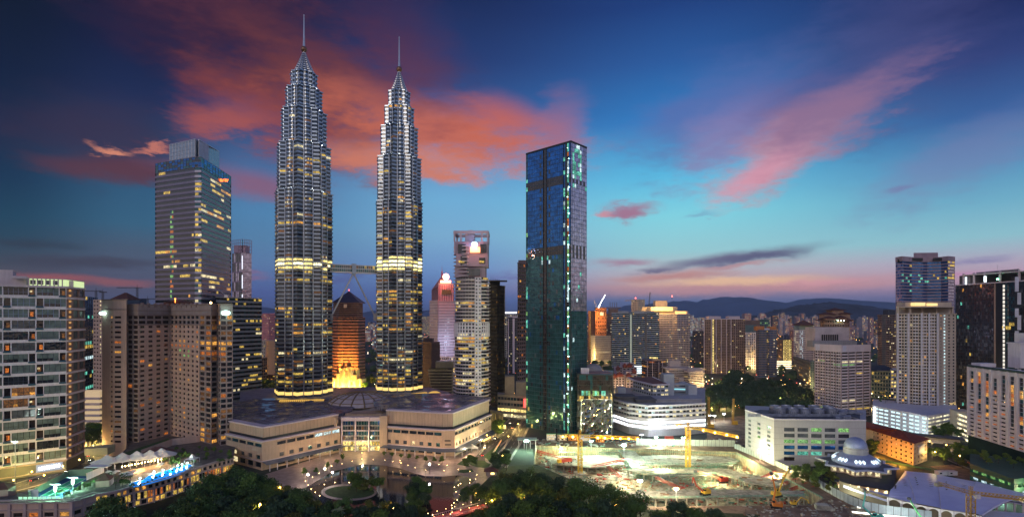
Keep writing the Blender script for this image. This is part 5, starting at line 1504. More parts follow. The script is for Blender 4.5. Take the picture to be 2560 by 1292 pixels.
def violet_sign_tower():
 t, q = tower('spire_tower', 'violet and white office tower with a red spire and glowing red ball sign', 'skyscraper', [(1074, 920), (1094, 895), (1137, 905)], Z(752, 900), 28, [8, 16], WHITEP, (.26, .26, .3, .28), [pick(4, p=.04, default=13), lambda r, c: (rnd.choice((8, 9, 8, 11)) if 6 <= c <= 10 and r < 22 else (9 if rnd.random() < .1 else 0))], cap=0)
 zt = Z(752, 900)
 w = mat('violet_stone', (.22, .13, .17), .8)
 extra(t, 'side_wall', w, lambda m: m.prism([XY(1079, 921), XY(1095.5, 894), XY(1096, 896), XY(1100, 940), XY(1080, 945)], 0, Z(722, 900)))
 extra(t, 'upper_wall', WHITEP, lambda m: m.prism([XY(1096, 896), XY(1134, 903), XY(1134, 935), XY(1097, 930)], zt - .1, Z(708, 900)))
 extra(t, 'rib', w, lambda m: [m.box((X(1100 + k * 5.6, 898), 896 + k * .9, zt), (1.2, 1, Z(712, 900) - zt)) for k in range(7)])
 extra(t, 'crown_window', PANES, lambda m: m.box((X(1116, 898), 897, Z(736, 898)), (16, .8, 8), R(8), 1))
 extra(t, 'sloped_roof', w, lambda m: m.loft([[(*XY(1080, 915), Z(722, 900)), (*XY(1130, 902), Z(708, 900)), (*XY(1130, 930), Z(708, 900)), (*XY(1082, 940), Z(722, 900))], [(*XY(1103, 915), Z(689, 900)), (*XY(1108, 914), Z(689, 900)), (*XY(1108, 922), Z(689, 900)), (*XY(1103, 922), Z(689, 900))]]))
 extra(t, 'spire', RED, lambda m: (m.tube((X(1105, 916), 916, Z(690, 900)), (X(1105, 916), 916, Z(676, 900)), 1.6, 1), m.tube((X(1105, 916), 916, Z(676, 900)), (X(1105, 916), 916, Z(660, 900)), .4, .1)))
 extra(t, 'ball_sign', glow('red_white_sign', (1, .36, .28), 9), lambda m: m.ball((X(1115, 890), 889, Z(692, 890)), 5.6, 14))
 extra(t, 'panel_sign', glow('red_orange_sign', (1, .34, .16), 7), lambda m: m.box((X(1114, 890), 890, Z(707, 890)), (18, 2, 4.2), R(8)))
 lamp('sign_light', (X(1115, 880), 872, Z(700, 880)), 50000, (1, .10, .06), 2, parent=t)
 lamp('facade_uplight', (X(1118, 880), 868, Z(860, 880)), 40000, (.6, .65, 1), 2, parent=t)
violet_sign_tower()
tower('office_block', 'low pale block at the foot of the violet spire tower', 'office building', [(1098, 880), (1138, 870)], Z(892, 875), 6, [8], WHITEP, (.2, .2, .3, .2), pick(4, p=.1), cap=0)
t, q = tower('unfinished_tower', 'dark unfinished tower wrapped in green netting with a flat cantilever roof', 'construction tower', [(1221, 640), (1243, 620), (1263, 635)], Z(716, 625), 34, [7, 6], mat('dark_netting', (.07, .06, .04), .9, var=.6, scale=.08), (.2, .2, .3, .15), pick(3, 2, p=.035, default=13), dep=.8)
extra(t, 'core', mat('dark_netting', (.07, .06, .04)), lambda m: m.box((X(1236, 640), 650, 0), (13, 20, Z(700, 640))))
extra(t, 'roof_platform', DGREY, lambda m: (m.box((X(1245, 630), 640, Z(702, 630)), (22, 18, .9)), [m.tube((X(1226 + k * 6, 630), 632, Z(702, 630)), (X(1228 + k * 5, 630), 632, Z(692, 630) - k * .8), .2) for k in range(6)]))
extra(t, 'scaffold', STEEL, lambda m: [(m.tube((X(1262, 628), 628 + k * 4, 60), (X(1262, 628), 628 + k * 4, Z(712, 628)), .18, n=4)) for k in range(4)])
t, q = tower('office_tower', 'slim dark tower with a white vertical fin beside the unfinished tower', 'office building', [(1268, 1000), (1299, 1010)], Z(794, 1000), 24, [8], DGREY, (.2, .2, .3, .2), pick(4, 3, p=.08), roof=[(1270, 1296, 790, 1004, 20, WHITE)], cap=0)
extra(t, 'fin', WHITE, lambda m: (m.box((X(1284, 995), 996, 0), (4, 2, Z(796, 1000))), m.box((X(1271, 995), 996, 0), (1.5, 2, Z(796, 1000)))))
t, q = tower('office_tower', 'grey tower with a white lit roof sign behind the white finned tower', 'office building', [(1262, 1400), (1297, 1400)], Z(786, 1400), 20, [8], GREY, (.2, .2, .3, .2), pick(4, p=.08), cap=0)
extra(t, 'roof_sign', glow('white_roof_sign', (.85, .9, 1), 3), lambda m: m.box((X(1276, 1398), 1398, Z(783, 1400)), (34, 1, 4)))
tower('apartment_tower', 'dark balconied apartment tower half hidden behind the blue glass tower', 'apartment building', [(1294, 590), (1318, 600)], Z(660, 595), 38, [5], mat('dim_mauve_render', (.20, .15, .16), .8), (.1, .1, .35, .1), pick(7, 2, p=.06, default=0), slab=.9, slabmat=mat('dim_mauve_render', (.2, .15, .16)), roof=[(1296, 1317, 650, 598, 12)], cap=0)
t, q = tower('shop_block', 'low beige block with a white lit shop band and red sign beside the blue tower', 'shop building', [(1244, 560), (1316, 545)], 24, 4, [9], mat('beige_render', (.38, .33, .24), .8), (.04, .04, .3, .2), lambda r, c: 14 if r == 1 else (4 if r == 0 else rnd.choice((0, 15, 9))), roof=[(1262, 1286, 940, 560, 14), (1290, 1316, 955, 560, 14)], depth=24)
extra(t, 'red_sign', glow('red_sign', (1, .06, .05), 3), lambda m: m.box((X(1312, 542), 542.5, 14), (2.2, 1, 9)))
t, q = tower('gate_wall', 'yellow lit curved wall block beside the mall, under street trees', 'building', [(1226, 520), (1258, 505)], 14, 1, [9], mat('sand_wall', (.52, .44, .26), .8), (.3, .3, .1, .1), pick(3, p=.3), depth=10, cap=0)
extra(t, 'base_light', glow('gold_strip', (1, .72, .2), 4), lambda m: m.box((X(1246, 500), 503, .4), (14, 1, 3)))
tower('bridge_wall', 'glowing yellow street front with shops under trees left of the blue tower', 'shop building', [(1252, 610), (1318, 590)], 7, 1, [10], mat('sand_wall', (.52, .44, .26)), (.05, .05, .1, .1), lambda r, c: 14, depth=10, cap=0)
lamp('street_light', (*XY(1282, 560), 6), 25000, (1, .66, .2), 1.5); lamp('street_light', (*XY(1240, 480), 7), 14000, (1, .66, .2), 1.5)

# -- right of the blue tower: middle distance
t, q = tower('unfinished_tower', 'orange netted tower under construction with cranes on top, right of the blue tower', 'construction tower', [(1488, 1290), (1516, 1300)], Z(772, 1300), 14, [5], mat('orange_netting', (.50, .20, .08), .9, var=.4), (.3, .3, .3, .3), pick(2, p=.05, default=13), roof=[(1490, 1514, 768, 1302, 20, mat('rust_slab', (.3, .14, .06)))], cap=0)
extra(t, 'white_panel', WHITE, lambda m: m.box((X(1505, 1288), 1290, Z(788, 1290)), (8, 1, 8)))
lamp('site_light', (X(1500, 1260), 1262, Z(790, 1270)), 120000, (1, .5, .15), 2, parent=t)
tower('apartment_tower', 'brown tower with a column of lit windows at the left of the orange netted tower', 'apartment building', [(1470, 1320), (1488, 1320)], Z(778, 1320), 22, [5], mat('rust_brown_render', (.28, .13, .08), .8), (.25, .25, .3, .3), lambda r, c: 3 if c == 1 and r > 4 else 13, cap=0)
t, q = tower('apartment_tower', 'brown residential tower with masts and a flat canopy roof behind the orange netted tower', 'apartment building', [(1515, 1400), (1560, 1400)], Z(785, 1400), 26, [9], mat('rust_brown_render2', (.24, .15, .11), .8), (.25, .25, .3, .3), pick(4, 2, p=.06, default=13), cap=0)
extra(t, 'roof_canopy', BROWN, lambda m: (m.box((X(1535, 1400), 1410, Z(770, 1400)), (36, 24, 2.5)), m.box((X(1535, 1400), 1410, Z(786, 1400)), (24, 18, 16)), [m.tube((X(1526 + 5.5 * k, 1400), 1404, Z(770, 1400)), (X(1526 + 5.5 * k, 1400), 1404, Z(755, 1400)), .6) for k in range(4)]))
t, q = tower('grid_office', 'cream office block with a dense grid of small windows, floodlit at its left', 'office building', [(1477, 1180), (1488, 1150), (1527, 1165)], Z(840, 1155), 14, [4, 14], CREAM2, (.3, .3, .35, .3), [lambda r, c: 3 if r < 8 else 0, lambda r, c: 14 if r in (1, 2) and (c < 5 or c > 7) else (4 if r == 6 else 13)], cap=0)
lamp('facade_uplight', (X(1474, 1140), 1142, 22), 160000, (1, .7, .25), 2, parent=t)
def balcony_tower(px0, px1, Ya, Yb, zt, label, nc, wallm, paner, slabm=None):
 return tower('balcony_tower', label, 'apartment building', [(px0, Ya), (px1, Yb)], zt, 31, [nc], wallm, (.03, .03, .2, .08), paner, .5, slab=.8, slabmat=slabm or WHITE, cap=60)
tealp = lambda r, c: rnd.choice((3, 2, 4)) if rnd.random() < .035 else rnd.choice((9, 9, 0, 8))
BLUEW = mat('blue_frame_wall', (.14, .19, .25), .6)
balcony_tower(1529, 1572, 1010, 1000, Z(783, 1000), 'teal glass balcony tower, left half of the blue twin block', 12, BLUEW, tealp, mat('pale_blue_slab', (.42, .46, .52)))
balcony_tower(1582, 1613, 1000, 985, Z(782, 985), 'teal glass balcony tower with a dark notch, middle of the blue twin block', 9, BLUEW, tealp, mat('pale_blue_slab', (.42, .46, .52)))
t, q = balcony_tower(1617, 1648, 985, 975, Z(782, 980), 'teal glass balcony tower with a lit sky garden low on its front', 9, BLUEW, lambda r, c: (14 if r == 8 and 1 < c < 8 else tealp(r, c)), mat('pale_blue_slab', (.42, .46, .52)))
m = MB(); m.box((X(1577, 1004), 1012, 0), (8, 14, Z(779, 1000))); m.build('core', BLUEW, t)
m = MB(); m.box((X(1615, 986), 992, 0), (4, 14, Z(784, 985))); m.build('core', DGREY, t)
m = MB(); m.box((X(1578, 998), 1000.0, 8), (.9, .7, Z(786, 1000) - 8)); m.build('light_strip', glow('pale_green_strip', (.9, 1, .75), .8), t)
m = MB()
for a, b, Y in ((1545, 1572, 1004), (1585, 1636, 985)):
 m.quad((X(a, Y), Y + 1, Z(784, Y)), (X(b, Y), Y + 1, Z(784, Y)), (X(b, Y), Y + 1, Z(777, Y)), (X(a, Y), Y + 1, Z(777, Y)))
m.build('roof_screen', mat('pale_glass_screen', (.3, .33, .38), .3), t)
m = MB()
for k in range(5): m.box((X(1594, 970), 968, 4 + 3.2 * k), (17, 2, 1.6))
m.build('lit_deck', glow('cold_deck', (.8, .95, 1), 1.8), t)
tower('apartment_tower', 'tall cream tower with a lit stair column behind the blue balcony towers', 'apartment building', [(1578, 1210), (1594, 1190), (1612, 1200)], Z(750, 1200), 30, [4, 5], CREAM2, (.3, .3, .3, .3), [pick(2, 4, p=.12, default=13), lambda r, c: 3 if c == 4 else (4 if rnd.random() < .04 else 6)], roof=[(1566, 1580, 762, 1220, 20)], cap=0)
t, q = tower('apartment_tower', 'cream and glass residential tower with an orange floodlit penthouse band', 'apartment building', [(1648, 1050), (1681, 1040), (1693, 1030), (1725, 1045)], Z(786, 1045), 32, [9, 4, 8], mat('mauve_cream_render', (.42, .38, .40), .75), (.16, .16, .28, .14), pick(2, 3, 4, p=.07, default=15), slab=.5, slabmat=WHITEP, cap=60)
extra(t, 'penthouse', mat('warm_cream_render', (.6, .5, .36), .8), lambda m: (m.box((X(1648, 1060), 1070, Z(788, 1050)), (72, 26, Z(767, 1050) - Z(788, 1050))), m.box((X(1704, 1052), 1062, Z(788, 1050)), (26, 20, Z(777, 1050) - Z(788, 1050)))))
extra(t, 'penthouse_light', glow('amber_roof_band', (1, .52, .12), 1.9), lambda m: (m.box((X(1658, 1040), 1050, Z(777, 1045)), (44, 1.2, 8)), m.box((X(1704, 1045), 1050, Z(786, 1045)), (22, 1.2, 6))))
extra(t, 'lift_house', CREAM2, lambda m: m.box((X(1654, 1075), 1085, Z(768, 1050)), (25, 16, Z(751, 1070) - Z(768, 1050))))
lamp('penthouse_lamp', (X(1655, 1030), 1030, Z(765, 1040)), 90000, (1, .55, .15), 2, parent=t)
for px, py in ((1589, 745), (1645, 745)):
 b = thing('beacon_mast', 'thin mast with a red beacon on the %s tower' % ('cream lit stair' if px < 1600 else 'orange penthouse'), 'mast', (X(px, 1195), 1195 if px < 1600 else 1090, 0))
 extra(b, 'pole', DGREY, lambda m: m.tube((X(px, 1195), 1195 if px < 1600 else 1090, Z(752, 1195)), (X(px, 1195), 1195 if px < 1600 else 1090, Z(py, 1195)), .3))
 extra(b, 'beacon', G_RED, lambda m: m.ball((X(px, 1195), 1195 if px < 1600 else 1090, Z(py, 1195)), 1.3, 8))

# -- middle ground blocks
def pagoda_flats():
 t = thing('red_roof_flats', 'stepped white flats with small red tiled roofs and balconies right of the glass podium', 'apartment building', (X(1560, 800), 800, 0))
 w, wins, sl = MB(), {}, MB()
 rr = random.Random(2)
 for (a, b, Y, py, n) in ((1531, 1562, 800, 938, 4), (1540, 1592, 815, 918, 6), (1556, 1586, 812, 908, 3), (1566, 1592, 795, 930, 3)):
  zt = Z(py, Y); nf = max(4, int(zt / 3.6))
  facade(w, wins, XY(a, Y), XY(b, Y), 0, zt, n, nf, .22, .22, .3, .2, .5, pick(3, p=.06, default=13), key='row', tag_=a); h = zt / nf
  w.box((X((a + b) / 2, Y), Y + 9, 0), (X(b, Y) - X(a, Y) - .2, 15.6, zt - .1))
  for f_ in range(nf): strip(sl, [XY(a, Y), XY(b, Y)], f_ * h + h * .9, f_ * h + h * 1.2, 1.0, 1.2)
 w.build('wall', WHITEP, t); win_objects(t, wins, 'window_band'); sl.build('balcony', WHITEP, t)
 for px, Y, py, r in ((1536, 792, 934, 4.5), (1549, 790, 930, 6), (1562, 806, 908, 4), (1574, 806, 907, 4.5), (1585, 796, 922, 4.5), (1545, 808, 914, 4), (1572, 790, 932, 5)):
  m = MB(); c = XY(px, Y); z = Z(py + 6, Y)
  m.loft([[(c[0] + sx * q, c[1] + sy * q * .8, z + zz) for sx, sy in ((-1, -1), (1, -1), (1, 1), (-1, 1))] for q, zz in ((r * .72, -3), (r * .72, 0), (r, 0), (r * .5, 1.8), (.2, 4.4))])
  m.build('red_roof', ROOFR, t)
pagoda_flats()
t, q = tower('office_block', 'dark violet eight sided office block with pale vertical fins', 'office building', [(1604, 842), (1613, 826), (1640, 818), (1662, 828), (1667, 842)], Z(902, 825), 11, [2, 6, 5, 2], mat('dark_violet_panel', (.12, .085, .12), .5), (.04, .04, .3, .1), clumpy((2, 7), .12, 13, .3), roof=[(1606, 1616, 900, 845, 8)], trim=mat('dark_violet_panel', (.12, .085, .12)))
m = MB()
for px, Y in ((1618, 824), (1631, 820), (1647, 820), (1656, 825)): m.box((X(px, Y), Y - .6, 0), (.7, .8, Z(902, 825)))
m.build('fin', WHITEP, t)
def terraces():
 t = thing('terraced_block', 'white terraced block of long open parking like bands behind the low grey complex', 'hospital', (X(1712, 780), 780, 0))
 w, d = MB(), MB()
 for (a, Ya, b, Yb, py, nf, out) in ((1664, 800, 1735, 790, 922, 11, .0), (1722, 765, 1759, 775, 930, 11, .0), (1672, 770, 1730, 762, 965, 7, 0)):
  zt = Z(py, (Ya + Yb) / 2); h = zt / nf; A, B_ = XY(a, Ya), XY(b, Yb)
  ln = [A, B_, (B_[0], B_[1] + 22)]
  for f_ in range(nf):
   strip(w, ln, f_ * h + h * .0, f_ * h + h * .52, .9, 3)
  i_ = offset(ln, -1.8, False)
  for p, q in zip(i_, i_[1:]):
   n = max(2, int(math.dist(p, q) / 5))
   for f_ in range(nf):
    for k in range(n):
     e0, e1 = k / n, (k + 1) / n; u = [tuple(p[s] + (q[s] - p[s]) * e for s in (0, 1)) for e in (e0, e1)]
     d.quad((*u[0], f_ * h), (*u[1], f_ * h), (*u[1], f_ * h + h), (*u[0], f_ * h + h), rnd.choice((2, 3)) if rnd.random() < .12 else rnd.choice((13, 0)))
  w.prism([A, B_, (B_[0], B_[1] + 22), (A[0], A[1] + 22)], zt - .6, zt + 1.6)
 w.box((X(1689, 805), 812, Z(918, 800)), (17, 9, 10)); w.box((X(1741, 775), 780, Z(930, 770)), (22, 8, 5.5)); w.box((X(1706, 765), 770, Z(968, 765)), (5, 6, 14))
 w.build('terrace', mat('mauve_white_render', (.50, .43, .42), .75, var=.12, streak=.5), t); d.build('window_band', PANES, t)
terraces()
def low_complex():
 t = thing('low_complex', 'wide low grey white complex of stepped roofs with two bright white light bands', 'shopping centre', (X(1640, 480), 480, 0))
 line = [XY(1533, 508), XY(1572, 482), XY(1620, 470), XY(1700, 476), XY(1763, 484)]
 zt = 27; w, wins, sl, lt = MB(), {}, MB(), MB()
 for i, (a, b) in enumerate(zip(line, line[1:])):
  facade(w, wins, a, b, 15, zt, [6, 6, 9, 8][i], 3, .02, .02, .42, .08, .8, lambda r, c: rnd.choice((0, 15, 15, 12, 0, 4)) if rnd.random() < .96 else 11, key='row')
  w.quad((*a, 0), (*b, 0), (*b, 15), (*a, 15))
 for z in (15, 19, 23, zt): strip(sl, line, z - .2, z + 1.5, 1.2, 2.0)
 for z in (7.2, 11.4): strip(lt, line, z, z + 1.7, .35, .4)
 for z in (5.9, 9.6, 13.6): strip(sl, line, z, z + .9, .9, 1.2)
 bk = [XY(1763, 600), XY(1540, 600)]
 w.prism(line + bk, zt - .3, zt);
 w.build('wall', mat('grey_white_render', (.40, .39, .42), .7, var=.15, streak=.5), t); win_objects(t, wins, 'window_band'); sl.build('white_band', WHITE, t); lt.build('light_band', glow('cold_band', (.86, .95, 1), 4.2), t)
 # upper block with its red brown roof
 A, B_, C_ = XY(1582, 565), XY(1632, 525), XY(1672, 530); z2 = 39; u, uw = MB(), {}
 facade(u, uw, A, B_, zt, z2, 9, 3, .06, .06, .4, .12, .6, pick(4, 9, p=.2, default=0), key='row'); facade(u, uw, B_, C_, zt, z2, 4, 3, .1, .1, .4, .12, .6, pick(4, 9, p=.3, default=15), key='row')
 u.quad((*C_, zt), (C_[0], 590, zt), (C_[0], 590, z2), (*C_, z2))
 o = u.build('upper_block', mat('blue_white_render', (.42, .46, .52), .7, var=.1), t); win_objects(t, uw, 'upper_window_band')
 m = MB(); m.prism(offset([A, B_, C_, (C_[0], 590), (A[0], 590)], 1.0), z2, z2 + 1.3); m.build('roof_slab', WHITE, t)
 m = MB(); m.prism(offset([A, B_, C_, (C_[0], 590), (A[0], 590)], -1.6), z2 + 1.3, z2 + 1.6); m.build('red_roof', mat('maroon_roof', (.16, .05, .05), .8, var=.3), t)
 m = MB(); m.box((*XY(1668, 545), zt), (11, 12, 22)); m.box((*XY(1552, 530), zt), (8, 10, 10)); m.build('lift_house', mat('blue_white_render', (.42, .46, .52)), t)
 m = MB(); A2, B2 = XY(1672, 560), XY(1725, 555)
 for k in range(3): strip(m, [A2, B2, (B2[0], B2[1] + 20)], zt + 1.5 + 3.4 * k, zt + 3.2 + 3.4 * k, .6, 6)
 m.box((*XY(1728, 548), zt), (9, 10, 10)); m.build('terrace_deck', mat('blue_white_render', (.42, .46, .52)), t)
 m = MB(); strip(m, [A2, B2], zt + 3.3, zt + 4.6, -.5, .4); m.build('deck_light', glow('cyan_deck', (.35, .9, 1), .9), t)
 for a, b, Y, z, h in ((1545, 1592, 500, zt, 3.5), (1592, 1640, 490, zt, 2.6), (1640, 1755, 494, zt, 2.4)):
  m = MB(); m.box((X((a + b) / 2, Y), Y + 12, z), (X(b, Y) - X(a, Y), 22, h)); m.box((X((a + b) / 2, Y), Y + 12, z + h), (X(b, Y) - X(a, Y) + 2, 24, .8)); m.build('roof_pavilion', DGREY if Y != 494 else mat('grey_white_render', (.4, .39, .42)), t)
 rr = random.Random(9)
 for k in range(34):
  m = MB(); m.box((*XY(rr.uniform(1548, 1750), rr.uniform(495, 585)), zt), (rr.uniform(1, 4), rr.uniform(1, 3), rr.uniform(.8, 2.6))); m.build('roof_plant', GREY, t)
 lamp('band_light', (X(1650, 462), 458, 9), 12000, (.85, .95, 1), 2, parent=t)
low_complex()

# -- right side, far row
t, q = tower('apartment_tower', 'wide brown ribbed apartment tower with one bright column of lights', 'apartment building', [(1761, 1010), (1815, 1000), (1863, 1005)], Z(798, 1005), 34, [11, 10], mat('brown_rib_render', (.30, .20, .16), .8), (.12, .12, .34, .16), [lambda r, c: 14 if c == 4 else (3 if rnd.random() < .02 else rnd.choice((13, 0))), pick(3, 4, p=.03, default=13)], roof=[(1772, 1802, 790, 1015, 16, WHITEP), (1822, 1850, 790, 1015, 16, WHITEP)], trim=WHITEP, cap=0, slab=.2, slabmat=mat('brown_rib_render', (.3, .2, .16)))
extra(t, 'rib', WHITEP, lambda m: [m.box((X(px, 1004), 1000 + abs(px - 1815) * .14, 0), (1.1, 1.4, Z(798, 1004))) for px in (1762, 1779, 1790, 1802, 1814, 1826, 1838, 1850, 1862)])
tower('apartment_tower', 'dark bluish grey tower between the orange penthouse tower and the brown ribbed tower', 'apartment building', [(1731, 1150), (1761, 1150)], Z(828, 1150), 26, [8], mat('dark_slate_render', (.09, .08, .10), .8), (.2, .2, .3, .2), pick(2, 4, p=.05, default=13), cap=0)
tower('apartment_tower', 'white gridded tower with scattered warm windows right of the brown ribbed tower', 'apartment building', [(1861, 1080), (1893, 1075)], Z(832, 1078), 22, [7], WHITE, (.2, .2, .2, .22), pick(2, 3, p=.13, default=13), roof=[(1861, 1892, 812, 1080, 14, mat('teal_grey', (.10, .16, .17))), (1862, 1900, 800, 1100, 14, mat('brown_box', (.16, .11, .1)))], cap=0)
tower('office_tower', 'dark teal topped tower just behind the white gridded tower', 'office building', [(1896, 1160), (1924, 1160)], Z(799, 1160), 20, [7], mat('teal_grey', (.1, .16, .17)), (.1, .1, .3, .2), pick(10, p=.1, default=9), cap=0)
t, q = tower('apartment_tower', 'blue glass apartment tower with brown balcony sides and an orange capped roof', 'apartment building', [(1890, 955), (1897, 945), (1917, 945), (1923, 950), (1941, 952)], Z(826, 950), 27, [2, 6, 2, 5], mat('blue_render', (.20, .27, .40), .6), (.08, .08, .3, .1), [lambda r, c: 13, lambda r, c: rnd.choice((9, 8, 8)), lambda r, c: rnd.choice((3, 3, 13)) if rnd.random() < .5 else 0, lambda r, c: 4 if rnd.random() < .05 else 8], slab=.35, slabmat=mat('rust_slab2', (.3, .2, .16)), roof=[(1892, 1911, 815, 950, 12, mat('orange_cap', (.5, .2, .07))), (1925, 1940, 816, 954, 12, mat('orange_cap', (.5, .2, .07))), (1911, 1925, 820, 955, 10, WHITE)], cap=0)
t, q = tower('apartment_tower', 'brown tower with bright yellow zigzag balconies and a white lit podium', 'apartment building', [(1943, 1110), (1958, 1105), (1979, 1110)], Z(850, 1105), 22, [4, 6], mat('rust_brown_render3', (.22, .12, .09), .8), (.1, .1, .35, .1), [pick(2, p=.1, default=13), lambda r, c: 14 if (c + r) % 2 or c in (0, 4) else 3], cap=0)
extra(t, 'lit_podium', glow('pale_yellow_deck', (1, .9, .6), 2), lambda m: [m.box((X(1961, 1095), 1096, 1 + k * 4.5), (30, 2, 2)) for k in range(4)])
tower('apartment_tower', 'dark pinkish block behind the tower with the yellow zigzag balconies', 'apartment building', [(1974, 1250), (1990, 1250)], Z(826, 1250), 26, [5], mat('dim_pink_render', (.25, .13, .14), .8), (.2, .2, .3, .3), pick(2, 7, p=.12, default=13), cap=0)
t, q = tower('pyramid_roof_tower', 'teal glass office tower with white grid sides and a brown pyramid roof', 'office building', [(1984, 1010), (1999, 995), (2008, 1000), (2030, 1000), (2042, 1000)], Z(826, 1000), 20, [5, 3, 7, 3], WHITEP, (.2, .2, .25, .2), [pick(4, p=.25, default=0), lambda r, c: 11 if rnd.random() < .6 else 0, lambda r, c: (5 if r == 3 and c > 2 else 9), pick(4, p=.1)], cap=0)
extra(t, 'attic', mat('sage_render', (.26, .32, .27), .8), lambda m: m.box((X(2014, 1005), 1012, Z(827, 1000)), (26, 18, Z(813, 1000) - Z(827, 1000))))
extra(t, 'pyramid_roof', ROOFB, lambda m: m.loft([[(X(2014, 1005) + sx * r, 1012 + sy * r, z) for sx, sy in ((-1, -1), (1, -1), (1, 1), (-1, 1))] for r, z in ((14.5, Z(813, 1000)), (14.5, Z(812, 1000)), (.3, Z(800, 1005)))]))
tower('office_block', 'long low brown block below the teal pyramid roofed tower', 'office building', [(1983, 960), (2038, 800)], Z(898, 900), 6, [20], mat('dun_stone', (.24, .20, .15), .8), (.15, .15, .3, .2), pick(2, 4, p=.08, default=9), cap=0, depth=40)
tower('office_block', 'narrow blue green gridded block at the left edge of the white banded block', 'office building', [(2026, 760), (2040, 755)], Z(905, 757), 13, [3], mat('teal_grey2', (.12, .17, .18), .7), (.2, .2, .25, .2), pick(9, p=.3), cap=0)
def temple_tower():
 t, q = tower('pagoda_top_tower', 'brown apartment tower with clustered tiled pagoda roofs above the white banded block', 'apartment building', [(2050, 815), (2062, 800), (2111, 800), (2124, 815)], Z(798, 805), 16, [3, 8, 3], mat('warm_brown_render', (.34, .22, .17), .8), (.2, .2, .3, .2), pick(3, p=.05, default=13), cap=0)
 for px, py, r, Y in ((2056, 797, 9, 805), (2117, 798, 9, 806), (2071, 792, 10, 800), (2101, 791, 9, 800), (2066, 782, 11, 812), (2107, 781, 11, 812), (2087, 772, 13, 815)):
  c = XY(px, Y); z = Z(py + 4, Y); b = MB(); b.box((*c, Z(800, 805) - .1), (r * 1.35, r * 1.2, z - Z(800, 805))); o = b.build('roof_pavilion', mat('warm_brown_render', (.34, .22, .17)), t)
  m = MB(); m.loft([[(c[0] + sx * k, c[1] + sy * k * .8, z + zz) for sx, sy in ((-1, -1), (1, -1), (1, 1), (-1, 1))] for k, zz in ((r * .95, 0), (r * .97, .4), (r * .5, 2.2), (.2, 4.2))]); m.build('tiled_roof', ROOFB, o)
 extra(t, 'roof_lamp', G_GREEN, lambda m: [m.ball((X(px, 796), 796, Z(801, 796)), .6, 6) for px in (2094, 2102, 2110)])
temple_tower()
def banded_block():
 t, q = tower('banded_block', 'white and brown banded office block with a plain pinkish parapet and stepped roof house', 'office building', [(2037, 585), (2103, 556), (2176, 572)], Z(880, 558), 22, [10, 4], WHITEP, (.012, .012, .46, .03), clumpy((3, 4, 10), .06, 13, .2), 1.2, trim=WHITEP)
 zt = Z(880, 558)
 a, b, c = q
 m = MB(); strip(m, q, zt, Z(862, 558), .5, 1.2); m.build('upper_parapet', WHITEP, t)
 o = MB(); ra = XY(2040, 600); rb = XY(2126, 600); z1 = Z(862, 558) - 1
 o.box((X(2083, 600), 612, z1 - 8), (rb[0] - ra[0], 20, Z(818, 602) - z1 + 8)); rh = o.build('roof_house', mat('rosy_render', (.50, .42, .44), .8), t)
 o = MB()
 for k in range(8): o.box((X(2058 + k * 5.4, 600), 601.6, z1 + 3), (1.3, .9, Z(836, 600) - z1 - 3), 0, 0)
 o.build('louvre', BLACK, rh)
 o = MB(); o.box((X(2090, 590), 598, z1 - 3), (50, 12, 7)); o.build('roof_plant', GREY, t)
 o = MB()
 for p, e in ((a, (b[0] - a[0], b[1] - a[1])), (b, (c[0] - b[0], c[1] - b[1]))):
  L = math.hypot(*e); d = (e[0] / L, e[1] / L); s = 1.5 if p is a else 2; p0 = (p[0] + d[0] * s, p[1] + d[1] * s); nn = (d[1], -d[0])
  o.quad((p0[0] + nn[0] * .6, p0[1] + nn[1] * .6, zt + 1), (p0[0] + d[0] * 5 + nn[0] * .6, p0[1] + d[1] * 5 + nn[1] * .6, zt + 1), (p0[0] + d[0] * 5 + nn[0] * .6, p0[1] + d[1] * 5 + nn[1] * .6, zt + 7), (p0[0] + nn[0] * .6, p0[1] + nn[1] * .6, zt + 7))
 o.build('sign_panel', mat('pale_violet_panel', (.62, .6, .72)), t)
 m = MB()
 for p, e, n in ((a, b, 5), (b, c, 4)):
  for k in range(n + (p is b)):
   z = [p[s] + (e[s] - p[s]) * k / n for s in (0, 1)]; m.box((z[0], z[1] - .1, 0), (.7, .7, zt))
 m.build('column', mat('mauve_brown_stone', (.34, .25, .25), .8), t)
banded_block()
tower('apartment_tower', 'brown tower with a pale blank edge, right of the white banded block', 'apartment building', [(2194, 905), (2204, 890), (2216, 890), (2240, 900)], Z(788, 895), 36, [3, 1, 6], mat('brown_rib_render2', (.30, .20, .16), .8), (.12, .12, .3, .14), [pick(2, p=.02, default=13), lambda r, c: 6, pick(4, 3, p=.08, default=13)], roof=[(2220, 2242, 774, 905, 12, DGREY)], cap=0)
tower('office_block', 'low greenish block with a dark hipped roof behind the parking podium', 'office building', [(2172, 700), (2228, 690)], Z(928, 695), 7, [8], mat('sage_stone', (.34, .36, .26), .8), (.2, .2, .2, .2), pick(3, p=.15, default=9), cap=0)
t = tower('shop_block', 'small block with bright cold lights between the hipped roof block and the white condominium', 'shop building', [(2226, 690), (2243, 690)], Z(925, 690), 8, [2], WHITE, (.1, .1, .3, .2), pick(14, 3, p=.6), cap=0)
m = MB(); c = XY(2200, 705); m.loft([[(c[0] + sx * a, c[1] + sy * b, z) for sx, sy in ((-1, -1), (1, -1), (1, 1), (-1, 1))] for a, b, z in ((16.5, 9, Z(927, 695)), (16.5, 9, Z(926, 695)), (6, .5, Z(914, 695)))])
rt = [o for o in COL.objects if o.name.startswith('office_block') and 'hipped roof behind' in str(o.get('label'))][0]
m.build('hipped_roof', mat('slate_roof2', (.06, .07, .09), .7), rt)

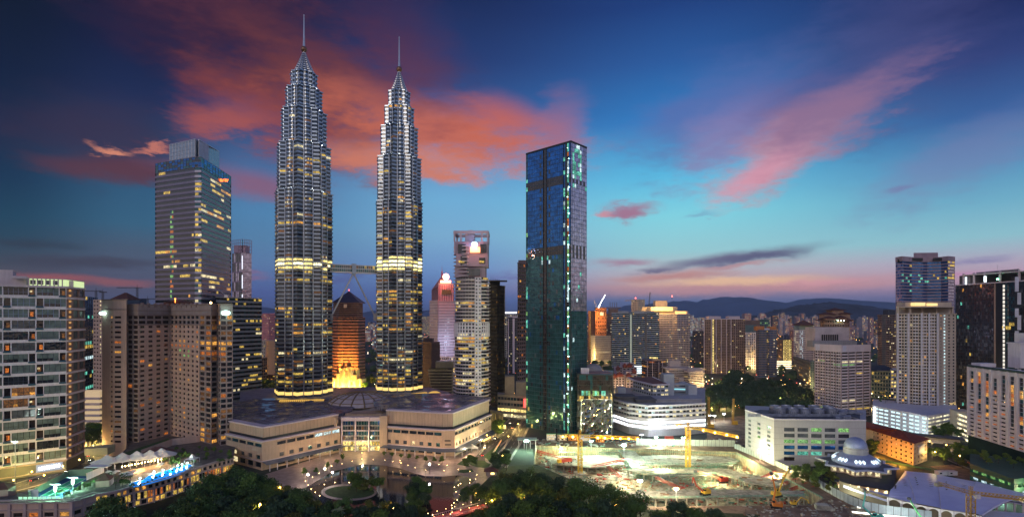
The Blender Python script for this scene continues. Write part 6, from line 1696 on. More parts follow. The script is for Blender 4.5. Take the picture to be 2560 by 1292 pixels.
def condo():
 Ya, Yb, Yc, Yd = 545, 532, 528, 536
 t = thing('condominium', 'white condominium tower of small balconies with a strip of white lights near its right corner', 'apartment building', (*XY(2315, 530), 0))
 w, wins = MB(), {}; zt = Z(785, 532); z0 = Z(1048, 532); nf = 33
 q = [XY(2240, Ya), XY(2303, Yb), XY(2343, 528), XY(2356, 534), XY(2390, 538)]
 lit = pick(3, 2, 4, p=.035, default=0)
 facade(w, wins, q[0], q[1], z0, zt, 9, nf, .18, .18, .3, .14, .6, lit, key='cell', tag_='a')
 facade(w, wins, q[1], q[2], z0, zt, 6, nf, .2, .2, .3, .14, .6, lit, key='cell', tag_='b')
 facade(w, wins, q[2], q[3], z0, zt, 2, nf, .3, .3, .3, .2, .4, pick(2, p=.04, default=15), key='cell', tag_='c')
 facade(w, wins, q[3], q[4], z0, zt, 3, nf, .28, .3, .3, .2, .4, lambda r, c: 11 if c == 0 else rnd.choice((0, 15)), key='cell', tag_='d')
 for a, b in ((q[4], ray(q[4], 24)), (ray(q[0], 30), q[0])): w.quad((*a, 0), (*b, 0), (*b, zt), (*a, zt))
 w.prism(q + [ray(q[4], 24), ray(q[0], 30)], zt - .2, zt); w.prism(q + [ray(q[4], 24), ray(q[0], 30)], 0, z0)
 w.build('wall', CREAM2, t); win_objects(t, wins, 'window', 90)
 s = MB(); h = (zt - z0) / nf
 for f_ in range(nf):
  for i, (a, b, n) in enumerate(((q[0], q[1], 3), (q[1], q[2], 2))):
   for k in range(n):
    ln = [tuple(a[e] + (b[e] - a[e]) * (k + u) / n for e in (0, 1)) for u in (.08, .68)]
    strip(s, ln, z0 + f_ * h - .1, z0 + f_ * h + 1.0, 1.1, 1.2)
 s.build('balcony', WHITE, t)
 m = MB()
 for px, Y in ((2243, 543), (2270, 537), (2303, 531), (2322, 529), (2343, 527)): m.box((X(px, Y), Y - .6, 0), (1.2, 1.2, zt + 1))
 m.build('pilaster', WHITE, t)
 r = MB(); r.prism(offset([XY(2241, 552), XY(2300, 538), XY(2345, 534), XY(2385, 545), XY(2380, 560), XY(2245, 570)], 0), zt + 7, zt + 8.2); r.prism(offset(q, 1, False) + [ray(q[4], 24), ray(q[0], 30)], zt, zt + .9)
 for px in (2244, 2275, 2305, 2340, 2380): r.box((*XY(px, 548), zt), (1.4, 2, 7.2))
 r.box((*XY(2310, 565), zt), (50, 12, 13)); r.build('penthouse', CREAM2, t)
 r = MB(); r.box((*XY(2295, 556), zt + 9), (11, 6, 3.4)); r.box((*XY(2330, 556), zt + 9), (7, 6, 2.8)); r.build('penthouse_window', glow('pent_warm', (1, .7, .25), 1.2), t)
 lamp('facade_uplight', (*XY(2352, 520), 12), 18000, (1, .78, .25), 1.5, parent=t); lamp('facade_uplight', (*XY(2385, 522), 14), 18000, (1, .78, .25), 1.5, parent=t)
condo()
def concave_tower():
 Y = 720
 q = [XY(2239, 735), XY(2255, 722), XY(2280, 732), XY(2318, 736), XY(2353, 730), XY(2370, 720), XY(2387, 728)]
 zt = Z(652, Y); nf = 16; z0 = Z(770, Y) - 4
 def mid(r, c): return rnd.choice((3, 5, 5)) if rnd.random() < (.18 if r in (9, 10, 11) else .02) else rnd.choice((8, 8, 16))
 t, q = tower('concave_tower', 'blue glass tower with a curved front and pinkish stone edges above the white condominium', 'skyscraper', [(2239, 735), (2255, 722), (2280, 732), (2318, 736), (2353, 730), (2370, 720), (2387, 728)], zt, nf, [4, 5, 7, 7, 4, 3], mat('dusky_pink_stone', (.36, .26, .32), .6), (0, 0, .34, .05), [lambda r, c: rnd.choice((12, 12, 16)), mid, mid, mid, mid, lambda r, c: 3 if r in (13, 14, 15, 11, 10) and rnd.random() < .75 else 12], .4, z0=z0)
 m = MB(); strip(m, q, zt, Z(640, Y), .4, 2); m.prism(offset(q, -1, False) + [ray(q[-1], 30, -1), ray(q[0], 30, 1)], zt, zt + 2); m.build('attic', mat('dusky_pink_stone', (.36, .26, .32)), t)
 m = MB(); m.prism([XY(2284, 745), XY(2345, 742), XY(2345, 760), XY(2290, 760)], zt + 2, Z(632, 745)); m.build('roof_house', mat('dusky_pink_stone', (.36, .26, .32)), t)
 m = MB()
 for a, b in ((2285, 2312), (2335, 2366), (2266, 2274)): m.box((X((a + b) / 2, 728), 729 + (3 if a == 2285 else 0), Z(650, Y)), (X(b, 728) - X(a, 728), 1.2, 4.2), 0, 0)
 m.build('louvre', BLACK, t)
 m = MB(); m.box((X(2246, 727), 726.6, Z(656, Y)), (3.6, .6, 3)); m.box((X(2245, 727), 726.4, Z(651, Y)), (1.6, .6, 2.6)); m.build('roof_sign', BLACK, t)
concave_tower()
def dark_slab():
 A, B_, C_ = XY(2388, 600), XY(2488, 558), XY(2600, 512)
 t = thing('dark_glass_slab', 'huge black glass slab tower at the right edge with a flat lit penthouse', 'skyscraper', (*B_, 0))
 zt = Z(714, 600); nf = 38; w, wins = MB(), {}
 def pk(r, c):
  v = rnd.random()
  if v < .008: return rnd.choice((3, 5, 4))
  if v < .013: return 2
  return rnd.choice((0, 0, 0, 15, 13))
 facade(w, wins, A, B_, 0, zt, 22, nf, .03, .03, .04, .03, .15, pk, key='row'); facade(w, wins, XY(2505, 550), XY(2536, 537), 0, zt, 7, nf, .03, .03, .04, .03, .15, lambda r, c: 3 if r in (26, 25) and rnd.random() < .5 else (9 if rnd.random() < .3 else 0), key='row')
 facade(w, wins, XY(2550, 531), C_, 0, zt, 7, nf, .03, .03, .04, .03, .15, pk, key='row')
 w.quad((*XY(2488, 558), 0), (*XY(2505, 550), 0), (*XY(2505, 550), zt), (*XY(2488, 558), zt)); w.quad((*XY(2536, 537), 0), (*XY(2550, 531), 0), (*XY(2550, 531), zt), (*XY(2536, 537), zt))
 w.prism([A, C_, ray(C_, 40), ray(A, 40)], zt - .3, zt); w.quad((*ray(A, 40), 0), (*A, 0), (*A, zt), (*ray(A, 40), zt))
 w.build('wall', mat('black_blue_cladding', (.028, .034, .05), .4, .3), t); win_objects(t, wins, 'window_band')
 m = MB(); strip(m, [A, C_], zt - .2, zt + 1, .5, 2); m.build('roof_edge', WHITEP, t)
 m = MB(); m.box((*XY(2487, 556), 0), (.9, .9, zt)); m.build('pale_edge', mat('tan_metal', (.42, .3, .24)), t)
 m = MB()
 for k in range(30): m.box((*XY(2509.5, 546), 20 + k * 4.1), (1.5, .5, 3.0), R(-25))
 m.build('light_strip', glow('pale_strip', (1, .93, .8), .9), t)
 m = MB()
 for k in range(9): m.box((*XY(2544 + (4 if k % 2 else -2), 530), 30 + k * 13), (2.8, .8, 9 + (k % 3) * 3), R(-25))
 m.build('white_panel', mat('lilac_white_panel', (.62, .62, .74)), t)
 p = MB(); p.box((*XY(2480, 590), zt), (62, 14, 11)); p.box((*XY(2560, 575), zt), (40, 14, 13)); p.build('penthouse', mat('brown_grey_box', (.16, .14, .15)), t)
 p = MB(); p.prism([XY(2406, 588), XY(2520, 548), XY(2600, 525), XY(2600, 560), XY(2410, 610)], zt + 10.5, zt + 11.6); p.prism([XY(2440, 585), XY(2548, 540), XY(2548, 565), XY(2445, 600)], zt + 13, zt + 14)
 for px, Y in ((2409, 590), (2435, 579), (2462, 569), (2500, 556), (2548, 541)): p.box((*XY(px, Y), zt), (1.4, 1.4, 13))
 p.build('penthouse_roof', WHITEP, t)
 p = MB(); p.box((*XY(2415, 584), zt + .5), (1.4, .5, 8)); p.box((*XY(2463, 565), zt + 2), (2.4, .6, 6)); p.build('penthouse_light', G_COLD, t)
 p = MB(); p.ball((*XY(2494, 553), zt + 4), 1, 8); p.build('green_lamp', glow('green_spot', (.2, 1, .45), 14), t)
 p = MB(); p.tube((*XY(2494, 560), zt + 14), (*XY(2494, 560), Z(662, 560)), .15); p.build('antenna', STEEL, t)
dark_slab()
def white_hotel():
 A, C_ = XY(2420, 403), XY(2640, 326)
 t = thing('white_hotel', 'white slab hotel with tall dark window slots at the right edge, some windows orange', 'hotel', (*XY(2500, 372), 0))
 zt = 69.5; z0 = 17.0; nf = 18; w, wins = MB(), {}
 N = 10; slots = {1: (7, 17), 2: (6, 17), 0: (12, 17), 3: (12, 16), 4: (11, 17), 5: (5, 17), 6: (4, 17), 7: (11, 17), 8: (5, 17), 9: (5, 17)}
 L = math.dist(A, C_); d = ((C_[0] - A[0]) / L, (C_[1] - A[1]) / L)
 h = (zt - z0) / nf
 for c in range(N):
  a = (A[0] + d[0] * L * c / N, A[1] + d[1] * L * c / N); b = (A[0] + d[0] * L * (c + 1) / N, A[1] + d[1] * L * (c + 1) / N)
  lo, hi = slots[c]
  def pk(r, cc, c=c): return 7 if rnd.random() < (.45 if c in (1, 2, 5, 6) else .12) else 13
  facade(w, wins, a, b, z0, z0 + h * lo, 1, lo, .22, .22, .34, .26, .6, pk, key='cell', tag_=c)
  facade(w, wins, a, b, z0 + h * lo, z0 + h * hi, 1, hi - lo, .26, .26, .02, .02, .9, lambda r, cc, c=c: (2 if rnd.random() < .5 else 7) if rnd.random() < (.4 if c in (1, 2, 5, 6, 8) else .06) else (9 if rnd.random() < .4 else 0), key='cell', tag_=(c, 's'))
  w.quad((*a, z0 + h * hi), (*b, z0 + h * hi), (*b, zt), (*a, zt))
 w.quad((*ray(A, 20), z0), (*A, z0), (*A, zt), (*ray(A, 20), zt)); w.prism([A, C_, ray(C_, 22), ray(A, 20)], zt - .2, zt); w.prism([A, C_, ray(C_, 22), ray(A, 20)], z0 - .2, z0)
 w.build('wall', WHITE, t); win_objects(t, wins, 'window', 100)
 m = MB()
 for c in range(N + 1):
  q = (A[0] + d[0] * L * c / N, A[1] + d[1] * L * c / N - .6); m.box((*q, z0), (1.7, 1.6, zt - z0 + .2), math.atan2(d[1], d[0]))
 m.build('pilaster', WHITE, t)
 m = MB(); strip(m, [A, C_], zt, zt + 1.6, .5, 1.5); m.build('roof_edge', mat('dark_green_trim', (.02, .05, .05)), t)
 m = MB(); m.prism([A, C_, ray(C_, 20), ray(A, 20)], 0, z0 - .3); m.build('podium', mat('dark_green_podium', (.014, .036, .034), .95, var=.4, spec=.1), t)
 m = MB(); m.box((*XY(2555, 395), zt), (12, 10, 18)); m.box((*XY(2459, 405), zt), (12, 8, 2.6)); m.box((*XY(2555, 395), zt + 18), (13, 11, 1)); m.box((*XY(2560, 400), zt + 19), (7, 8, 7)); m.build('lift_house', WHITE, t)
white_hotel()
def parking_podium():
 A, B_, C_ = XY(2182, 530), XY(2318, 472), XY(2392, 500)
 t = thing('parking_podium', 'white parking podium with glowing open decks below the condominium', 'car park', (*XY(2260, 500), 0))
 zt = 18.5; w = MB(); lt = MB()
 for a, b, n in ((A, B_, 9), (B_, C_, 4)):
  for k in range(5):
   z = k * 3.6; ln = [a, b]; strip(w, ln, z + 2.0, z + 3.8, .2, .6)
  for k in range(n + 1):
   q = [a[s] + (b[s] - a[s]) * k / n for s in (0, 1)]; wd = 2.6 if k in (3, 5, 6, 8) and n == 9 else .8
   w.box((q[0], q[1] - .15, 0), (wd, .8, zt), math.atan2(b[1] - a[1], b[0] - a[0]))
  i_ = offset([a, b], -1.2, False);
  if n == 9:
   for k in range(5): lt.quad((*i_[0], k * 3.6 + .2), (*i_[1], k * 3.6 + .2), (*i_[1], k * 3.6 + 3.0), (*i_[0], k * 3.6 + 3.0))
 w.prism([A, B_, C_, ray(C_, 30), ray(A, 40)], zt - .6, zt); w.build('deck', WHITE, t); lt.build('lit_interior', glow('parking_cold', (.66, .95, 1), 1.25), t)
 m = MB(); i_ = offset([B_, C_], -1.2, False); m.quad((*i_[0], 0), (*i_[1], 0), (*i_[1], zt - 1), (*i_[0], zt - 1)); m.build('lit_entrance', window_mat('parking_mixed', (1, .92, .6), 1.4, scale=.2), t)
 m = MB()
 for k in range(7): m.box((*XY(2186, 527), 2 + k * 2.3), (1.4, 1, 1.5))
 m.build('round_light', G_COLD, t)
 for px in (2230, 2285): lamp('deck_light', (*XY(px, 470), 4), 6000, (.7, .95, 1), 2, parent=t)
 t = thing('parking_block', 'warm white lit parking block between the condominium and the white hotel', 'car park', (*XY(2405, 455), 0)); w = MB(); lt = MB(); a, b = XY(2388, 470), XY(2422, 448)
 for k in range(6): strip(w, [a, b], k * 4 + 2.2, k * 4 + 4, .3, .8); i_ = offset([a, b], -.8, False); lt.quad((*i_[0], k * 4), (*i_[1], k * 4), (*i_[1], k * 4 + 2.4), (*i_[0], k * 4 + 2.4))
 w.box((*XY(2405, 470), 0), (12, 12, 24)); w.build('deck', CREAM2, t); lt.build('lit_interior', window_mat('parking_warmwhite', (1, .88, .55), 2.2, scale=.3), t)
parking_podium()

# --- white gridded block, colonial block, mosque
def grid_block():
 A, B_, C_ = XY(1863, 416), XY(1935, 378), XY(2165, 374)
 t = thing('grid_block', 'long white panelled block with green lit windows and cooling towers on its roof', 'office building', (*B_, 0))
 zt = 33.4; w, wins = MB(), {}
 facade(w, wins, A, B_, 5, 28, 3, 7, .3, .34, .2, .2, .5, lambda r, c: rnd.choice((15, 6, 10, 15)) if r > 1 else 6, key='cell', tag_='a', skip=lambda r, c: c == 1 and r in (1, 0, 2))
 def pk(r, c):
  if r in (5, 3): return rnd.choice((10, 10, 15)) if c < 5 else 5
  if r == 2: return 16
  if r == 1: return rnd.choice((16, 15, 5))
  return rnd.choice((15, 15, 13))
 D = XY(1958, 377.6); E = XY(2128, 374.6)
 facade(w, wins, D, E, 3, 28.5, 5, 6, .06, .14, .16, .2, .5, pk, key='cell', tag_='b', skip=lambda r, c: r == 0 and c in (1, 2))
 for a, b, z0, z1 in ((A, B_, 0, 5), (A, B_, 28, zt), (B_, D, 0, zt), (D, E, 0, 3), (D, E, 28.5, zt), (E, C_, 0, zt)): w.quad((*a, z0), (*b, z0), (*b, z1), (*a, z1))
 w.quad((*C_, 0), (C_[0], C_[1] + 45, 0), (C_[0], C_[1] + 45, zt), (*C_, zt)); w.prism([A, B_, C_, ray(C_, 50), ray(A, 30)], zt - 1.6, zt - 1.2)
 w.build('wall', mat('white_panel_wall', (.46, .45, .46), .65, var=.08, scale=.15, streak=.6), t); win_objects(t, wins, 'window')
 m = MB()
 for k in range(8):
  strip(m, [A, B_, C_], 3 + k * 4.15, 3.14 + k * 4.15, .06, .12)
 m.build('panel_joint', GREY, t)
 m = MB(); strip(m, [A, B_, C_], zt - .1, zt + .7, .3, 1.2); m.build('parapet', WHITE, t)
 tm = mat('cooling_tower_metal', (.30, .33, .42), .4, .5, var=.3, scale=.4)
 for i, (px, Y) in enumerate(((1950, 404), (1982, 402), (2012, 401), (2046, 400), (2078, 402), (1938, 414), (1966, 414), (1998, 414), (2034, 414), (2070, 412))):
  m = MB(); c = XY(px, Y); m.lathe((*c, zt - 1.2), [(4.3, 0), (4.3, 3.2), (4.0, 3.3), (4.0, 5.4), (3.7, 5.5), (3.5, 4.6)], 18)
  o = m.build('cooling_tower', tm, t); m = MB()
  for k in range(18): m.box((c[0] + 4.32 * math.cos(k * math.pi / 9), c[1] + 4.32 * math.sin(k * math.pi / 9), zt - 1.2), (.16, .16, 3.2))
  m.build('rib', DGREY, o)
 rr = random.Random(4)
 for k in range(16): m = MB(); m.box((*XY(rr.uniform(2085, 2150), rr.uniform(384, 410)), zt - 1.2), (rr.uniform(2, 6), rr.uniform(1, 3), rr.uniform(1, 3))); m.build('roof_plant', tm, t)
 m = MB(); m.box((*XY(1985, 395), zt - 1.2), (70, 1, 2.2)); m.build('roof_plant', tm, t)
 m = MB(); m.prism([XY(1885, 418), XY(1940, 388), XY(2150, 383), XY(2150, 408), XY(1900, 424)], zt - 1.25, zt - .9); m.build('roof_floor', ROOFD, t)
grid_block()
def colonial():
 A, B_, C_ = XY(2168, 428), XY(2284, 378), XY(2318, 391)
 t = thing('colonial_block', 'cream dormitory block with a red brown hipped roof, lit orange from below', 'residential block', (*B_, 0))
 zt = 16.5; w, wins = MB(), {}
 facade(w, wins, A, B_, 0, zt, 10, 5, .32, .34, .34, .26, .4, lambda r, c: 4 if (r, c) == (3, 6) else rnd.choice((13, 0, 13)), key='cell', tag_='a')
 facade(w, wins, B_, C_, 0, zt, 4, 5, .3, .34, .34, .26, .4, pick(default=13), key='cell', tag_='b', skip=lambda r, c: r > 1 and c in (1, 2))
 bk = [(C_[0] - 36, C_[1] + 52), ]
 w.quad((*C_, 0), (C_[0] - 34, C_[1] + 52, 0), (C_[0] - 34, C_[1] + 52, zt), (*C_, zt)); w.build('wall', mat('peach_render', (.55, .40, .27), .8, var=.1, streak=.5), t); win_objects(t, wins, 'window')
 D = (C_[0] - 36, C_[1] + 50); poly = offset([A, B_, C_, D], 1.6); m = MB()
 r0 = ((A[0] + D[0]) / 2 + 7, (A[1] + D[1]) / 2 - 7); r1 = ((B_[0] + C_[0]) / 2 - 7, (B_[1] + C_[1]) / 2 + 9); zr = zt + 5.5
 a, b, c, d = poly
 m.add([(*a, zt), (*b, zt), (*c, zt), (*d, zt), (*r0, zr), (*r1, zr)], ((0, 1, 5, 4), (1, 2, 5), (2, 3, 4, 5), (3, 0, 4), (3, 2, 1, 0))); m.build('hipped_roof', ROOFR, t)
 m = MB(); p = [tuple(B_[s] + (C_[s] - B_[s]) * e for s in (0, 1)) for e in (.28, .74)]; q = offset(p, .5, False); m.quad((*q[0], 8), (*q[1], 8), (*q[1], 13), (*q[0], 13)); strip(m, p, 13, 13.5, 1.2, 1.2); strip(m, p, 7.4, 7.9, .8, .9); m.build('blank_panel', WHITE, t)
 for px, Y, z in ((2222, 386, 3.5), (2248, 376, 3), (2196, 400, 3)): lamp('orange_uplight', (*XY(px, Y), z), 9000, (1, .40, .04), 1.0, parent=t)
 m = MB(); m.box((*XY(2235, 383), 0), (44, .2, 1.4), R(-52)); m.build('railing', mat('dull_green_rail', (.03, .10, .06), .7), t)
colonial()
def mosque():
 cx, cy = XY(2139, 352)
 t = thing('mosque', 'mosque with a grey blue ribbed dome on a star shaped eave and glowing diamond windows', 'mosque', (cx, cy, 0))
 dm = mat('dome_tile', (.34, .40, .60), .4, .35, var=.12, scale=.8)
 m = MB(); m.smooth = True; m.lathe((cx, cy, 0), [(6.8 * math.cos(R(a)) ** (.8), 20.0 + 6.4 * math.sin(R(a))) for a in range(0, 85, 8)] + [(.15, 26.8)], 32); m.build('dome', dm, t)
 m = MB(); m.lathe((cx, cy, 0), [(7.3, 14.6), (7.3, 19.2), (7.0, 19.4), (7.0, 20.1)], 24); m.build('drum', mat('drum_stone', (.42, .42, .44), .6), t)
 m = MB(); N = 16
 prof = [(14.0, 9.4), (14.2, 10.6), (13.5, 12.2), (11.4, 13.8), (9.2, 15), (7.3, 16)]
 m.loft([[(cx + r * math.cos(2 * math.pi * k / 32) * (1 if k % 4 else .97), cy + r * math.sin(2 * math.pi * k / 32) * (1 if k % 4 else .97), z) for k in range(32)] for r, z in prof]); m.build('lower_dome', dm, t)
 g = MB()
 for s in range(8):
  for e in (-1, 0, 1):
   a = 2 * math.pi * (s + .5) / 8 + e * .17
   for r, z, q in ((12.9, 12.75, 1.05),):
    up = Vector((-math.cos(a) * .75, -math.sin(a) * .75, .62)).normalized(); tg = Vector((-math.sin(a), math.cos(a), 0)); c = Vector((cx + r * math.cos(a), cy + r * math.sin(a), z)) + Vector((math.cos(a), math.sin(a), 1.1)) * .12
    pts_ = [c + tg * (q * .95) * math.cos(R(b)) * (.72 + .28 * abs(math.cos(2 * R(b)))) + up * 1.75 * math.sin(R(b)) * (.72 + .28 * abs(math.cos(2 * R(b)))) for b in range(0, 360, 30)]
    g.add([tuple(p) for p in pts_], [tuple(range(12))])
 g.build('diamond_window', glow('diamond_white', (.80, .97, 1), 1.5), t)
 s = MB(); q = []
 for k in range(16):
  a = 2 * math.pi * k / 16 + R(11); r = 24 if k % 2 == 0 else 18.2; q.append((cx + r * math.cos(a), cy + r * math.sin(a)))
 s.prism(q, 8.6, 9.5); o = s.build('star_eave', mat('pale_eave', (.58, .60, .68), .5), t)
 s = MB(); s.prism(offset(q, -1.6), 9.5, 9.62); s.build('star_roof', mat('slate_roof3', (.06, .065, .10), .5), o)
 w, wins = MB(), {}
 q2 = offset(q, -3)
 for k in range(16):
  facade(w, wins, q2[k], q2[(k + 1) % 16], 4.6, 8.6, 2, 1, .2, .2, .2, .15, .3, lambda r, c: 4 if rnd.random() < .85 else 10, key='cell', tag_=k)
 w.build('upper_wall', CREAM, t); win_objects(t, wins, 'window', 32)
 # lower hall, slate roof, arcade of glowing arches
 h = MB(); hall = [XY(2092, 330), XY(2228, 312), XY(2236, 352), XY(2106, 368)]
 h.prism(hall, 0, 3.6); h.build('hall', CREAM, t)
 h = MB(); h.prism(offset(hall, 1.2), 3.6, 4.3); h.build('hall_roof', mat('slate_roof4', (.04, .042, .055), .6, var=.3, scale=.4), t)
 h = MB(); a, b = hall[0], hall[1]
 for k in range(6):
  c0 = [a[s_] + (b[s_] - a[s_]) * (k + .5) / 6 for s_ in (0, 1)]; L = math.dist(a, b) / 6 * .42
  arc = [(c0[0] + L * math.cos(math.pi * j / 8), c0[1] - .35, 1.6 + 1.7 * math.sin(math.pi * j / 8)) for j in range(9)] + [(c0[0] - L, c0[1] - .35, .2), (c0[0] + L, c0[1] - .35, .2)]
  h.add(arc, [tuple(range(11))])
 h.build('arch_window', glow('arch_cream', (1, .80, .45), 2.2), t)
 lamp('court_flood', (*XY(2108, 312), 4), 9000, (.85, 1, .75), 1.5, parent=t)
 # long lilac hall roof with leaf shaped slots
 v = thing('hall_roof', 'long folded lilac metal roof with leaf shaped slots and arched openings beside the mosque dome', 'roofed hall', (*XY(2300, 310), 0))
 fr = [XY(2108, 319), XY(2170, 303), XY(2222, 292), XY(2290, 281), XY(2352, 274), XY(2420, 268), XY(2456, 264)]
 bk = [XY(2112, 323), XY(2176, 311), XY(2230, 305), XY(2262, 344), XY(2340, 337), XY(2440, 322), XY(2580, 296)]
 m = MB(); sl = MB(); n = len(fr); slot = MB(); sm = MB()
 for i in range(n - 1):
  k = 10
  for j in range(k):
   z = lambda e: 6.4 + 2.2 * (1 - (2 * e - .9) ** 2) + .35 * (i % 2) - 3.4 * (i < 2)
   e0, e1 = j / k, (j + 1) / k
   P4 = [tuple(p[s_] + (q_[s_] - p[s_]) * e for s_ in (0, 1)) + (z(e),) for p, q_, e in ((fr[i], bk[i], e0), (fr[i + 1], bk[i + 1], e0), (fr[i + 1], bk[i + 1], e1), (fr[i], bk[i], e1))]
   m.quad(*P4)
  for (p, q_) in ((fr[i + 1], bk[i + 1]),):
   for j in range(k):
    e0, e1 = j / k, (j + 1) / k
    A = [tuple(p[s_] + (q_[s_] - p[s_]) * e for s_ in (0, 1)) for e in (e0, e1)]
    m.quad((*A[0], z(e0) - .5), (*A[1], z(e1) - .5), (*A[1], z(e1) + .5), (*A[0], z(e0) + .5)); sm.tube((*A[0], z(e0) + .25), (*A[1], z(e1) + .25), .16, n=4)
 m.build('roof', VIOLETROOF, v); sm.build('roof_seam', WHITE, v)
 zf = lambda e, i: 6.4 + 2.2 * (1 - (2 * e - .9) ** 2) + .35 * (i % 2)
 for i in (2, 3, 4):
  for s_ in (.25, .75):
   for e in (.42, .48, .54, .60, .66):
    a = [fr[i][q] + (fr[i + 1][q] - fr[i][q]) * s_ for q in (0, 1)]; b = [bk[i][q] + (bk[i + 1][q] - bk[i][q]) * s_ for q in (0, 1)]
    c = [a[q] + (b[q] - a[q]) * e for q in (0, 1)]; sg = 1 if s_ < .5 else -1; d = Vector((1, .75 * sg, 0)).normalized(); nn = Vector((-d.y, d.x, 0)); z0 = zf(e, i) + .5
    slot.add([(c[0] + d.x * u + nn.x * w_, c[1] + d.y * u + nn.y * w_, z0) for u, w_ in ((-1.3, 0), (-.5, .34), (.5, .34), (1.3, 0), (.5, -.34), (-.5, -.34))], [tuple(range(6))])
 slot.build('leaf_slot', BLACK, v)
 a = MB(); ad = MB(); lt = MB()
 for i in range(2, n - 1):
  p, q_ = fr[i], fr[i + 1]; k = 2
  for j in range(k):
   e0, e1 = j / k, (j + 1) / k; A = [p[s_] + (q_[s_] - p[s_]) * e0 for s_ in (0, 1)]; B_ = [p[s_] + (q_[s_] - p[s_]) * e1 for s_ in (0, 1)]
   a.box((A[0], A[1] + .6, 0), (.7, .9, 6.3))
   for u in range(8):
    f0, f1 = u / 8, (u + 1) / 8; za, zc = [6.3 - 2.2 * (2 * f - 1) ** 2 for f in (f0, f1)]
    X0 = [A[s_] + (B_[s_] - A[s_]) * f0 for s_ in (0, 1)]; X1 = [A[s_] + (B_[s_] - A[s_]) * f1 for s_ in (0, 1)]
    a.quad((X0[0], X0[1] + .4, za - .3), (X1[0], X1[1] + .4, zc - .3), (X1[0], X1[1] + .4, 6.5), (X0[0], X0[1] + .4, 6.5))
 for i in range(n - 1):
  p, q_ = [(z_[0], z_[1] + 4) for z_ in (fr[i], fr[i + 1])]; ad.quad((*p, 0), (*q_, 0), (*q_, 6.2), (*p, 6.2))
 a.build('arcade', WHITE, v); ad.build('back_wall', mat('dim_brown_wall', (.16, .12, .08), .8), v)
 lt.box((*XY(2250, 279), .3), (44, 2.0, .3), R(-20)); lt.box((*XY(2180, 291), .3), (14, 3, .3), R(-30)); lt.build('lit_path', glow('white_path', (.95, 1, .9), 2.2), v)
 for px, Y in ((2165, 290), (2240, 275), (2310, 262), (2380, 255)): lamp('path_light', (*XY(px, Y), 3.6), 4200, (.92, 1, .80), 1, parent=v)
 v = thing('glazed_annex', 'low white annex with cyan lit glazing under the lilac roof at the bottom right', 'building', (*XY(2510, 268), 0))
 w, wins = MB(), {}; p, q_ = XY(2440, 258), XY(2640, 248)
 facade(w, wins, p, q_, 0, 4.6, 12, 1, .05, .05, .15, .25, .3, lambda r, c: 5 if rnd.random() < .7 else 11, key='cell'); w.prism([p, q_, XY(2640, 268), XY(2450, 278)], 4.6, 5.1)
 w.build('wall', WHITE, v); win_objects(v, wins, 'window')
 m = MB()
 for k in range(7):
  c = XY(2470 + k * 22, 285 - k * 2); m.box((*c, 0), (.6, .6, 8)); m.box((c[0] + 2, c[1] + 2, 7.5), (4, 6, .4), R(30))
 m.build('slatted_canopy', WHITEP, v)
mosque()

# --- low right: yards, decks, pavilions
t, q = tower('parking_deck', 'low green trimmed parking deck with a planted roof and cyan lit lower level', 'car park', [(2425, 345), (2535, 312), (2640, 322)], 9.5, 2, [5, 5], mat('green_trim', (.03, .10, .07), .6), (.01, .01, .12, .42), lambda r, c: 11 if r == 0 and c < 4 else (5 if r == 0 else 10), 2.0, depth=30, cap=0)
lamp('deck_light', (*XY(2500, 300), 3), 5000, (.5, 1, .75), 1.5)
t = thing('pavilion_roof', 'low dark flat roofed pavilion beside the colonial block', 'pavilion', (*XY(2350, 440), 0))
extra(t, 'roof', DGREY, lambda m: (m.box((*XY(2345, 445), 5.5), (34, 12, .8), R(-30)), m.box((*XY(2405, 415), 4.5), (22, 10, .8), R(-30))))
extra(t, 'wall', WHITE, lambda m: (m.box((*XY(2345, 448), 0), (28, 8, 5.4), R(-30)), m.box((*XY(2408, 415), 0), (16, 7, 4.4), R(-30))))
for i, px in enumerate((2352, 2378)):
 t = thing('site_cabin', 'white flat roofed site cabin, %s of two on the bare earth behind the lilac roof' % ('left' if i == 0 else 'right'), 'cabin', (*G(px, 1186), 0))
 c = G(px, 1186)
 extra(t, 'body', WHITE, lambda m: m.box((*c, 0), (6.4, 3, 2.5), R(4)))
 extra(t, 'roof', WHITEP, lambda m: m.box((*c, 2.5), (6.7, 3.3, .25), R(4)))
 extra(t, 'window', PANES, lambda m: m.box((c[0] - 1.2, c[1] - 1.6, 1.1), (1.4, .2, .9), R(4), 0))
flat('yard_ground', [G(*p) for p in ((2325, 1165), (2420, 1205), (2545, 1240), (2700, 1262), (2700, 1215), (2520, 1200), (2380, 1160))], .03, mat('red_earth', (.22, .12, .08), .9, var=.4, scale=.2))
flat('bright_yard_ground', [G(*p) for p in ((2465, 1232), (2520, 1212), (2700, 1228), (2700, 1290), (2560, 1262))], .06, mat('sand_yard', (.55, .45, .28), .8, var=.2, scale=.2))
for px, py in ((2530, 1226), (2570, 1245)): lamp('yard_light', (*G(px, py), 5), 7000, (1, .85, .45), 1)
t = thing('green_hoarding', 'low green hoarding around the bright yard right of the lilac roof', 'fence', (*G(2480, 1222), 0))
extra(t, 'panel', mat('hoarding_green', (.05, .16, .03), .7), lambda m: (strip(m, [G(2425, 1215), G(2465, 1225), G(2520, 1222), G(2530, 1216)], 0, 3.2, 0, .2)))
extra(t, 'post', GREY, lambda m: [m.box((*G(2425 + k * 17, 1216 + k * 1.5), 0), (.2, .2, 3.3)) for k in range(6)])
t = thing('signboard', 'blank cream signboard standing at the green hoarding', 'sign', (*G(2453, 1225), 0))
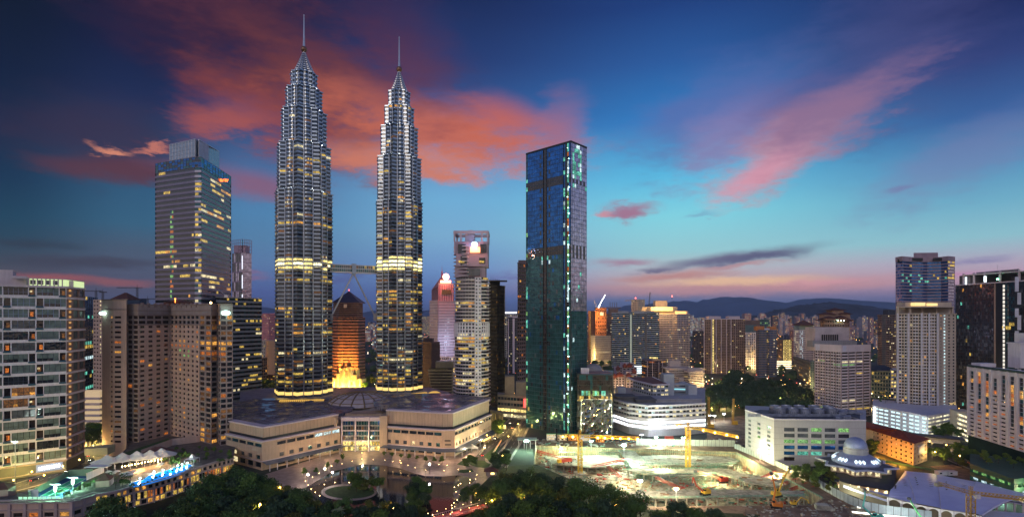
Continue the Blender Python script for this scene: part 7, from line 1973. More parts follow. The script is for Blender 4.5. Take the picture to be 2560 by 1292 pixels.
extra(t, 'board', CREAM2, lambda m: m.box((*G(2453, 1226), 1), (4.6, .3, 3.4))); extra(t, 'leg', GREY, lambda m: [m.box((G(2453, 1226)[0] + s, G(2453, 1226)[1], 0), (.2, .2, 1.2)) for s in (-1.6, 1.6)])

# --- excavation: slabs, columns, struts, walkways
REBAR = mat('rebar_green', (.16, .34, .26), .8, var=.5, scale=.6)
rr = random.Random(21)
def inpit(x, y, k=2.5):
 n_ = len(PIT); pl = list(reversed(PIT))
 ins = False
 for i in range(n_):
  (x0, y0), (x1, y1) = PIT[i], PIT[(i + 1) % n_]
  if (y0 > y) != (y1 > y) and x < (x1 - x0) * (y - y0) / (y1 - y0) + x0: ins = not ins
 return ins
def slab(label, poly, z, th=.7):
 t = thing('floor_slab', label, 'concrete slab', (*poly[0], PITZ))
 m = MB(); m.prism(poly, z - th, z); m.build('deck', CONC, t)
 xs = [p[0] for p in poly]; ys = [p[1] for p in poly]; c = MB(); rb = MB()
 for i in range(len(poly)):
  a, b = poly[i], poly[(i + 1) % len(poly)]; n_ = max(2, int(math.dist(a, b) / 6))
  for k in range(n_):
   q = [a[s] + (b[s] - a[s]) * (k + .5) / n_ for s in (0, 1)]; c.box((*q, PITZ), (.7, .7, z - th - PITZ))
   for _ in range(5): rb.tube((q[0] + rr.uniform(-1.6, 1.6), q[1] + rr.uniform(-.6, .6), z), (q[0] + rr.uniform(-1.6, 1.6), q[1] + rr.uniform(-.6, .6), z + rr.uniform(.5, 1.3)), .07, n=3)
 c.build('column', CONC, t); rb.build('starter_bars', REBAR, t)
slab('long green edged slab in the middle of the pit behind the red excavator', [G(1560, 1172, -3), G(1800, 1168, -3), G(1890, 1188, -3), G(1845, 1196, -3), G(1790, 1182, -3), G(1620, 1186, -3)], -3)
slab('slab at the back of the pit round the foot of the second crane', [G(1585, 1138, -4), G(1800, 1134, -4), G(1850, 1150, -4), G(1830, 1162, -4), G(1600, 1162, -4)], -4)
slab('front walkway slab of the pit by the yellow crawler', [G(1560, 1228, -1), G(1800, 1222, -1), G(2010, 1226, -1), G(2010, 1238, -1), G(1600, 1244, -1)], -1)
slab('left slab of the pit among green scaffolds, under the first crane', [G(1360, 1140, -3), G(1545, 1136, -3), G(1560, 1160, -3), G(1480, 1168, -3), G(1380, 1158, -3)], -3)
slab('square pier slab at the right of the pit behind the orange drill', [G(1846, 1192, -2), G(1960, 1182, -2), G(2000, 1205, -2), G(1930, 1215, -2), G(1862, 1204, -2)], -2)
t = thing('site_ramp', 'pale concrete ramp running down into the pit from its back edge', 'ramp', (*G(1560, 1105), 0))
A, B_ = G(1553, 1105), G(1612, 1185, -6)
def ramp_(m):
 d = Vector((B_[0] - A[0], B_[1] - A[1], 0)).normalized(); n_ = Vector((-d.y, d.x, 0)) * 6.5
 a, b = Vector((*A, .1)), Vector((*B_, -6)); m.add([tuple(v) for v in (a - n_, b - n_, b + n_, a + n_)] + [tuple(v + Vector((0, 0, -.8))) for v in (a - n_, b - n_, b + n_, a + n_)], ((0, 1, 2, 3), (4, 7, 6, 5), (0, 4, 5, 1), (3, 2, 6, 7)))
extra(t, 'deck', CONC, ramp_)
extra(t, 'rail', REBAR, lambda m: [[m.tube((A[0] + (B_[0] - A[0]) * k / 16 + s, A[1] + (B_[1] - A[1]) * k / 16, -6 * k / 16), (A[0] + (B_[0] - A[0]) * k / 16 + s, A[1] + (B_[1] - A[1]) * k / 16, -6 * k / 16 + 1.2), .1, n=4) for k in range(17)] + [m.tube((A[0] + s, A[1], 1.2), (B_[0] + s, B_[1], -4.8), .1, n=4)] for s in (-7.4, 7.4)])
for i, (a, b) in enumerate((((1340, 1128), (1420, 1150)), ((1480, 1168), (1560, 1150)), ((1520, 1168), (1552, 1195)), ((1640, 1195), (1700, 1222)), ((1905, 1196), (1938, 1180)), ((1930, 1206), (1962, 1190)), ((1952, 1214), (1992, 1200)), ((1975, 1226), (2016, 1210)), ((2000, 1232), (2040, 1218)))):
 w_ = ('at the far left of the pit', 'under the first yellow crane', 'left of the pale ramp', 'in front of the red excavator', 'nearest the grid block in the pit wall row', 'second in the row along the pit wall', 'third in the row along the pit wall', 'fourth in the row along the pit wall', 'last in the row at the pit corner')[i]
 t = thing('steel_strut', 'red lattice steel strut ' + w_, 'strut', (*G(*a, -2), -2), 'red steel struts in the pit'); p, q_ = G3(*a, -2.5), G3(*b, -1)
 def lat(m):
  for dx, dz in ((-.8, 0), (.8, 0), (-.8, 1.3), (.8, 1.3)): m.tube((p[0] + dx, p[1], p[2] + dz), (q_[0] + dx, q_[1], q_[2] + dz), .2, n=4)
  for k in range(9):
   e = [tuple(p[s] + (q_[s] - p[s]) * u / 9 for s in (0, 1, 2)) for u in (k, k + 1)]; m.tube((e[0][0] - .8, e[0][1], e[0][2]), (e[1][0] - .8, e[1][1], e[1][2] + 1.3), .1, n=3); m.tube((e[0][0] - .8, e[0][1], e[0][2] + 1.3), (e[1][0] + .8, e[1][1], e[1][2] + 1.3), .1, n=3)
 extra(t, 'lattice', RED, lat)
deb = MB()
for k in range(2000):
 px, py = rr.uniform(1340, 2040), rr.uniform(1115, 1262); x, y = G(px, py, PITZ)
 if not inpit(x, y): continue
 deb.box((x, y, PITZ), (rr.uniform(.4, 5), rr.uniform(.3, 1.6), rr.uniform(.1, .9)), rr.uniform(0, 3.1), rr.choice((0, 0, 1, 2, 3, 4, 4)))
mat('pale_board', (.50, .49, .42), .8)
PALE = MATS['pale_board']
for k, (px, py, z, n_, lb) in enumerate(((1372, 1158, PITZ, 9, 'nearest the trees on the left pit floor'), (1440, 1148, -3, 8, 'on the left slab beside the lorry'), (1640, 1150, -4, 9, 'on the back slab right of the ramp'), (1690, 1146, -4, 8, 'on the back slab left of the second crane'), (1760, 1150, -4, 9, 'on the back slab right of the second crane'), (1830, 1166, PITZ, 9, 'on the pit floor under the right wall'), (1700, 1196, PITZ, 8, 'on the pit floor in front of the long slab'), (1880, 1196, -2, 9, 'on the square pier slab'), (1950, 1200, -2, 8, 'at the right end of the square pier slab'), (1660, 1234, -1, 8, 'on the front walkway slab'))):
 t = thing('board_stack', 'stack of pale formwork boards ' + lb, 'board stack', (*G(px, py, z), z), 'formwork stacks in the pit'); c = G(px, py, z)
 for j in range(n_): extra(t, 'board', PALE if j % 3 else TIMBER, lambda m: m.box((c[0] + rr.uniform(-5, 5), c[1] + rr.uniform(-3, 3), z + rr.uniform(0, .5)), (rr.uniform(2, 5.5), rr.uniform(.8, 2), rr.uniform(.15, .5)), R(rr.uniform(-25, 25))))
for k, (a, b, lb) in enumerate((((1345, 1122), (1842, 1136), 'along the back wall of the pit'), ((1842, 1136), (2056, 1246), 'along the right wall of the pit'), ((1600, 1246), (2020, 1240), 'along the front walkway of the pit'), ((1560, 1174), (1800, 1170), 'on the edge of the long middle slab'), ((1620, 1188), (1790, 1184), 'in front of the long middle slab'), ((1590, 1160), (1830, 1160), 'in front of the back slab'))):
 z = (-.2, -.2, -1, -3, -3, -4)[k]; t = thing('guard_rail', 'green netted guard rail ' + lb, 'railing', (*G(*a, z), z)); p, q_ = Vector(G3(*a, z)), Vector(G3(*b, z)); L = (q_ - p).length
 extra(t, 'rail', REBAR, lambda m: [m.tube(p + Vector((0, 0, h_)), q_ + Vector((0, 0, h_)), .12, n=4) for h_ in (.6, 1.2)]); extra(t, 'post', REBAR, lambda m: [m.box(tuple(p + (q_ - p) * j / int(L / 2.5)), (.18, .18, 1.3)) for j in range(int(L / 2.5) + 1)])
for k in range(34):
 px, py = rr.uniform(1360, 2000), rr.uniform(1125, 1250); x, y = G(px, py, PITZ)
 if not inpit(x, y): continue
 for j in range(8): deb.tube((x + j * 1.1, y, PITZ), (x + j * 1.1 + rr.uniform(-.2, .2), y + rr.uniform(-.4, .4), PITZ + rr.uniform(3, 5)), .14, n=4, m=rr.choice((2, 2, 3, 0)))
tag(deb.build('debris', [CONC, TIMBER, REBAR, RED, PALE]), kind='stuff')
deb = MB()
for k in range(260):
 px, py = rr.uniform(1330, 1860), rr.uniform(1098, 1116); x, y = G(px, py)
 if inpit(x, y): continue
 deb.box((x, y, 0), (rr.uniform(.4, 4), rr.uniform(.3, 1.6), rr.uniform(.1, 1.1)), rr.uniform(0, 3.1), rr.choice((0, 1, 2, 4, 4)))
for k in range(420):
 px, py = rr.uniform(1860, 2200), rr.uniform(1250, 1330); x, y = G(px, py)
 if inpit(x, y): continue
 deb.box((x, y, 0), (rr.uniform(.3, 2.2), rr.uniform(.2, 1.2), rr.uniform(.1, .7)), rr.uniform(0, 3.1), rr.choice((0, 0, 1, 4)))
tag(deb.build('rubble', [CONC, TIMBER, REBAR, RED, MATS['pale_board']]), kind='stuff')
flat('site_ground', [G(*p) for p in ((1300, 1098), (1850, 1112), (2020, 1185), (2160, 1262), (2300, 1330), (1850, 1330), (1590, 1270), (1600, 1266), (2030, 1262), (2062, 1245), (1842, 1128), (1338, 1112))], .03, EARTH)
# scaffolds inside
for i, (px, py, n_) in enumerate(((1400, 1150, 7), (1500, 1150, 9), (1545, 1170, 6), (1700, 1212, 10), (1770, 1178, 8), (1585, 1200, 8))):
 t = thing('scaffold', 'green painted scaffold frame ' + ('behind the first crane foot at the left', 'between the first crane and the ramp', 'beside the red strut at the ramp', 'under the red excavator arm', 'behind the red boom in mid pit', 'at the ramp foot')[i], 'scaffold', (*G(px, py, PITZ), PITZ)); c = G(px, py, PITZ)
 def sc(m):
  for k in range(n_):
   for j in (0, 1):
    m.tube((c[0] + k * 2, c[1] + j * 2.4, PITZ), (c[0] + k * 2, c[1] + j * 2.4, -1.8), .1, n=4)
   for z in (-6, -4, -2):
    m.tube((c[0] + k * 2, c[1], z), (c[0] + k * 2, c[1] + 2.4, z), .08, n=4)
    if k: m.tube((c[0] + k * 2 - 2, c[1], z), (c[0] + k * 2, c[1], z), .1, n=4)
   if k: m.tube((c[0] + k * 2 - 2, c[1], -6), (c[0] + k * 2, c[1], -4), .08, n=4)
 extra(t, 'frame', REBAR, sc); extra(t, 'deck', CONC, lambda m: m.box((c[0] + n_ - 1, c[1] + 1.2, -1.8), (n_ * 2, 2.6, .2)))
# cabins and shelter along the back edge
for i, (px, py, w_, m_) in enumerate(((1378, 1099, 8, WHITE), (1405, 1100, 8, CREAM), (1432, 1100, 8, ORANGE), (1462, 1101, 9, WHITE), (1500, 1104, 7, ORANGE))):
 t = thing('container_office', 'long site container office, ' + ('white, leftmost behind the pit', 'cream, second from the left behind the pit', 'orange, left of the first crane mast', 'white, right of the first crane mast', 'orange, rightmost behind the pit')[i], 'container', (*G(px, py), 0)); c = G(px, py)
 extra(t, 'body', m_, lambda m: (m.box((*c, 0), (w_, 3, 2.6)), m.box((*c, 2.8), (w_, 3, 2.6)))); extra(t, 'window', PANES, lambda m: [m.box((c[0] - w_ / 2 + 1 + 1.6 * k, c[1] - 1.55, 1 + 2.8 * j), (1, .1, 1), 0, rr.choice((4, 0, 3))) for k in range(int(w_ / 1.6)) for j in (0, 1)]); extra(t, 'roof', GREENP, lambda m: m.box((*c, 5.4), (w_ + .4, 3.6, .2)))
t = thing('site_gate_shelter', 'brightly lit flat roofed gate shelter at the left back corner of the pit', 'shelter', (*G(1318, 1118), 0)); c = G(1318, 1118)
extra(t, 'roof', mat('pale_green_sheet', (.5, .62, .5), .6), lambda m: m.box((*c, 7), (16, 9, .4))); extra(t, 'post', WHITE, lambda m: [m.box((c[0] + x, c[1] + y, 0), (.3, .3, 7)) for x in (-7, -2.5, 2.5, 7) for y in (-4, 4)])
# site perimeter hoardings: each panel run one fence
def hoarding(label, line, h, mt, n_=None):
 t = thing('hoarding', label, 'fence', (*line[0], 0)); pn, ps = MB(), MB()
 for a, b in zip(line, line[1:]):
  k = max(2, int(math.dist(a, b) / 3.2))
  for j in range(k):
   q = [tuple(a[s] + (b[s] - a[s]) * (j + e) / k for s in (0, 1)) for e in (.03, .97)]; strip(pn, q, .1, h - rr.uniform(0, .12), rr.uniform(-.04, .04), .12)
   z = [a[s] + (b[s] - a[s]) * j / k for s in (0, 1)]; ps.box((*z, 0), (.22, .22, h + .1))
 pn.build('panel', mt, t); ps.build('post', DGREY, t)
HOARD = mat('pale_hoarding', (.42, .46, .42), .6, var=.2, scale=.2, streak=.4)
hoarding('pale grey green hoarding along the back of the pit in front of the low complex', [G(1590, 1112), G(1700, 1114), G(1838, 1116)], 5.5, HOARD)
hoarding('pale hoarding running down the right side of the pit by the grid block', [G(1836, 1120), G(1940, 1164), G(1972, 1180)], 4, HOARD)
hoarding('cream walled hoarding section between the pit and the mosque trees', [G(1975, 1180), G(2015, 1204)], 5, CREAM2)
hoarding('grey blue hoarding curving along the mosque side of the site', [G(2022, 1202), G(2082, 1238), G(2120, 1258), G(2160, 1274), G(2215, 1285), G(2330, 1300)], 5, mat('blue_grey_hoarding', (.30, .35, .42), .6, var=.2, scale=.3, streak=.4))
t = thing('red_container', 'red shipping container behind the hoarding at the low complex', 'container', (*G(1673, 1111), 0)); c = G(1673, 1107)
extra(t, 'body', RED, lambda m: m.box((*c, 0), (7, 3, 6))); extra(t, 'rib', mat('dark_red', (.2, .03, .02)), lambda m: [m.box((c[0] - 3.2 + k * .8, c[1] - 1.52, .1), (.14, .1, 5.8)) for k in range(9)])
t = thing('lorry', 'red and yellow lorry parked on the left pit slab', 'lorry', (*G(1415, 1152, -3), -3)); c = G(1415, 1156, -3)
extra(t, 'cargo_bed', RED, lambda m: m.box((c[0], c[1], -2), (9, 2.6, 2.2), R(24))); extra(t, 'cab', YELLOW, lambda m: m.box((c[0] - 5.4, c[1] - 2.4, -2.2), (2.6, 2.6, 2.6), R(24)))
extra(t, 'wheel', BLACK, lambda m: [m.box((c[0] + k, c[1] + k * .44 - 1.2, -3), (1, .5, 1), R(24)) for k in (-5, -2, 2, 4)])

# --- tower cranes
def lattice(m, a, b, w, n_, r=.13, tri=False):
 a, b = Vector(a), Vector(b); d = (b - a).normalized(); u = Vector((0, 0, 1)) if abs(d.z) < .8 else Vector((0, 1, 0)); s = d.cross(u).normalized(); u = s.cross(d).normalized()
 cs = [(-1, -1), (1, -1), (1, 1), (-1, 1)] if not tri else [(-1, -1), (1, -1), (0, 1)]
 P_ = lambda k, c: a + (b - a) * k / n_ + s * c[0] * w / 2 + u * c[1] * w / 2
 for c in cs: m.tube(P_(0, c), P_(n_, c), r, n=4)
 for k in range(n_):
  for i, c in enumerate(cs):
   e = cs[(i + 1) % len(cs)]; m.tube(P_(k, c), P_(k + 1, e) if k % 2 else P_(k + 1, e), r * .6, n=3); m.tube(P_(k, c), P_(k, e), r * .6, n=3)
def crane(label, base, zj, jib, tail, zb, lit, mt=YELLOW, sc=1.0):
 t = thing('tower_crane', label, 'crane', (base[0], base[1], zb), 'yellow tower cranes on the building site')
 b = Vector((base[0], base[1], zb))
 extra(t, 'mast', mt, lambda m: lattice(m, b, (base[0], base[1], zj), 2.8 * sc, int((zj - zb) / 2.6), .3 * sc))
 extra(t, 'base', CONC, lambda m: m.box((base[0], base[1], zb - .3), (8 * sc, 8 * sc, 1)))
 extra(t, 'jib', mt, lambda m: lattice(m, (base[0], base[1], zj + 1), (*jib, zj + .6), 1.8 * sc, 20, .24 * sc, True))
 extra(t, 'counter_jib', mt, lambda m: lattice(m, (base[0], base[1], zj + 1), (*tail, zj + 1), 1.7 * sc, 6, .16 * sc, True))
 extra(t, 'counterweight', CONC, lambda m: m.box((*tail, zj - .6), (3 * sc, 2.4 * sc, 2 * sc)))
 extra(t, 'cab', WHITE, lambda m: m.box((base[0] + 1.8, base[1] - 1.2, zj - 1.2), (1.8, 1.8, 2)))
 extra(t, 'tower_head', mt, lambda m: lattice(m, (base[0], base[1], zj), (base[0], base[1], zj + 5 * sc), 1.2 * sc, 3, .12 * sc))
 for e in lit:
  q = [base[s] + ((jib if e > 0 else tail)[s] - base[s]) * abs(e) for s in (0, 1)]
  o = extra(t, 'jib_lamp', G_SODIUM, lambda m: m.ball((q[0], q[1] - .8, zj + .2), .75, 8)); lamp('jib_light', (q[0], q[1] - 2.0, zj - 1.2), 2600, (1, .62, .18), .6, parent=o)
def at(px, py, Y): return X(px, Y), Y, Z(py, Y)
crane('yellow tower crane at the left of the pit, jib to the right with bright lamps', XY(1450, 372), Z(1092, 372), XY(1598, 366), XY(1405, 374), -4, (.3, .42, .55, .68, .82, .97, -.4, -.95))
crane('yellow tower crane in mid pit with its lit jib swung towards the grid block', XY(1720, 384), Z(1068, 384), XY(1845, 352), XY(1695, 390), -5, (.32, .55, .78, .97, -.9))
crane('yellow tower crane over the lilac roof at the bottom right, unlit jib', XY(2427, 236), Z(1236, 236), XY(2620, 226), XY(2345, 250), -1, (), mat('worn_orange_yellow', (.55, .32, .06), .5), .8)
# distant cranes against the sky
def far_crane(label, px, pyt, pyb, Y, x0, x1, mt=DGREY, luff=None):
 t = thing('tower_crane', label, 'crane', (X(px, Y), Y, 0), 'distant cranes on the skyline'); c = X(px, Y); zt, zb = Z(pyt, Y), Z(pyb, Y); k = Y / 900
 extra(t, 'mast', mt, lambda m: lattice(m, (c, Y, zb), (c, Y, zt), 2.2 * k, 12, .22 * k))
 if luff: extra(t, 'jib', mt, lambda m: lattice(m, (c, Y, zt), (X(luff[0], Y), Y, Z(luff[1], Y)), 1.6 * k, 12, .2 * k, True))
 else: extra(t, 'jib', mt, lambda m: lattice(m, (X(x0, Y), Y, zt), (X(x1, Y), Y, zt), 1.6 * k, 18, .2 * k, True))
 extra(t, 'tower_head', mt, lambda m: m.tube((c, Y, zt), (c, Y, zt + 6 * k), .5 * k, .2, 5))
 return t
far_crane('dark distant crane above the dark gap block, leftmost of four', 240, 727, 760, 1000, 213, 255)
far_crane('dark distant crane with a short jib just left of the hotel turret', 257, 730, 760, 1000, 248, 267)
far_crane('dark distant crane with a long jib left of the banded tower', 343, 719, 770, 1100, 292, 357)
far_crane('small distant crane low beside the banded tower', 369, 747, 775, 1400, 354, 388)
t = far_crane('white lit luffing crane on the orange netted tower', 1497, 768, 772, 1300, 0, 0, WHITE, (1513, 735))
extra(t, 'lamp', G_WHITE, lambda m: [m.ball((X(1497 + k * 2.4, 1299), 1298, Z(766 - k * 4.6, 1299)), .7 if k else 1.6, 6) for k in range(7)])
far_crane('white luffing crane with a raised short jib left end of the orange netted tower', 1491, 772, 778, 1305, 0, 0, WHITE, (1485, 750))
far_crane('thin dark luffing crane raised above the orange lit penthouse', 1622, 765, 772, 1120, 0, 0, DGREY, (1625, 730))
t = thing('unfinished_block', 'dark blue unfinished block under the distant cranes left of the banded tower', 'construction block', (X(330, 1050), 1050, 0))
extra(t, 'wall', mat('dark_blue_net', (.03, .05, .09), .8), lambda m: m.box((X(328, 1060), 1060, 0), (48, 20, Z(746, 1050)))); extra(t, 'slab_edge', DGREY, lambda m: [m.box((X(328, 1060), 1049.6, 20 + 8 * k), (48.4, 1, .8)) for k in range(14)])

# --- excavators and crane booms
def excavator(label, c, z, rz, body, arm, a1, a2, a3, s=1.0):
 """tracked machine: base at c, boom leaves at angle a1, then a2, then the bucket arm a3"""
 t = thing('excavator', label, 'excavator', (*c, z)); t.rotation_euler = (0, 0, rz)
 def b(name, m_, fn):
  m = MB(); fn(m); o = m.build(name, m_); o.parent = t; return o
 for y in (-1.2, 1.2):
  b('track', BLACK, lambda m: m.prism([(-2.2 * s, y * s - .35), (2.2 * s, y * s - .35), (2.2 * s, y * s + .35), (-2.2 * s, y * s + .35)], 0, .9 * s))
 b('body', body, lambda m: (m.box((-.5 * s, 0, .9 * s), (3.8 * s, 2.8 * s, 1.2 * s)), m.box((-2.0 * s, 0, 1.1 * s), (1.0 * s, 2.6 * s, 1.5 * s))))
 o = b('cab', body, lambda m: m.box((.7 * s, .8 * s, 2.1 * s), (1.4 * s, 1.1 * s, 1.3 * s)))
 b('cab_window', PANES, lambda m: m.box((1.0 * s, .8 * s, 2.4 * s), (1.0 * s, 1.2 * s, .8 * s)))
 p = Vector((1.2 * s, 0, 1.8 * s)); q = p + Vector((math.cos(a1), 0, math.sin(a1))) * 5.4 * s; r = q + Vector((math.cos(a2), 0, math.sin(a2))) * 4.6 * s; e = r + Vector((math.cos(a3), 0, math.sin(a3))) * 3.0 * s
 b('boom', arm, lambda m: (m.tube(p, q, .42 * s, .34 * s, 6), m.tube(q, r, .36 * s, .28 * s, 6)))
 b('arm', arm, lambda m: m.tube(r, e, .28 * s, .2 * s, 6))
 b('bucket', DGREY, lambda m: m.box((e.x, e.y, e.z - .9 * s), (1.2 * s, 1.3 * s, 1.0 * s)))
 return t
excavator('orange excavator with a tall red arm at the bottom of the pit', G(1940, 1268), 0, R(160), ORANGE, ORANGE, R(100), R(80), R(75), 1.35)
excavator('yellow crawler crane excavator with a raised boom behind the orange excavator', G(1942, 1240, -1), -1, R(25), YELLOW, YELLOW, R(60), R(52), R(46), 1.3)
excavator('yellow excavator with a folded red arm in the front of the pit', G(1763, 1236, -1), -1, R(200), YELLOW, RED, R(40), R(65), R(-80), 1.25)
excavator('small yellow excavator digging on the bare earth at the bottom', G(1985, 1262), 0, R(-10), YELLOW, YELLOW, R(50), R(-20), R(-70), .8)
excavator('red long boom machine parked in the middle of the pit', G(1805, 1205, PITZ), PITZ, R(190), RED, mat('pink_red_boom', (.62, .18, .12)), R(22), R(20), R(15), 1.5)
excavator('teal excavator with a raised arm at the bottom edge by the mosque hoarding', G(2190, 1300), 0, R(170), TEAL, TEAL, R(45), R(100), R(88), 1.25)
excavator('green boom machine under the lilac roof at the bottom edge', G(2320, 1315), 0, R(170), GREENP, GREENP, R(55), R(60), R(65), 1.1)
for i, (px, py, dx) in enumerate(((1772, 1050, 0), (1832, 1048, 3))):
 t = thing('piling_rig', 'yellow piling rig with a tall mast, %s on the muddy lot' % ('left one' if i == 0 else 'right one'), 'piling rig', (*G(px, py + 15), 0)); c = G(px, 1068 - i * 8)
 extra(t, 'mast', mat('worn_orange_yellow', (.55, .32, .06)), lambda m: lattice(m, (*c, 0), (c[0] + dx * .2, c[1], 30 - 4 * i), 1.4, 12, .2)); extra(t, 'body', YELLOW, lambda m: (m.box((c[0] + 2, c[1], .8), (5, 3, 2.6)), m.box((c[0] + 2, c[1], 0), (5.4, 3.4, .8)))); extra(t, 'cable', DGREY, lambda m: m.tube((c[0] - 1.6, c[1], 1), (c[0] - .4, c[1], 27), .1, n=4))
flat('muddy_lot_ground', [G(*p) for p in ((1768, 1098), (1766, 1050), (1870, 1036), (1862, 1112))], .04, EARTH)
t = thing('rubble_block', 'broken pale concrete block lying on the bare earth left of the mosque hoarding', 'concrete block', (*G(2060, 1275), 0)); c = G(2058, 1272)
extra(t, 'block', CONC, lambda m: (m.box((*c, 0), (8, 4, 2.4), R(-12)), m.box((c[0] + 3.4, c[1] - 1.4, 0), (3, 3, 1.4), R(20)))); extra(t, 'cap', mat('pale_board', (.62, .6, .54)), lambda m: m.box((c[0] - .4, c[1] + .4, 2.4), (6, 3, .5), R(-12)))

HAZE = 4.2e-5
# --- floodlights of the site
def flood(label, c, z, watt, rgb, gl=G_WHITE, r=.9, zb=0):
 t = thing('floodlight_mast', label, 'floodlight', (*c, zb), 'floodlights of the building site')
 extra(t, 'pole', STEEL, lambda m: m.tube((*c, zb), (*c, z), .16)); o = extra(t, 'lamp', gl, lambda m: [m.ball((c[0] + k * .9, c[1], z + .4), r * .6, 8) for k in (-1, 0, 1)]); lamp('flood_beam', (c[0], c[1] - 1.6, z + .5), watt, rgb, .8, parent=o)
flood('brightest white green floodlight, at the top of the ramp', G(1560, 1146), 10, 80000, (.82, 1, .84), G_GREEN, 1.7)
flood('green white floodlight at the gate shelter in the left corner of the pit', G(1316, 1128), 8, 34000, (.60, 1, .70), G_GREEN, 1.6)
flood('white floodlight behind the trees at the front edge of the pit', G(1600, 1240), 9, 34000, (1, .90, .58), G_WHITE, 1.2)
flood('floodlight at the back hoarding right of the ramp', G(1640, 1118), 8, 30000, (.70, 1, .85), G_GREEN, .8)
flood('floodlight on the back edge by the second crane', G(1708, 1122), 9, 30000, (.9, 1, .70), G_GREEN, .8)
flood('warm floodlight at the front walkway left of the yellow excavator', G(1690, 1252), 7, 34000, (1, .80, .50), G_SODIUM, 1)
flood('floodlight by the small shelter among the left scaffolds', G(1478, 1128), 8, 30000, (.5, 1, .8), G_GREEN, .8)
flood('floodlight on the right pit edge by the grid block corner', G(1900, 1152), 8, 8000, (1, .90, .7), G_WHITE, .6)
for px, py in ((1760, 1040), (1774, 1040), (1786, 1041), (1810, 1036)): flood('white lamp on the muddy lot by the piling rigs, ' + {1760: 'leftmost of four', 1774: 'second from the left', 1786: 'third from the left', 1810: 'rightmost of four'}[px], G(px, py + 16), 7, 5000, (.8, .95, 1), G_WHITE, .7)
flood('white floodlight at the low complex behind the red container', G(1604, 1108), 7, 7000, (.9, 1, 1), G_WHITE, .7)
flood('white flood lamp on the apartment block forecourt', G(38, 1250), 34, 5000, (.8, 1, .9), G_GREEN, .5)
for px, py, w in ((1650, 1190, 30000), (1780, 1210, 28000), (1480, 1160, 30000), (1400, 1150, 26000), (1860, 1180, 26000), (1950, 1215, 22000), (1560, 1215, 22000)): lamp('pit_work_light', (*G(px, py, PITZ), 1), w, (1, .94, .46), 2)

# --- park lamps
proto = thing('park_lamp', 'small globe lamp post on the edge of the lake promenade', 'street lamp', (0, 0, 0), 'globe lamps round the lake')
m = MB(); m.tube((0, 0, 0), (0, 0, 3.4), .07); m.build('post', DGREY, proto)
m = MB(); m.ball((0, 0, 3.7), .22, 8); m.build('globe', glow('park_globe', (1, .64, .26), 16), proto)
spots = [(855, 1133), (905, 1130), (960, 1157), (873, 1161), (1001, 1155), (903, 1157), (1013, 1166), (1035, 1170), (1053, 1174), (1062, 1183), (1087, 1186), (1114, 1190), (1142, 1185), (1172, 1190), (1189, 1198), (1174, 1208), (1146, 1214), (1128, 1228), (1148, 1238), (1143, 1252), (1129, 1266),
   (838, 1165), (822, 1176), (811, 1183), (800, 1195), (779, 1200), (802, 1226), (811, 1212), (837, 1207), (873, 1207), (902, 1209), (1000, 1150), (1118, 1162), (1097, 1160), (830, 1160), (1051, 1240), (1016, 1246), (1080, 1246), (905, 1240), (1145, 1174), (958, 1134), (974, 1136), (747, 1194), (770, 1186)]
ISL = ell(872, 1230, 70, 21)
def within(p, poly):
 r_ = False
 for (x0, y0), (x1, y1) in zip(poly, poly[1:] + poly[:1]):
  if (y0 > p[1]) != (y1 > p[1]) and p[0] < (x1 - x0) * (p[1] - y0) / (y1 - y0) + x0: r_ = not r_
 return r_
spots = [q for q in spots if not within(G(q[0], q[1] + 13), LAKE) or within(G(q[0], q[1] + 13), ISL)][:16]
edge = [(*G(px, py + 13), ) for px, py in spots]; le = offset(list(reversed(LAKE[:21])), 1.0, False)
for a, b in zip(le, le[1:]):
 k = max(1, round(math.dist(a, b) / 9))
 edge += [tuple(a[s] + (b[s] - a[s]) * j / k for s in (0, 1)) for j in range(k)]
edge = [p for p in edge if not within(p, LAKE) or within(p, ISL)]
for i, p in enumerate(edge):
 o = proto if i == 0 else copy_tree(proto); o.location = (*p, .06)
big = thing('plaza_lamp', 'tall bright white plaza lamp at the mall promenade', 'street lamp', (0, 0, 0), 'tall white plaza lamps')
m = MB(); m.tube((0, 0, 0), (0, 0, 6.5), .12); m.build('post', DGREY, big)
m = MB(); m.ball((0, 0, 6.8), .6, 8); m.build('globe', glow('plaza_globe', (1, .86, .8), 40), big)
for i, (px, py, lb) in enumerate(((1074, 1156, 'tall bright white plaza lamp on the right of the lake promenade'), (770, 1184, 'tall bright white plaza lamp left of the lake before the mall corner'), (831, 1178, 'tall white plaza lamp at the left lake edge'), (812, 1168, 'tall white plaza lamp under the mall canopy trees on the left'))):
 o = big if i == 0 else copy_tree(big); o['label'] = lb; c = G(px, py + 28); o.location = (*c, .06); lamp('plaza_light', (c[0], c[1] - 1, 7), 3200 if i < 2 else 1400, (1, .84, .72), .5)
sod = thing('path_lamp', 'orange park lamp glowing among the trees', 'street lamp', (0, 0, 0), 'orange lamps among the park trees')
m = MB(); m.tube((0, 0, 0), (0, 0, 5), .09); m.build('post', DGREY, sod)
m = MB(); m.ball((0, 0, 5.3), .5, 8); m.build('globe', G_SODIUM, sod)
SODS = [(1310, 1246, 9000, 9), (1460, 1285, 6000, 8), (1230, 1250, 3500, 6), (1270, 1262, 3500, 6), (1190, 1232, 2500, 6), (1255, 1225, 2500, 5), (985, 1268, 2500, 6), (700, 1218, 1800, 12), (650, 1262, 1500, 12), (1540, 1262, 2500, 6), (1400, 1262, 3000, 6), (500, 1262, 1200, 10), (868, 1256, 1800, 6)]
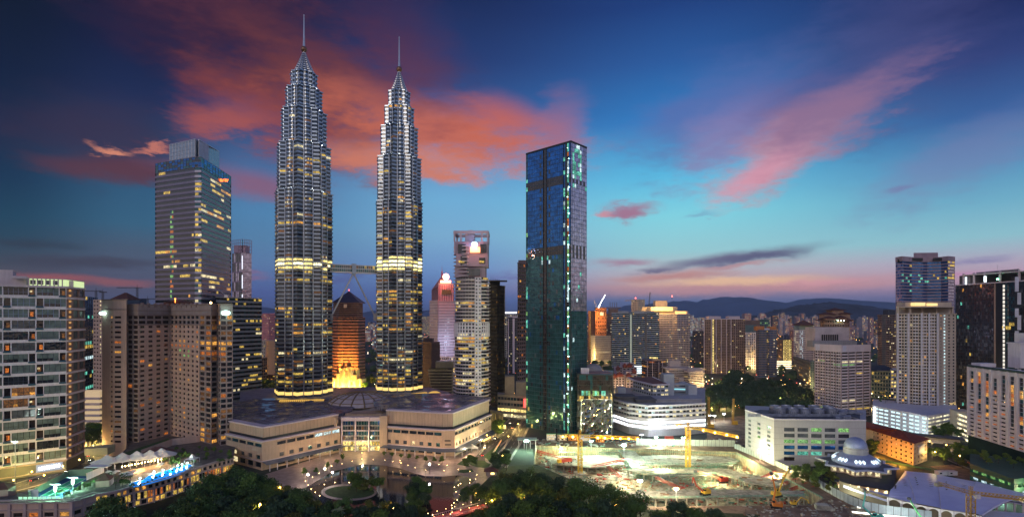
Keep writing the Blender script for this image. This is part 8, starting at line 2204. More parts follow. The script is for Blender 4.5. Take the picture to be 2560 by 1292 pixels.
for i, (px, py, w, z) in enumerate(SODS):
 o = sod if i == 0 else copy_tree(sod); c = G(px, py, z); o.location = (*c, z - 5.3); lamp('path_light', (c[0], c[1] - 1.4, z), w, (1, .52, .12), .5)
 o.location = (*c, 0); o.scale = (1, 1, z / 5.3)
# bridge lamps and the footbridge
t = thing('footbridge', 'reddish footbridge with a lamp lined railing at the bottom of the lake', 'footbridge', (*G(1150, 1275, 1.5), 0))
BA, BB = Vector((*G(1066, 1302, 1.5), 1.5)), Vector((*G(1216, 1262, 1.5), 1.5)); bd = (BB - BA).normalized(); bn = Vector((-bd.y, bd.x, 0)) * 3.2
extra(t, 'deck', mat('red_deck', (.45, .10, .10), .6), lambda m: m.add([tuple(v) for v in (BA - bn, BB - bn, BB + bn, BA + bn)] + [tuple(v - Vector((0, 0, .6))) for v in (BA - bn, BB - bn, BB + bn, BA + bn)], ((0, 1, 2, 3), (7, 6, 5, 4), (0, 4, 5, 1), (2, 6, 7, 3))))
extra(t, 'railing', WHITEP, lambda m: [(m.tube(BA + bn * s + Vector((0, 0, 1.1)), BB + bn * s + Vector((0, 0, 1.1)), .09, n=4), [m.tube(BA + (BB - BA) * k / 30 + bn * s, BA + (BB - BA) * k / 30 + bn * s + Vector((0, 0, 1.1)), .05, n=3) for k in range(31)]) for s in (-1, 1)])
extra(t, 'pier', CONC, lambda m: [m.box((*(BA + (BB - BA) * k)[:2], -.5), (1, 4, 1.6)) for k in (.2, .5, .8)])
for k in range(7):
 for s in (-1, 1):
  p = BA + (BB - BA) * (k + .5) / 7 + bn * s; o = copy_tree(proto, (p.x, p.y, 1.5), label='small globe lamp on the railing of the red footbridge', group='globe lamps on the footbridge', scale=.7)
for k in (.2, .5, .8): p = BA + (BB - BA) * k; lamp('bridge_light', (p.x, p.y, 4.6), 700, (1, .62, .42), .4)
# street lamps along the roads
st = thing('street_lamp', 'sodium street lamp', 'street lamp', (0, 0, 0), 'street lamps along the mall road')
m = MB(); m.tube((0, 0, 0), (0, 0, 8), .1); m.tube((0, 0, 8), (1.8, 0, 8.5), .07); m.build('post', DGREY, st)
m = MB(); m.ball((1.8, 0, 8.3), .42, 8); m.build('lamp_head', G_SODIUM, st)
SL = [('sodium street lamp along the mall road', 'street lamps along the mall road', [(1250, 1082), (1222, 1105), (1206, 1140), (1276, 1050), (1300, 1075), (1270, 1110), (1262, 1160), (1330, 1010)], 3600),
 ('amber street lamp in the road before the apartment block', 'street lamps before the apartment block', [(-40, 1242), (30, 1226), (70, 1206), (120, 1212), (160, 1190), (205, 1170), (240, 1132)], 8000),
 ('amber street lamp on the road behind the dark tree mass', 'street lamps behind the tree mass', [(1780, 1032), (1850, 1024), (1915, 1022), (1965, 1020), (2010, 1022), (2028, 998)], 7000),
 ('street lamp on the lane between the colonial block and the parking decks', 'street lamps on the lane at the right', [(2330, 1122), (2372, 1132), (2205, 1092), (2245, 1100), (2300, 1110), (2400, 1160), (2330, 1150)], 4500),
 ('street lamp on the far boulevard beside the white banded block', 'street lamps on the boulevard', [(2012, 955), (2024, 968), (1990, 925), (2038, 985)], 9000),
 ('street lamp in the trees left of the twin towers', 'street lamps left of the twin towers', [(662, 985), (678, 982), (690, 990), (668, 1000)], 12000)]
for a, (lb, gr, sp_, w) in enumerate(SL):
 for i, (px, py) in enumerate(sp_):
  o = st if (a == 0 and i == 0) else copy_tree(st, label=lb, group=gr); o['label'] = lb; c = G(px, py + 6); o.location = (*c, 0); o.rotation_euler = (0, 0, rnd.uniform(0, 6))
  if i % 2 == 0: lamp('street_light', (c[0], c[1] - 1.5, 7.4), w, (1, .68, .22), .5)

# --- cars
def car(name, label, paint, group=None):
 t = thing(name, label, 'car', (0, 0, 0), group)
 def b(n_, m_, fn): m = MB(); fn(m); o = m.build(n_, m_); o.parent = t; return o
 b('body', paint, lambda m: m.loft([[(x, y * k, z) for x, y in ((-2.15, -.86), (2.1, -.82), (2.2, -.5), (2.2, .5), (2.1, .82), (-2.15, .86))] for k, z in ((.94, .32), (1.02, .55), (1.0, .85), (.93, .95))]))
 b('cabin', PANES[0], lambda m: m.loft([[(x, y, z) for x, y in ((a, -w_), (c, -w_), (c, w_), (a, w_))] for a, c, w_, z in ((-1.7, 1.05, .8, .93), (-1.2, .35, .66, 1.42))]))
 b('roof', paint, lambda m: m.loft([[(x, y, z) for x, y in ((a, -w_), (c, -w_), (c, w_), (a, w_))] for a, c, w_, z in ((-1.22, .38, .68, 1.42), (-1.1, .2, .6, 1.48))]))
 for x in (-1.35, 1.35):
  for y in (-.78, .78):
   b('wheel', BLACK, lambda m: m.tube((x, y - .1, .33), (x, y + .1, .33), .33, n=10))
 for y in (-.6, .6):
  b('headlight', G_HEAD, lambda m: m.ball((2.16, y, .68), .17, 6)); b('taillight', G_RED, lambda m: m.ball((-2.16, y, .74), .17, 6))
 return t
kinds = [('white saloon car on the curved mall road', mat('car_white', (.7, .7, .7), .3), 'white'), ('dark saloon car on the curved mall road', mat('car_dark', (.03, .03, .04), .25), 'dark'), ('silver saloon car on the curved mall road', mat('car_silver', (.4, .4, .42), .25, .6), 'silver'), ('red saloon car on the curved mall road', mat('car_red', (.4, .03, .02), .3), 'red')]
protos = [car('car', k[0], k[1]) for k in kinds]
used = [False] * 4
def road_cars(key, fr, where, group, z=.05):
 s = []
 c = [Vector((*p, 0)) for p in ROADS[key][0]]
 L = [0]
 for a, b in zip(c, c[1:]): L.append(L[-1] + (b - a).length)
 for f_, side, rev in fr:
  u = f_ * L[-1]; i = max(k for k in range(len(L) - 1) if L[k] <= u); d = (c[i + 1] - c[i]).normalized(); p = c[i] + d * (u - L[i]) + Vector((-d.y, d.x, 0)) * side; a = math.atan2(d.y, d.x) + (math.pi if rev else 0)
  k = rnd.randrange(4); lb = '%s car with lights on, %s' % (kinds[k][2], where)
  if used[k]: o = copy_tree(protos[k], label=lb, group=group)
  else: o = protos[k]; used[k] = True; o['label'] = lb; o['group'] = group
  o.location = (p.x, p.y, z); o.rotation_euler = (0, 0, a)
road_cars('mall', [(.12, -3, 0), (.2, -3, 0), (.26, 3, 1), (.36, -3.2, 0), (.44, 3, 1), (.5, -3, 0), (.57, -3, 0), (.63, 3, 1), (.68, -3, 0), (.75, -3.2, 0), (.83, -3, 0), (.9, 3, 1)], 'on the curved road beside the mall', 'cars on the mall road')
road_cars('left', [(.2, -3, 1), (.34, 3, 0), (.45, -3, 1), (.52, 3, 0), (.6, -3, 1), (.68, 3, 0), (.78, -3, 1)], 'on the amber road before the apartment block', 'cars before the apartment block')
road_cars('right', [(.25, 3, 0), (.4, -3, 1), (.5, 3, 0), (.6, -3, 1), (.7, 3, 0)], 'on the lane right of the colonial block', 'cars on the right lane')
road_cars('boulevard', [(k / 22 + .03, (-6, -2, 2, 6)[k % 4], k % 4 < 2) for k in range(20)], 'queueing on the boulevard by the white banded block', 'cars on the boulevard')
road_cars('avenue', [(.1, 3, 0), (.25, -3, 1), (.38, 3, 0), (.5, -3, 1), (.6, 3, 0)], 'on the avenue behind the tree mass', 'cars on the avenue')
road_cars('far', [(.3, 3, 0), (.45, -3, 1), (.6, 3, 0), (.75, -3, 1)], 'on the road right of the blue glass tower', 'cars on the far road')
t = thing('white_canopy', 'small white pointed canopy tent in front of the mall corner', 'tent', (*G(1181, 1126), 0)); c = G(1181, 1128)
extra(t, 'roof', FABRIC, lambda m: m.loft([[(c[0] + r * math.cos(math.pi / 4 + math.pi / 2 * k) * 1.4, c[1] + r * math.sin(math.pi / 4 + math.pi / 2 * k), z) for k in range(4)] for r, z in ((4.6, 3), (2.2, 4.1), (.2, 6))]))
extra(t, 'post', STEEL, lambda m: [m.tube((c[0] + 4.3 * math.cos(math.pi / 4 + math.pi / 2 * k) * 1.4, c[1] + 4.3 * math.sin(math.pi / 4 + math.pi / 2 * k), 0), (c[0] + 4.3 * math.cos(math.pi / 4 + math.pi / 2 * k) * 1.4, c[1] + 4.3 * math.sin(math.pi / 4 + math.pi / 2 * k), 3), .1) for k in range(4)])
t = thing('tunnel_ramp', 'orange lit tunnel ramp between low walls in the loop of the mall road', 'ramp', (*G(1245, 1125), 0))
A, B_ = G(1232, 1134), G(1252, 1102)
extra(t, 'wall', CREAM, lambda m: (m.tube((*A, .4), (*B_, .9), .6, n=4), m.tube((A[0] + 7, A[1], .4), (B_[0] + 6, B_[1], .9), .6, n=4))); extra(t, 'wall_light', glow('ramp_amber', (1, .4, .06), .9), lambda m: m.add([(A[0] + .6, A[1], .25), (B_[0] + .6, B_[1], .25), (B_[0] + .6, B_[1], 1.8), (A[0] + .6, A[1], .5)], ((0, 1, 2, 3),)))
t = thing('kiosk', 'dark roofed park kiosk among the trees right of the lake', 'kiosk', (*G(1232, 1188), 0)); c = G(1228, 1186)
extra(t, 'roof', ROOFB, lambda m: m.loft([[(c[0] + sx * a, c[1] + sy * b, z) for sx, sy in ((-1, -1), (1, -1), (1, 1), (-1, 1))] for a, b, z in ((5, 3.4, 3), (5, 3.4, 3.3), (1.5, .3, 5.2))])); extra(t, 'wall', HOTELD, lambda m: m.box((*c, 0), (7, 4.6, 3))); extra(t, 'lit_window', G_WARM2, lambda m: m.box((c[0] + 1, c[1] - 2.35, 1), (2.4, .1, 1.2)))

# --- trees
def leaf_mat(name, rgb, var=.7):
 m = bpy.data.materials.new(name); m.use_nodes = True; nt = m.node_tree; Ex.nt = nt; b = nt.nodes['Principled BSDF']
 b.inputs['Roughness'].default_value = .65; b.inputs['Specular IOR Level'].default_value = .25
 geo = nt.nodes.new('ShaderNodeNewGeometry'); oi = nt.nodes.new('ShaderNodeObjectInfo')
 k = Ex(geo.outputs['Random Per Island']) * .5 + Ex(oi.outputs['Random']) * .5
 c = mixc(k, tuple(v * (1 - var) for v in rgb), (rgb[0] * (1 + var) + .012, rgb[1] * (1 + var), rgb[2] * (1 + var * .3)))
 nt.links.new(c.o, b.inputs['Base Color']); MATS[name] = m; return m
LEAFD = leaf_mat('dark_leaf', (.058, .120, .036)); LEAFM = leaf_mat('mid_leaf', (.085, .145, .032)); LEAFY = leaf_mat('olive_leaf', (.11, .125, .028)); LEAFP = leaf_mat('pale_palm_leaf', (.17, .20, .12)); LEAFB = leaf_mat('bluish_leaf', (.034, .075, .046))
BARK = mat('bark', (.07, .05, .035), .9)
def tree_proto(name, label, leaf, h, rw, seed, n=2200, lobes=9, ls=.55, cz=.58):
 r_ = random.Random(seed); t = thing(name, label, 'tree', (0, 0, 0))
 m = MB(); th = h * .42; m.tube((0, 0, -.3), (.2, .1, th), .34 * h / 14, .2 * h / 14, 7); L = []
 for k in range(lobes):
  a = 2 * math.pi * k / lobes + r_.uniform(-.3, .3); d = rw * r_.uniform(.25, .68) * (0 if k == 0 else 1); z = h * r_.uniform(cz - .1, .86) if k else h * .84
  L.append((d * math.cos(a), d * math.sin(a), z, rw * r_.uniform(.34, .52)))
  m.tube((.15, .1, th * r_.uniform(.7, 1)), (L[-1][0] * .8, L[-1][1] * .8, z - rw * .15), .13 * h / 14, .04, 5)
 m.build('trunk', BARK, t); c = MB()
 for k in range(n):
  lx, ly, lz, lr = L[r_.randrange(len(L))]
  u = r_.uniform(-1, 1); a = r_.uniform(0, 2 * math.pi); s = math.sqrt(1 - u * u); q = lr * (r_.uniform(.55, 1.08) if r_.random() < .85 else r_.uniform(0, 1.2))
  p = Vector((lx + q * s * math.cos(a), ly + q * s * math.sin(a), lz + q * u * .78))
  nn = Vector((s * math.cos(a) + r_.uniform(-.6, .6), s * math.sin(a) + r_.uniform(-.6, .6), u + r_.uniform(-.3, .9))).normalized(); e = nn.orthogonal().normalized(); f_ = nn.cross(e); w_ = r_.uniform(.5, 1.25) * ls; rot = r_.uniform(0, 3.14)
  e, f_ = e * math.cos(rot) + f_ * math.sin(rot), f_ * math.cos(rot) - e * math.sin(rot)
  c.add([tuple(p + e * w_), tuple(p + f_ * w_ * .6), tuple(p - e * w_), tuple(p - f_ * w_ * .6)], ((0, 1, 2, 3),))
 c.build('crown', leaf, t); return t
def palm_proto(label, leaf, h, nf, fl, seed, fan=False):
 r_ = random.Random(seed); t = thing('palm_tree', label, 'palm', (0, 0, 0)); m = MB(); m.tube((0, 0, -.3), (.3, .1, h), .22, .15, 7); m.build('trunk', BARK, t); c = MB()
 for k in range(nf):
  a = 2 * math.pi * k / nf + r_.uniform(-.2, .2); up = r_.uniform(-.25, 1.2); d = Vector((math.cos(a), math.sin(a), 0)); sd = Vector((-d.y, d.x, 0)); p = Vector((.3, .1, h)); prev = None; n_ = 6
  for j in range(n_ + 1):
   s = j / n_; q = p + d * fl * s * math.cos(up * (1 - s)) + Vector((0, 0, fl * (math.sin(up) * s - .55 * s * s)))
   w_ = (.34 if not fan else .75) * math.sin(math.pi * (.12 + .86 * s)) * fl / 3
   cur = (q - sd * w_ - Vector((0, 0, w_ * .35)), q, q + sd * w_ - Vector((0, 0, w_ * .35)))
   if prev: c.quad(prev[0], cur[0], cur[1], prev[1]); c.quad(prev[1], cur[1], cur[2], prev[2])
   prev = cur
 c.build('crown', leaf, t); return t
PR = {
 'dark': [tree_proto('tree', 'x', LEAFD, 17, 7.2, 1, 2600), tree_proto('tree', 'x', LEAFD, 15, 6.6, 2, 2400, 8), tree_proto('tree', 'x', LEAFB, 16, 6.2, 3, 2300, 10)],
 'olive': [tree_proto('tree', 'x', LEAFM, 14, 6.2, 4, 2300), tree_proto('tree', 'x', LEAFY, 12, 5.4, 5, 2000, 8)],
 'small': [tree_proto('tree', 'x', LEAFM, 6, 2.2, 6, 700, 5, .34), tree_proto('tree', 'x', LEAFD, 7, 2.6, 7, 800, 6, .36)],
 'airy': [tree_proto('tree', 'x', LEAFM, 15, 7.2, 12, 1150, 9, .50, .5), tree_proto('tree', 'x', LEAFD, 16, 6.6, 13, 1250, 10, .5, .5)],
 'palm': [palm_proto('x', LEAFP, 9, 22, 3.2, 8, True), palm_proto('x', LEAFD, 8, 16, 3.6, 9)],
 'bush': [tree_proto('bush', 'x', LEAFD, 3.0, 2.2, 10, 500, 6, .3, .3)],
 'far': [tree_proto('tree', 'x', LEAFB, 16, 8.0, 14, 1500, 10, .9), tree_proto('tree', 'x', LEAFD, 14, 7.2, 15, 1300, 9, .9)],
}
fresh = {id(o): True for v in PR.values() for o in v}
tr = random.Random(33)
QUEUE, WOOD = [], []
def plant(kind, x, y, z, label, group, s=1.0): QUEUE.append((kind, x, y, z, label, group, s))
def settle(kind, x, y, z, label, group, s):
 p = tr.choice(PR[kind])
 if fresh[id(p)]: o = p; fresh[id(p)] = False
 else: o = copy_tree(p)
 k = s * tr.uniform(.84, 1.16); o.location = (x, y, z); o.rotation_euler = (0, 0, tr.uniform(0, 6.28)); o.scale = (k, k, k * tr.uniform(.9, 1.1)); o['label'] = label; o['group'] = group; o['category'] = 'palm' if kind == 'palm' else ('bush' if kind == 'bush' else 'tree')
def inside(px, py, poly):
 r_ = False
 for (x0, y0), (x1, y1) in zip(poly, poly[1:] + poly[:1]):
  if (y0 > py) != (y1 > py) and px < (x1 - x0) * (py - y0) / (y1 - y0) + x0: r_ = not r_
 return r_
def grove(kinds_, poly, gap, label, group, zc=8, s=1.0, cap=200, mass=False):
 """poly in the picture, taken at crown height; the trunks stand on the ground below; spaced in metres"""
 x0, x1 = min(p[0] for p in poly), max(p[0] for p in poly); y0, y1 = min(p[1] for p in poly), max(p[1] for p in poly); got = []
 for _ in range(9000):
  if len(got) >= cap: break
  px, py = tr.uniform(x0, x1), tr.uniform(y0, y1)
  if not inside(px, py, poly): continue
  x, y = G(px, py, zc * s)
  if all((x - a) ** 2 + (y - b) ** 2 > (gap * (1.05 if s == 1 else 1.2)) ** 2 for a, b in got): got.append((x, y))
 if mass:                                             # a wood that reads as one dark mass
  WOOD.extend(('far', x, y, 0, '', '', s) for x, y in got); return
 for x, y in got: plant(tr.choice(kinds_), x, y, 0, label, group, s)
grove(['dark', 'dark', 'dark', 'olive'], [(455, 1262), (500, 1218), (560, 1196), (590, 1178), (650, 1200), (730, 1222), (785, 1246), (795, 1280), (800, 1330), (240, 1330), (300, 1310), (380, 1290)], 6.2, 'dense dark green tree in the park mass left of the lake', 'park trees left of the lake', 12)
grove(['dark'], [(236, 1282), (262, 1262), (300, 1278), (345, 1320), (225, 1320)], 6.5, 'dark tree standing in front of the hotel podium corner', 'trees before the hotel podium', 12)
grove(['dark', 'olive', 'airy'], [(1225, 1208), (1262, 1184), (1330, 1178), (1400, 1195), (1440, 1212), (1520, 1220), (1590, 1242), (1610, 1262), (1560, 1282), (1600, 1330), (1160, 1330), (1180, 1285), (1250, 1250)], 7.2, 'tree in the park mass between the lake and the building pit', 'park trees right of the lake', 12)
grove(['dark', 'olive'], [(1545, 1300), (1600, 1298), (1640, 1282), (1720, 1284), (1800, 1284), (1850, 1304), (1870, 1330), (1540, 1330)], 6.8, 'dark tree along the bottom edge before the building pit', 'trees along the bottom edge', 12)
grove(['olive', 'dark'], [(815, 1276), (900, 1264), (1000, 1266), (1060, 1272), (1085, 1330), (800, 1330)], 6.2, 'brownish green tree at the bottom edge before the lake', 'trees before the lake', 9, .8)
grove(['olive', 'small'], [(880, 1208), (925, 1206), (950, 1218), (905, 1226), (870, 1222)], 3.8, 'yellow green bushy tree on the lake lawn', 'trees on the lake lawn', 4, .6)
grove(['dark'], [(1022, 1225), (1060, 1215), (1078, 1238), (1060, 1262), (1030, 1258)], 5, 'dark round tree standing by the lake edge', 'round trees at the lake', 6, .62)
grove(['dark'], [(1155, 1232), (1200, 1225), (1205, 1250), (1160, 1255)], 5, 'dark tree right of the lake near the footbridge', 'trees near the footbridge', 6, .6)
grove(['dark'], [(1235, 1150), (1262, 1143), (1268, 1165), (1240, 1172)], 4.5, 'small dark tree at the loop of the mall road', 'trees at the road loop', 6, .6)
grove(['olive', 'dark'], [(1160, 1156), (1182, 1145), (1190, 1160), (1165, 1166)], 3.6, 'low clipped tree beside the round lawn', 'trees at the round lawn', 3, .35)
for px, py in ((820, 1172), (842, 1164), (857, 1152), (790, 1186), (760, 1190), (980, 1146), (1002, 1148), (1022, 1150), (1043, 1153), (1064, 1156), (1085, 1158), (960, 1143), (1105, 1160)): c = G(px, py); plant('small', *c, 0, 'small round promenade tree beside the lake lamps', 'promenade trees', .85)
for px, py in ((590, 1250), (615, 1262), (660, 1258), (690, 1262), (735, 1268), (775, 1280), (640, 1275), (845, 1275), (560, 1262)): c = G(px, py, 11); plant('palm', *c, 0, 'pale fan palm at the bottom edge of the park', 'fan palms in the park', 1.15)
for px, py in ((1205, 1250), (1225, 1242), (1240, 1258), (1262, 1246)): c = G(px, py, 7); plant('palm', *c, 0, 'tall palm near the footbridge right of the lake', 'palms near the footbridge', .8)
for k in range(16): c = G(150 + k * 8.6, 1238 - k * 3.4, ZP + 2); plant(('palm', 'bush')[k % 3 == 2], *c, ZP, 'dark planting beside the lit tennis court on the podium', 'plants beside the court', .42 if k % 3 != 2 else 1.0)
for k in range(14): c = G(tr.uniform(288, 330), tr.uniform(1185, 1218), ZP + 1.5); plant('palm' if k % 2 else 'bush', *c, ZP, 'palm or bush between court and pool on the podium', 'plants by the pool', .42 if k % 2 else .8)
for k in range(11): c = G(tr.uniform(408, 465), tr.uniform(1134, 1156), ZP + 3); plant('small', *c, ZP, 'small tree behind the pool on the hotel podium', 'pool trees', .75)
for k in range(26): c = G(tr.uniform(430, 580), tr.uniform(1118, 1150), ZP + 2); plant(('small', 'bush')[k % 2], *c, ZP, 'low planting on the hotel podium deck beside the lobby', 'deck plants', .7)
for k in range(16): c = G(336 + k * 10, 1222 - k * 4.6 - (k > 6) * (k - 6) * 0.6, ZP); plant('bush', c[0], c[1] + 1.2, ZP, 'low clipped bush in the planter on the curved podium edge', 'podium edge bushes', .42)
grove(['far'], [(1765, 975), (1800, 945), (1840, 925), (1870, 935), (1900, 945), (1950, 950), (1990, 958), (2025, 985), (2030, 1005), (1960, 1012), (1860, 1006), (1770, 1004)], 9, 'dark tree in the round wooded block behind the grid block', '', 12, 1.15, 90, True)
grove(['olive'], [(1770, 1010), (1850, 1005), (1960, 1006), (2030, 1000), (2030, 1016), (1900, 1022), (1780, 1024)], 12, 'street tree lit yellow along the avenue behind the grid block', 'lit avenue trees', 7, .7)
grove(['olive', 'small'], [(1975, 1182), (2000, 1165), (2040, 1168), (2075, 1172), (2085, 1192), (2092, 1212), (2075, 1225), (2030, 1208), (1990, 1196)], 4.2, 'leafy tree in the strip between the hoarding and the mosque', 'trees left of the mosque', 5, .55)
grove(['dark'], [(2165, 1120), (2185, 1112), (2190, 1130), (2170, 1140)], 5, 'tree between the mosque and the colonial block', 'trees behind the mosque', 6, .6)
grove(['dark'], [(2330, 1075), (2390, 1065), (2400, 1095), (2340, 1098)], 5, 'tree before the parking podium entrance', 'trees before the parking podium', 6, .65, 9)
grove(['dark', 'olive'], [(2325, 1130), (2400, 1120), (2440, 1140), (2450, 1165), (2400, 1160), (2330, 1145)], 6, 'lit tree along the lane right of the colonial block', 'trees along the right lane', 5, .55)
for k in range(14): c = G(tr.uniform(2450, 2570), tr.uniform(1140, 1165), 11); plant('small', *c, 9.5, 'small tree in the roof garden of the parking deck', 'roof garden trees', .9)
for k in range(10): c = G(tr.uniform(2190, 2250), tr.uniform(985, 1006), 19); plant('palm' if k % 2 else 'bush', *c, 18.6, 'plant on the terrace of the parking podium', 'terrace plants', .8)
grove(['olive', 'dark'], [(1222, 985), (1262, 990), (1268, 1010), (1230, 1012)], 7, 'street tree lit from below between mall and blue tower', 'street trees by the mall', 8, .7, 8)
grove(['airy'], [(1268, 1008), (1312, 1006), (1314, 1020), (1272, 1024)], 7, 'spreading tree before the yellow street front', 'spreading street trees', 9, .8, 5)
grove(['dark'], [(1228, 1070), (1245, 1050), (1258, 1062), (1262, 1082), (1236, 1090)], 5, 'dark tree along the mall road', 'trees along the mall road', 6, .62, 9)
grove(['far', 'olive'], [(655, 958), (692, 952), (692, 978), (655, 984)], 8, 'dark tree at the foot of the left twin tower', 'trees left of the twin towers', 10, 1, 12)
grove(['olive'], [(905, 935), (938, 930), (938, 968), (908, 968)], 8, 'lit green tree right of the palace front', 'trees by the palace', 9, 1, 8)
grove(['dark'], [(212, 1070), (255, 1062), (256, 1092), (214, 1094)], 6, 'dark tree in the gap beside the hotel', 'trees in the gap', 10, 1, 6)
grove(['far', 'far', 'olive'], [(1478, 905), (1525, 892), (1530, 930), (1480, 935)], 12, 'tree in the distance right of the blue tower', 'distant trees', 8, 1, 14)
SMALL = ('palm', 'bush')
trees = sorted((q for q in QUEUE if q[0] not in SMALL), key=lambda q: -q[6] * (.45 if q[0] == 'small' else 1) / q[2])
for q in [q for q in QUEUE if q[0] in SMALL] + trees[:292]: settle(*q)
WOOD.extend(trees[292:])
def woods():
 vs, fs, ms, n0 = [], [], [], 0
 for kind, x, y, z, _, _, s in WOOD:
  p = tr.choice(PR[kind if kind in PR else 'far']); a = tr.uniform(0, 6.28); k = s * tr.uniform(.84, 1.16); M = Matrix.Translation((x, y, z)) @ Matrix.Rotation(a, 4, 'Z') @ Matrix.Diagonal((k, k, k, 1))
  for ch in p.children:
   v = [tuple(M @ w.co) for w in ch.data.vertices]; vs += v; cr = ch.name.startswith('crown')
   for f_ in ch.data.polygons: fs.append([i + n0 for i in f_.vertices]); ms.append(0 if cr and kind == 'far' else 1 if cr else 2)
   n0 += len(v)
 mb = MB(); mb.v, mb.f, mb.m = vs, fs, ms
 tag(mb.build('woods', [LEAFB, LEAFM, BARK]), kind='stuff')
woods()
for v in PR.values():
 for o in v:
  if fresh[id(o)]:
   for ch in list(o.children): bpy.data.objects.remove(ch)
   bpy.data.objects.remove(o)
lamp('tree_light', (*XY(925, 745), 10), 30000, (.8, 1, .2), 1); lamp('tree_light', (*XY(235, 440), 5), 14000, (1, .7, .2), 1); lamp('tree_light', (*XY(1290, 500), 4), 9000, (1, .66, .2), 1)
for k in range(16): px = 1480 + k * 58; Y = (620, 760, 900, 1060)[k % 4]; lamp('added_street_glow', (X(px, Y), Y, 9), 50000, (1, .66, .26), .4)  # lights added at even steps for warm glow between the blocks
for px, py in ((1810, 1022), (1900, 1018), (1980, 1016)): lamp('avenue_light', (*G(px, py), 4), 12000, (1, .75, .2), 1)
for px, py in ((15, 1216), (232, 1110)): lamp('forecourt_light', (*G(px, py), 5), 13000, (1, .84, .18), 1)

# --- the far city: small blocks with lit windows
fr = random.Random(77)
FW = [mat('far_render_pale', (.40, .36, .42), .8), mat('far_render_rose', (.36, .24, .27), .8), mat('far_render_grey', (.20, .20, .25), .8), mat('far_render_dark', (.08, .08, .11), .8)]
def far_block(px, w, Y, h, lit, seedname, pal):
 m = MB(); x = X(px, Y); W = w * Y / F; d = W * fr.uniform(.5, 1); wm = fr.randrange(3) if fr.random() < .8 else 3
 m.box((x, Y + d / 2, 0), (W, d, h), 0, len(PANES) + wm); nc = max(3, int(W / 6)); nr = max(3, int(h / 6))
 for r_ in range(nr):
  for c in range(nc):
   v = fr.random()
   if v < lit: k = fr.choice(pal)
   elif v < .75: k = 13 if wm < 2 else 0
   else: continue
   a = x - W / 2 + W * (c + .2) / nc; b = x - W / 2 + W * (c + .75) / nc; z0 = h * (r_ + .3) / nr; z1 = h * (r_ + .75) / nr
   m.quad((a, Y - .3, z0), (b, Y - .3, z0), (b, Y - .3, z1), (a, Y - .3, z1), k)
 if fr.random() < .5: m.box((x + W * fr.uniform(-.2, .2), Y + d / 2, h), (W * .3, d * .4, h * .06 + 2), 0, len(PANES) + wm)
 o = m.build('distant_block', PANES + FW); tag(o, seedname[0], 'building', seedname[1])
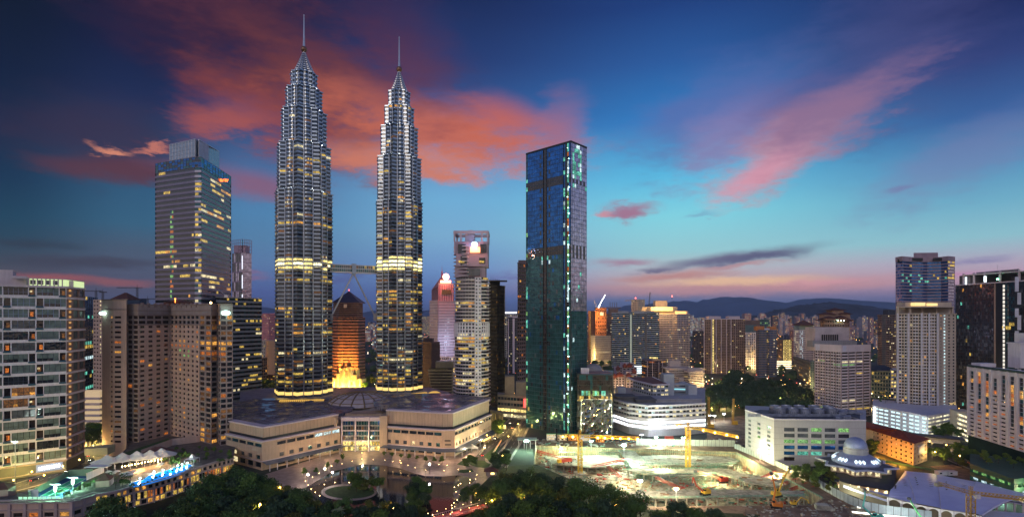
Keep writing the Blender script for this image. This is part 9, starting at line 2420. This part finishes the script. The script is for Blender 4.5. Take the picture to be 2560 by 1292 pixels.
ZONES = [  # px range, Y range, height range, lit, n, label, group
 ((1865, 2045), (2600, 4200), (50, 150), 0.60, 46, 'lit distant apartment block at the foot of the near hill', 'distant blocks below the near hill', (2, 7, 4, 2, 7)),
 ((1725, 1770), (2000, 3400), (50, 130), 0.60, 12, 'lit distant apartment block left of the brown ribbed tower', 'distant blocks left of the ribbed tower', (2, 4, 4, 11)),
 ((2125, 2245), (1700, 3800), (40, 120), 0.48, 30, 'distant block between the white banded block and the condominium', 'distant blocks right of the banded block', (2, 7, 3, 4)),
 ((1465, 1540), (1500, 3000), (30, 80), 0.38, 12, 'distant low block right of the blue glass tower', 'distant blocks right of the blue tower', (2, 4)),
 ((900, 945), (1400, 3600), (25, 90), 0.60, 16, 'distant block seen between the twin towers', 'distant blocks between the twin towers', (4, 11, 2, 7)),
 ((1056, 1085), (1600, 3600), (40, 130), 0.60, 8, 'distant block right of the right twin tower', 'distant blocks right of the twin', (4, 3, 2)),
 ((1258, 1318), (1500, 2600), (40, 110), 0.45, 10, 'distant block in the gap left of the blue tower', 'distant blocks left of the blue tower', (2, 4, 5)),
 ((652, 694), (1600, 2600), (30, 100), 0.45, 6, 'distant block left of the twin towers', 'distant blocks left of the twins', (2, 7)),
 ((208, 390), (1200, 2400), (60, 100), 0.30, 10, 'distant block on the skyline behind the hotel', 'distant blocks behind the hotel', (2, 5)),
 ((1730, 2240), (1300, 2200), (12, 40), .25, 40, 'low distant roof among the towers at the right', 'low distant buildings at the right', (2, 4, 7, 3)),
]
for (a, b), (Ya, Yb), (ha, hb), lit, n_, lb, gr, pal in ZONES:
 for _ in range(n_): far_block(fr.uniform(a, b), fr.uniform(7, 17), fr.uniform(Ya, Yb), fr.uniform(ha, hb), lit, (lb, gr), pal)
m = MB()
for _ in range(2200):
 px = fr.uniform(640, 2300); Y = fr.uniform(1200, 6500); m.ball((X(px, Y), Y, fr.uniform(3, 14)), (.4 + Y * .00036) * fr.uniform(.5, 1.2), 4, fr.choice((0, 0, 0, 1, 2)))
for _ in range(700):
 px = fr.uniform(1460, 2430) if _ % 4 else fr.uniform(640, 1320); Y = fr.uniform(560, 1300); m.ball((X(px, Y), Y, fr.uniform(4, 9)), fr.uniform(.3, .8), 5, fr.choice((0, 0, 1, 1, 2)))
tag(m.build('city_lights', [glow('far_sodium', (1, .50, .10), 8), glow('far_white', (1, .85, .6), 7), glow('far_red', (1, .15, .08), 3)]), kind='stuff')
m = MB()
for _ in range(2600):
 Y = fr.uniform(900, 6000); px = fr.uniform(-300, 2900); x = X(px, Y); s = fr.uniform(5, 12)
 for k in range(3): m.ball((x + fr.uniform(-s, s), Y + fr.uniform(-s, s), s * .4), s * fr.uniform(.5, 1), 5)
m.smooth = True
tag(m.build('far_woods', LEAFB), kind='stuff')

# --- the evening air
m = MB(); m.box((0, 18000, -9), (90000, 46000, 620))
hm = bpy.data.materials.new('evening_haze'); hm.use_nodes = True; nt = hm.node_tree; nt.nodes.remove(nt.nodes['Principled BSDF'])
pv = nt.nodes.new('ShaderNodeVolumePrincipled'); pv.inputs['Color'].default_value = (.64, .78, 1, 1); pv.inputs['Density'].default_value = HAZE; pv.inputs['Anisotropy'].default_value = .2
nt.links.new(pv.outputs[0], nt.nodes['Material Output'].inputs['Volume'])
if HAZE: tag(m.build('haze', hm), kind='stuff')
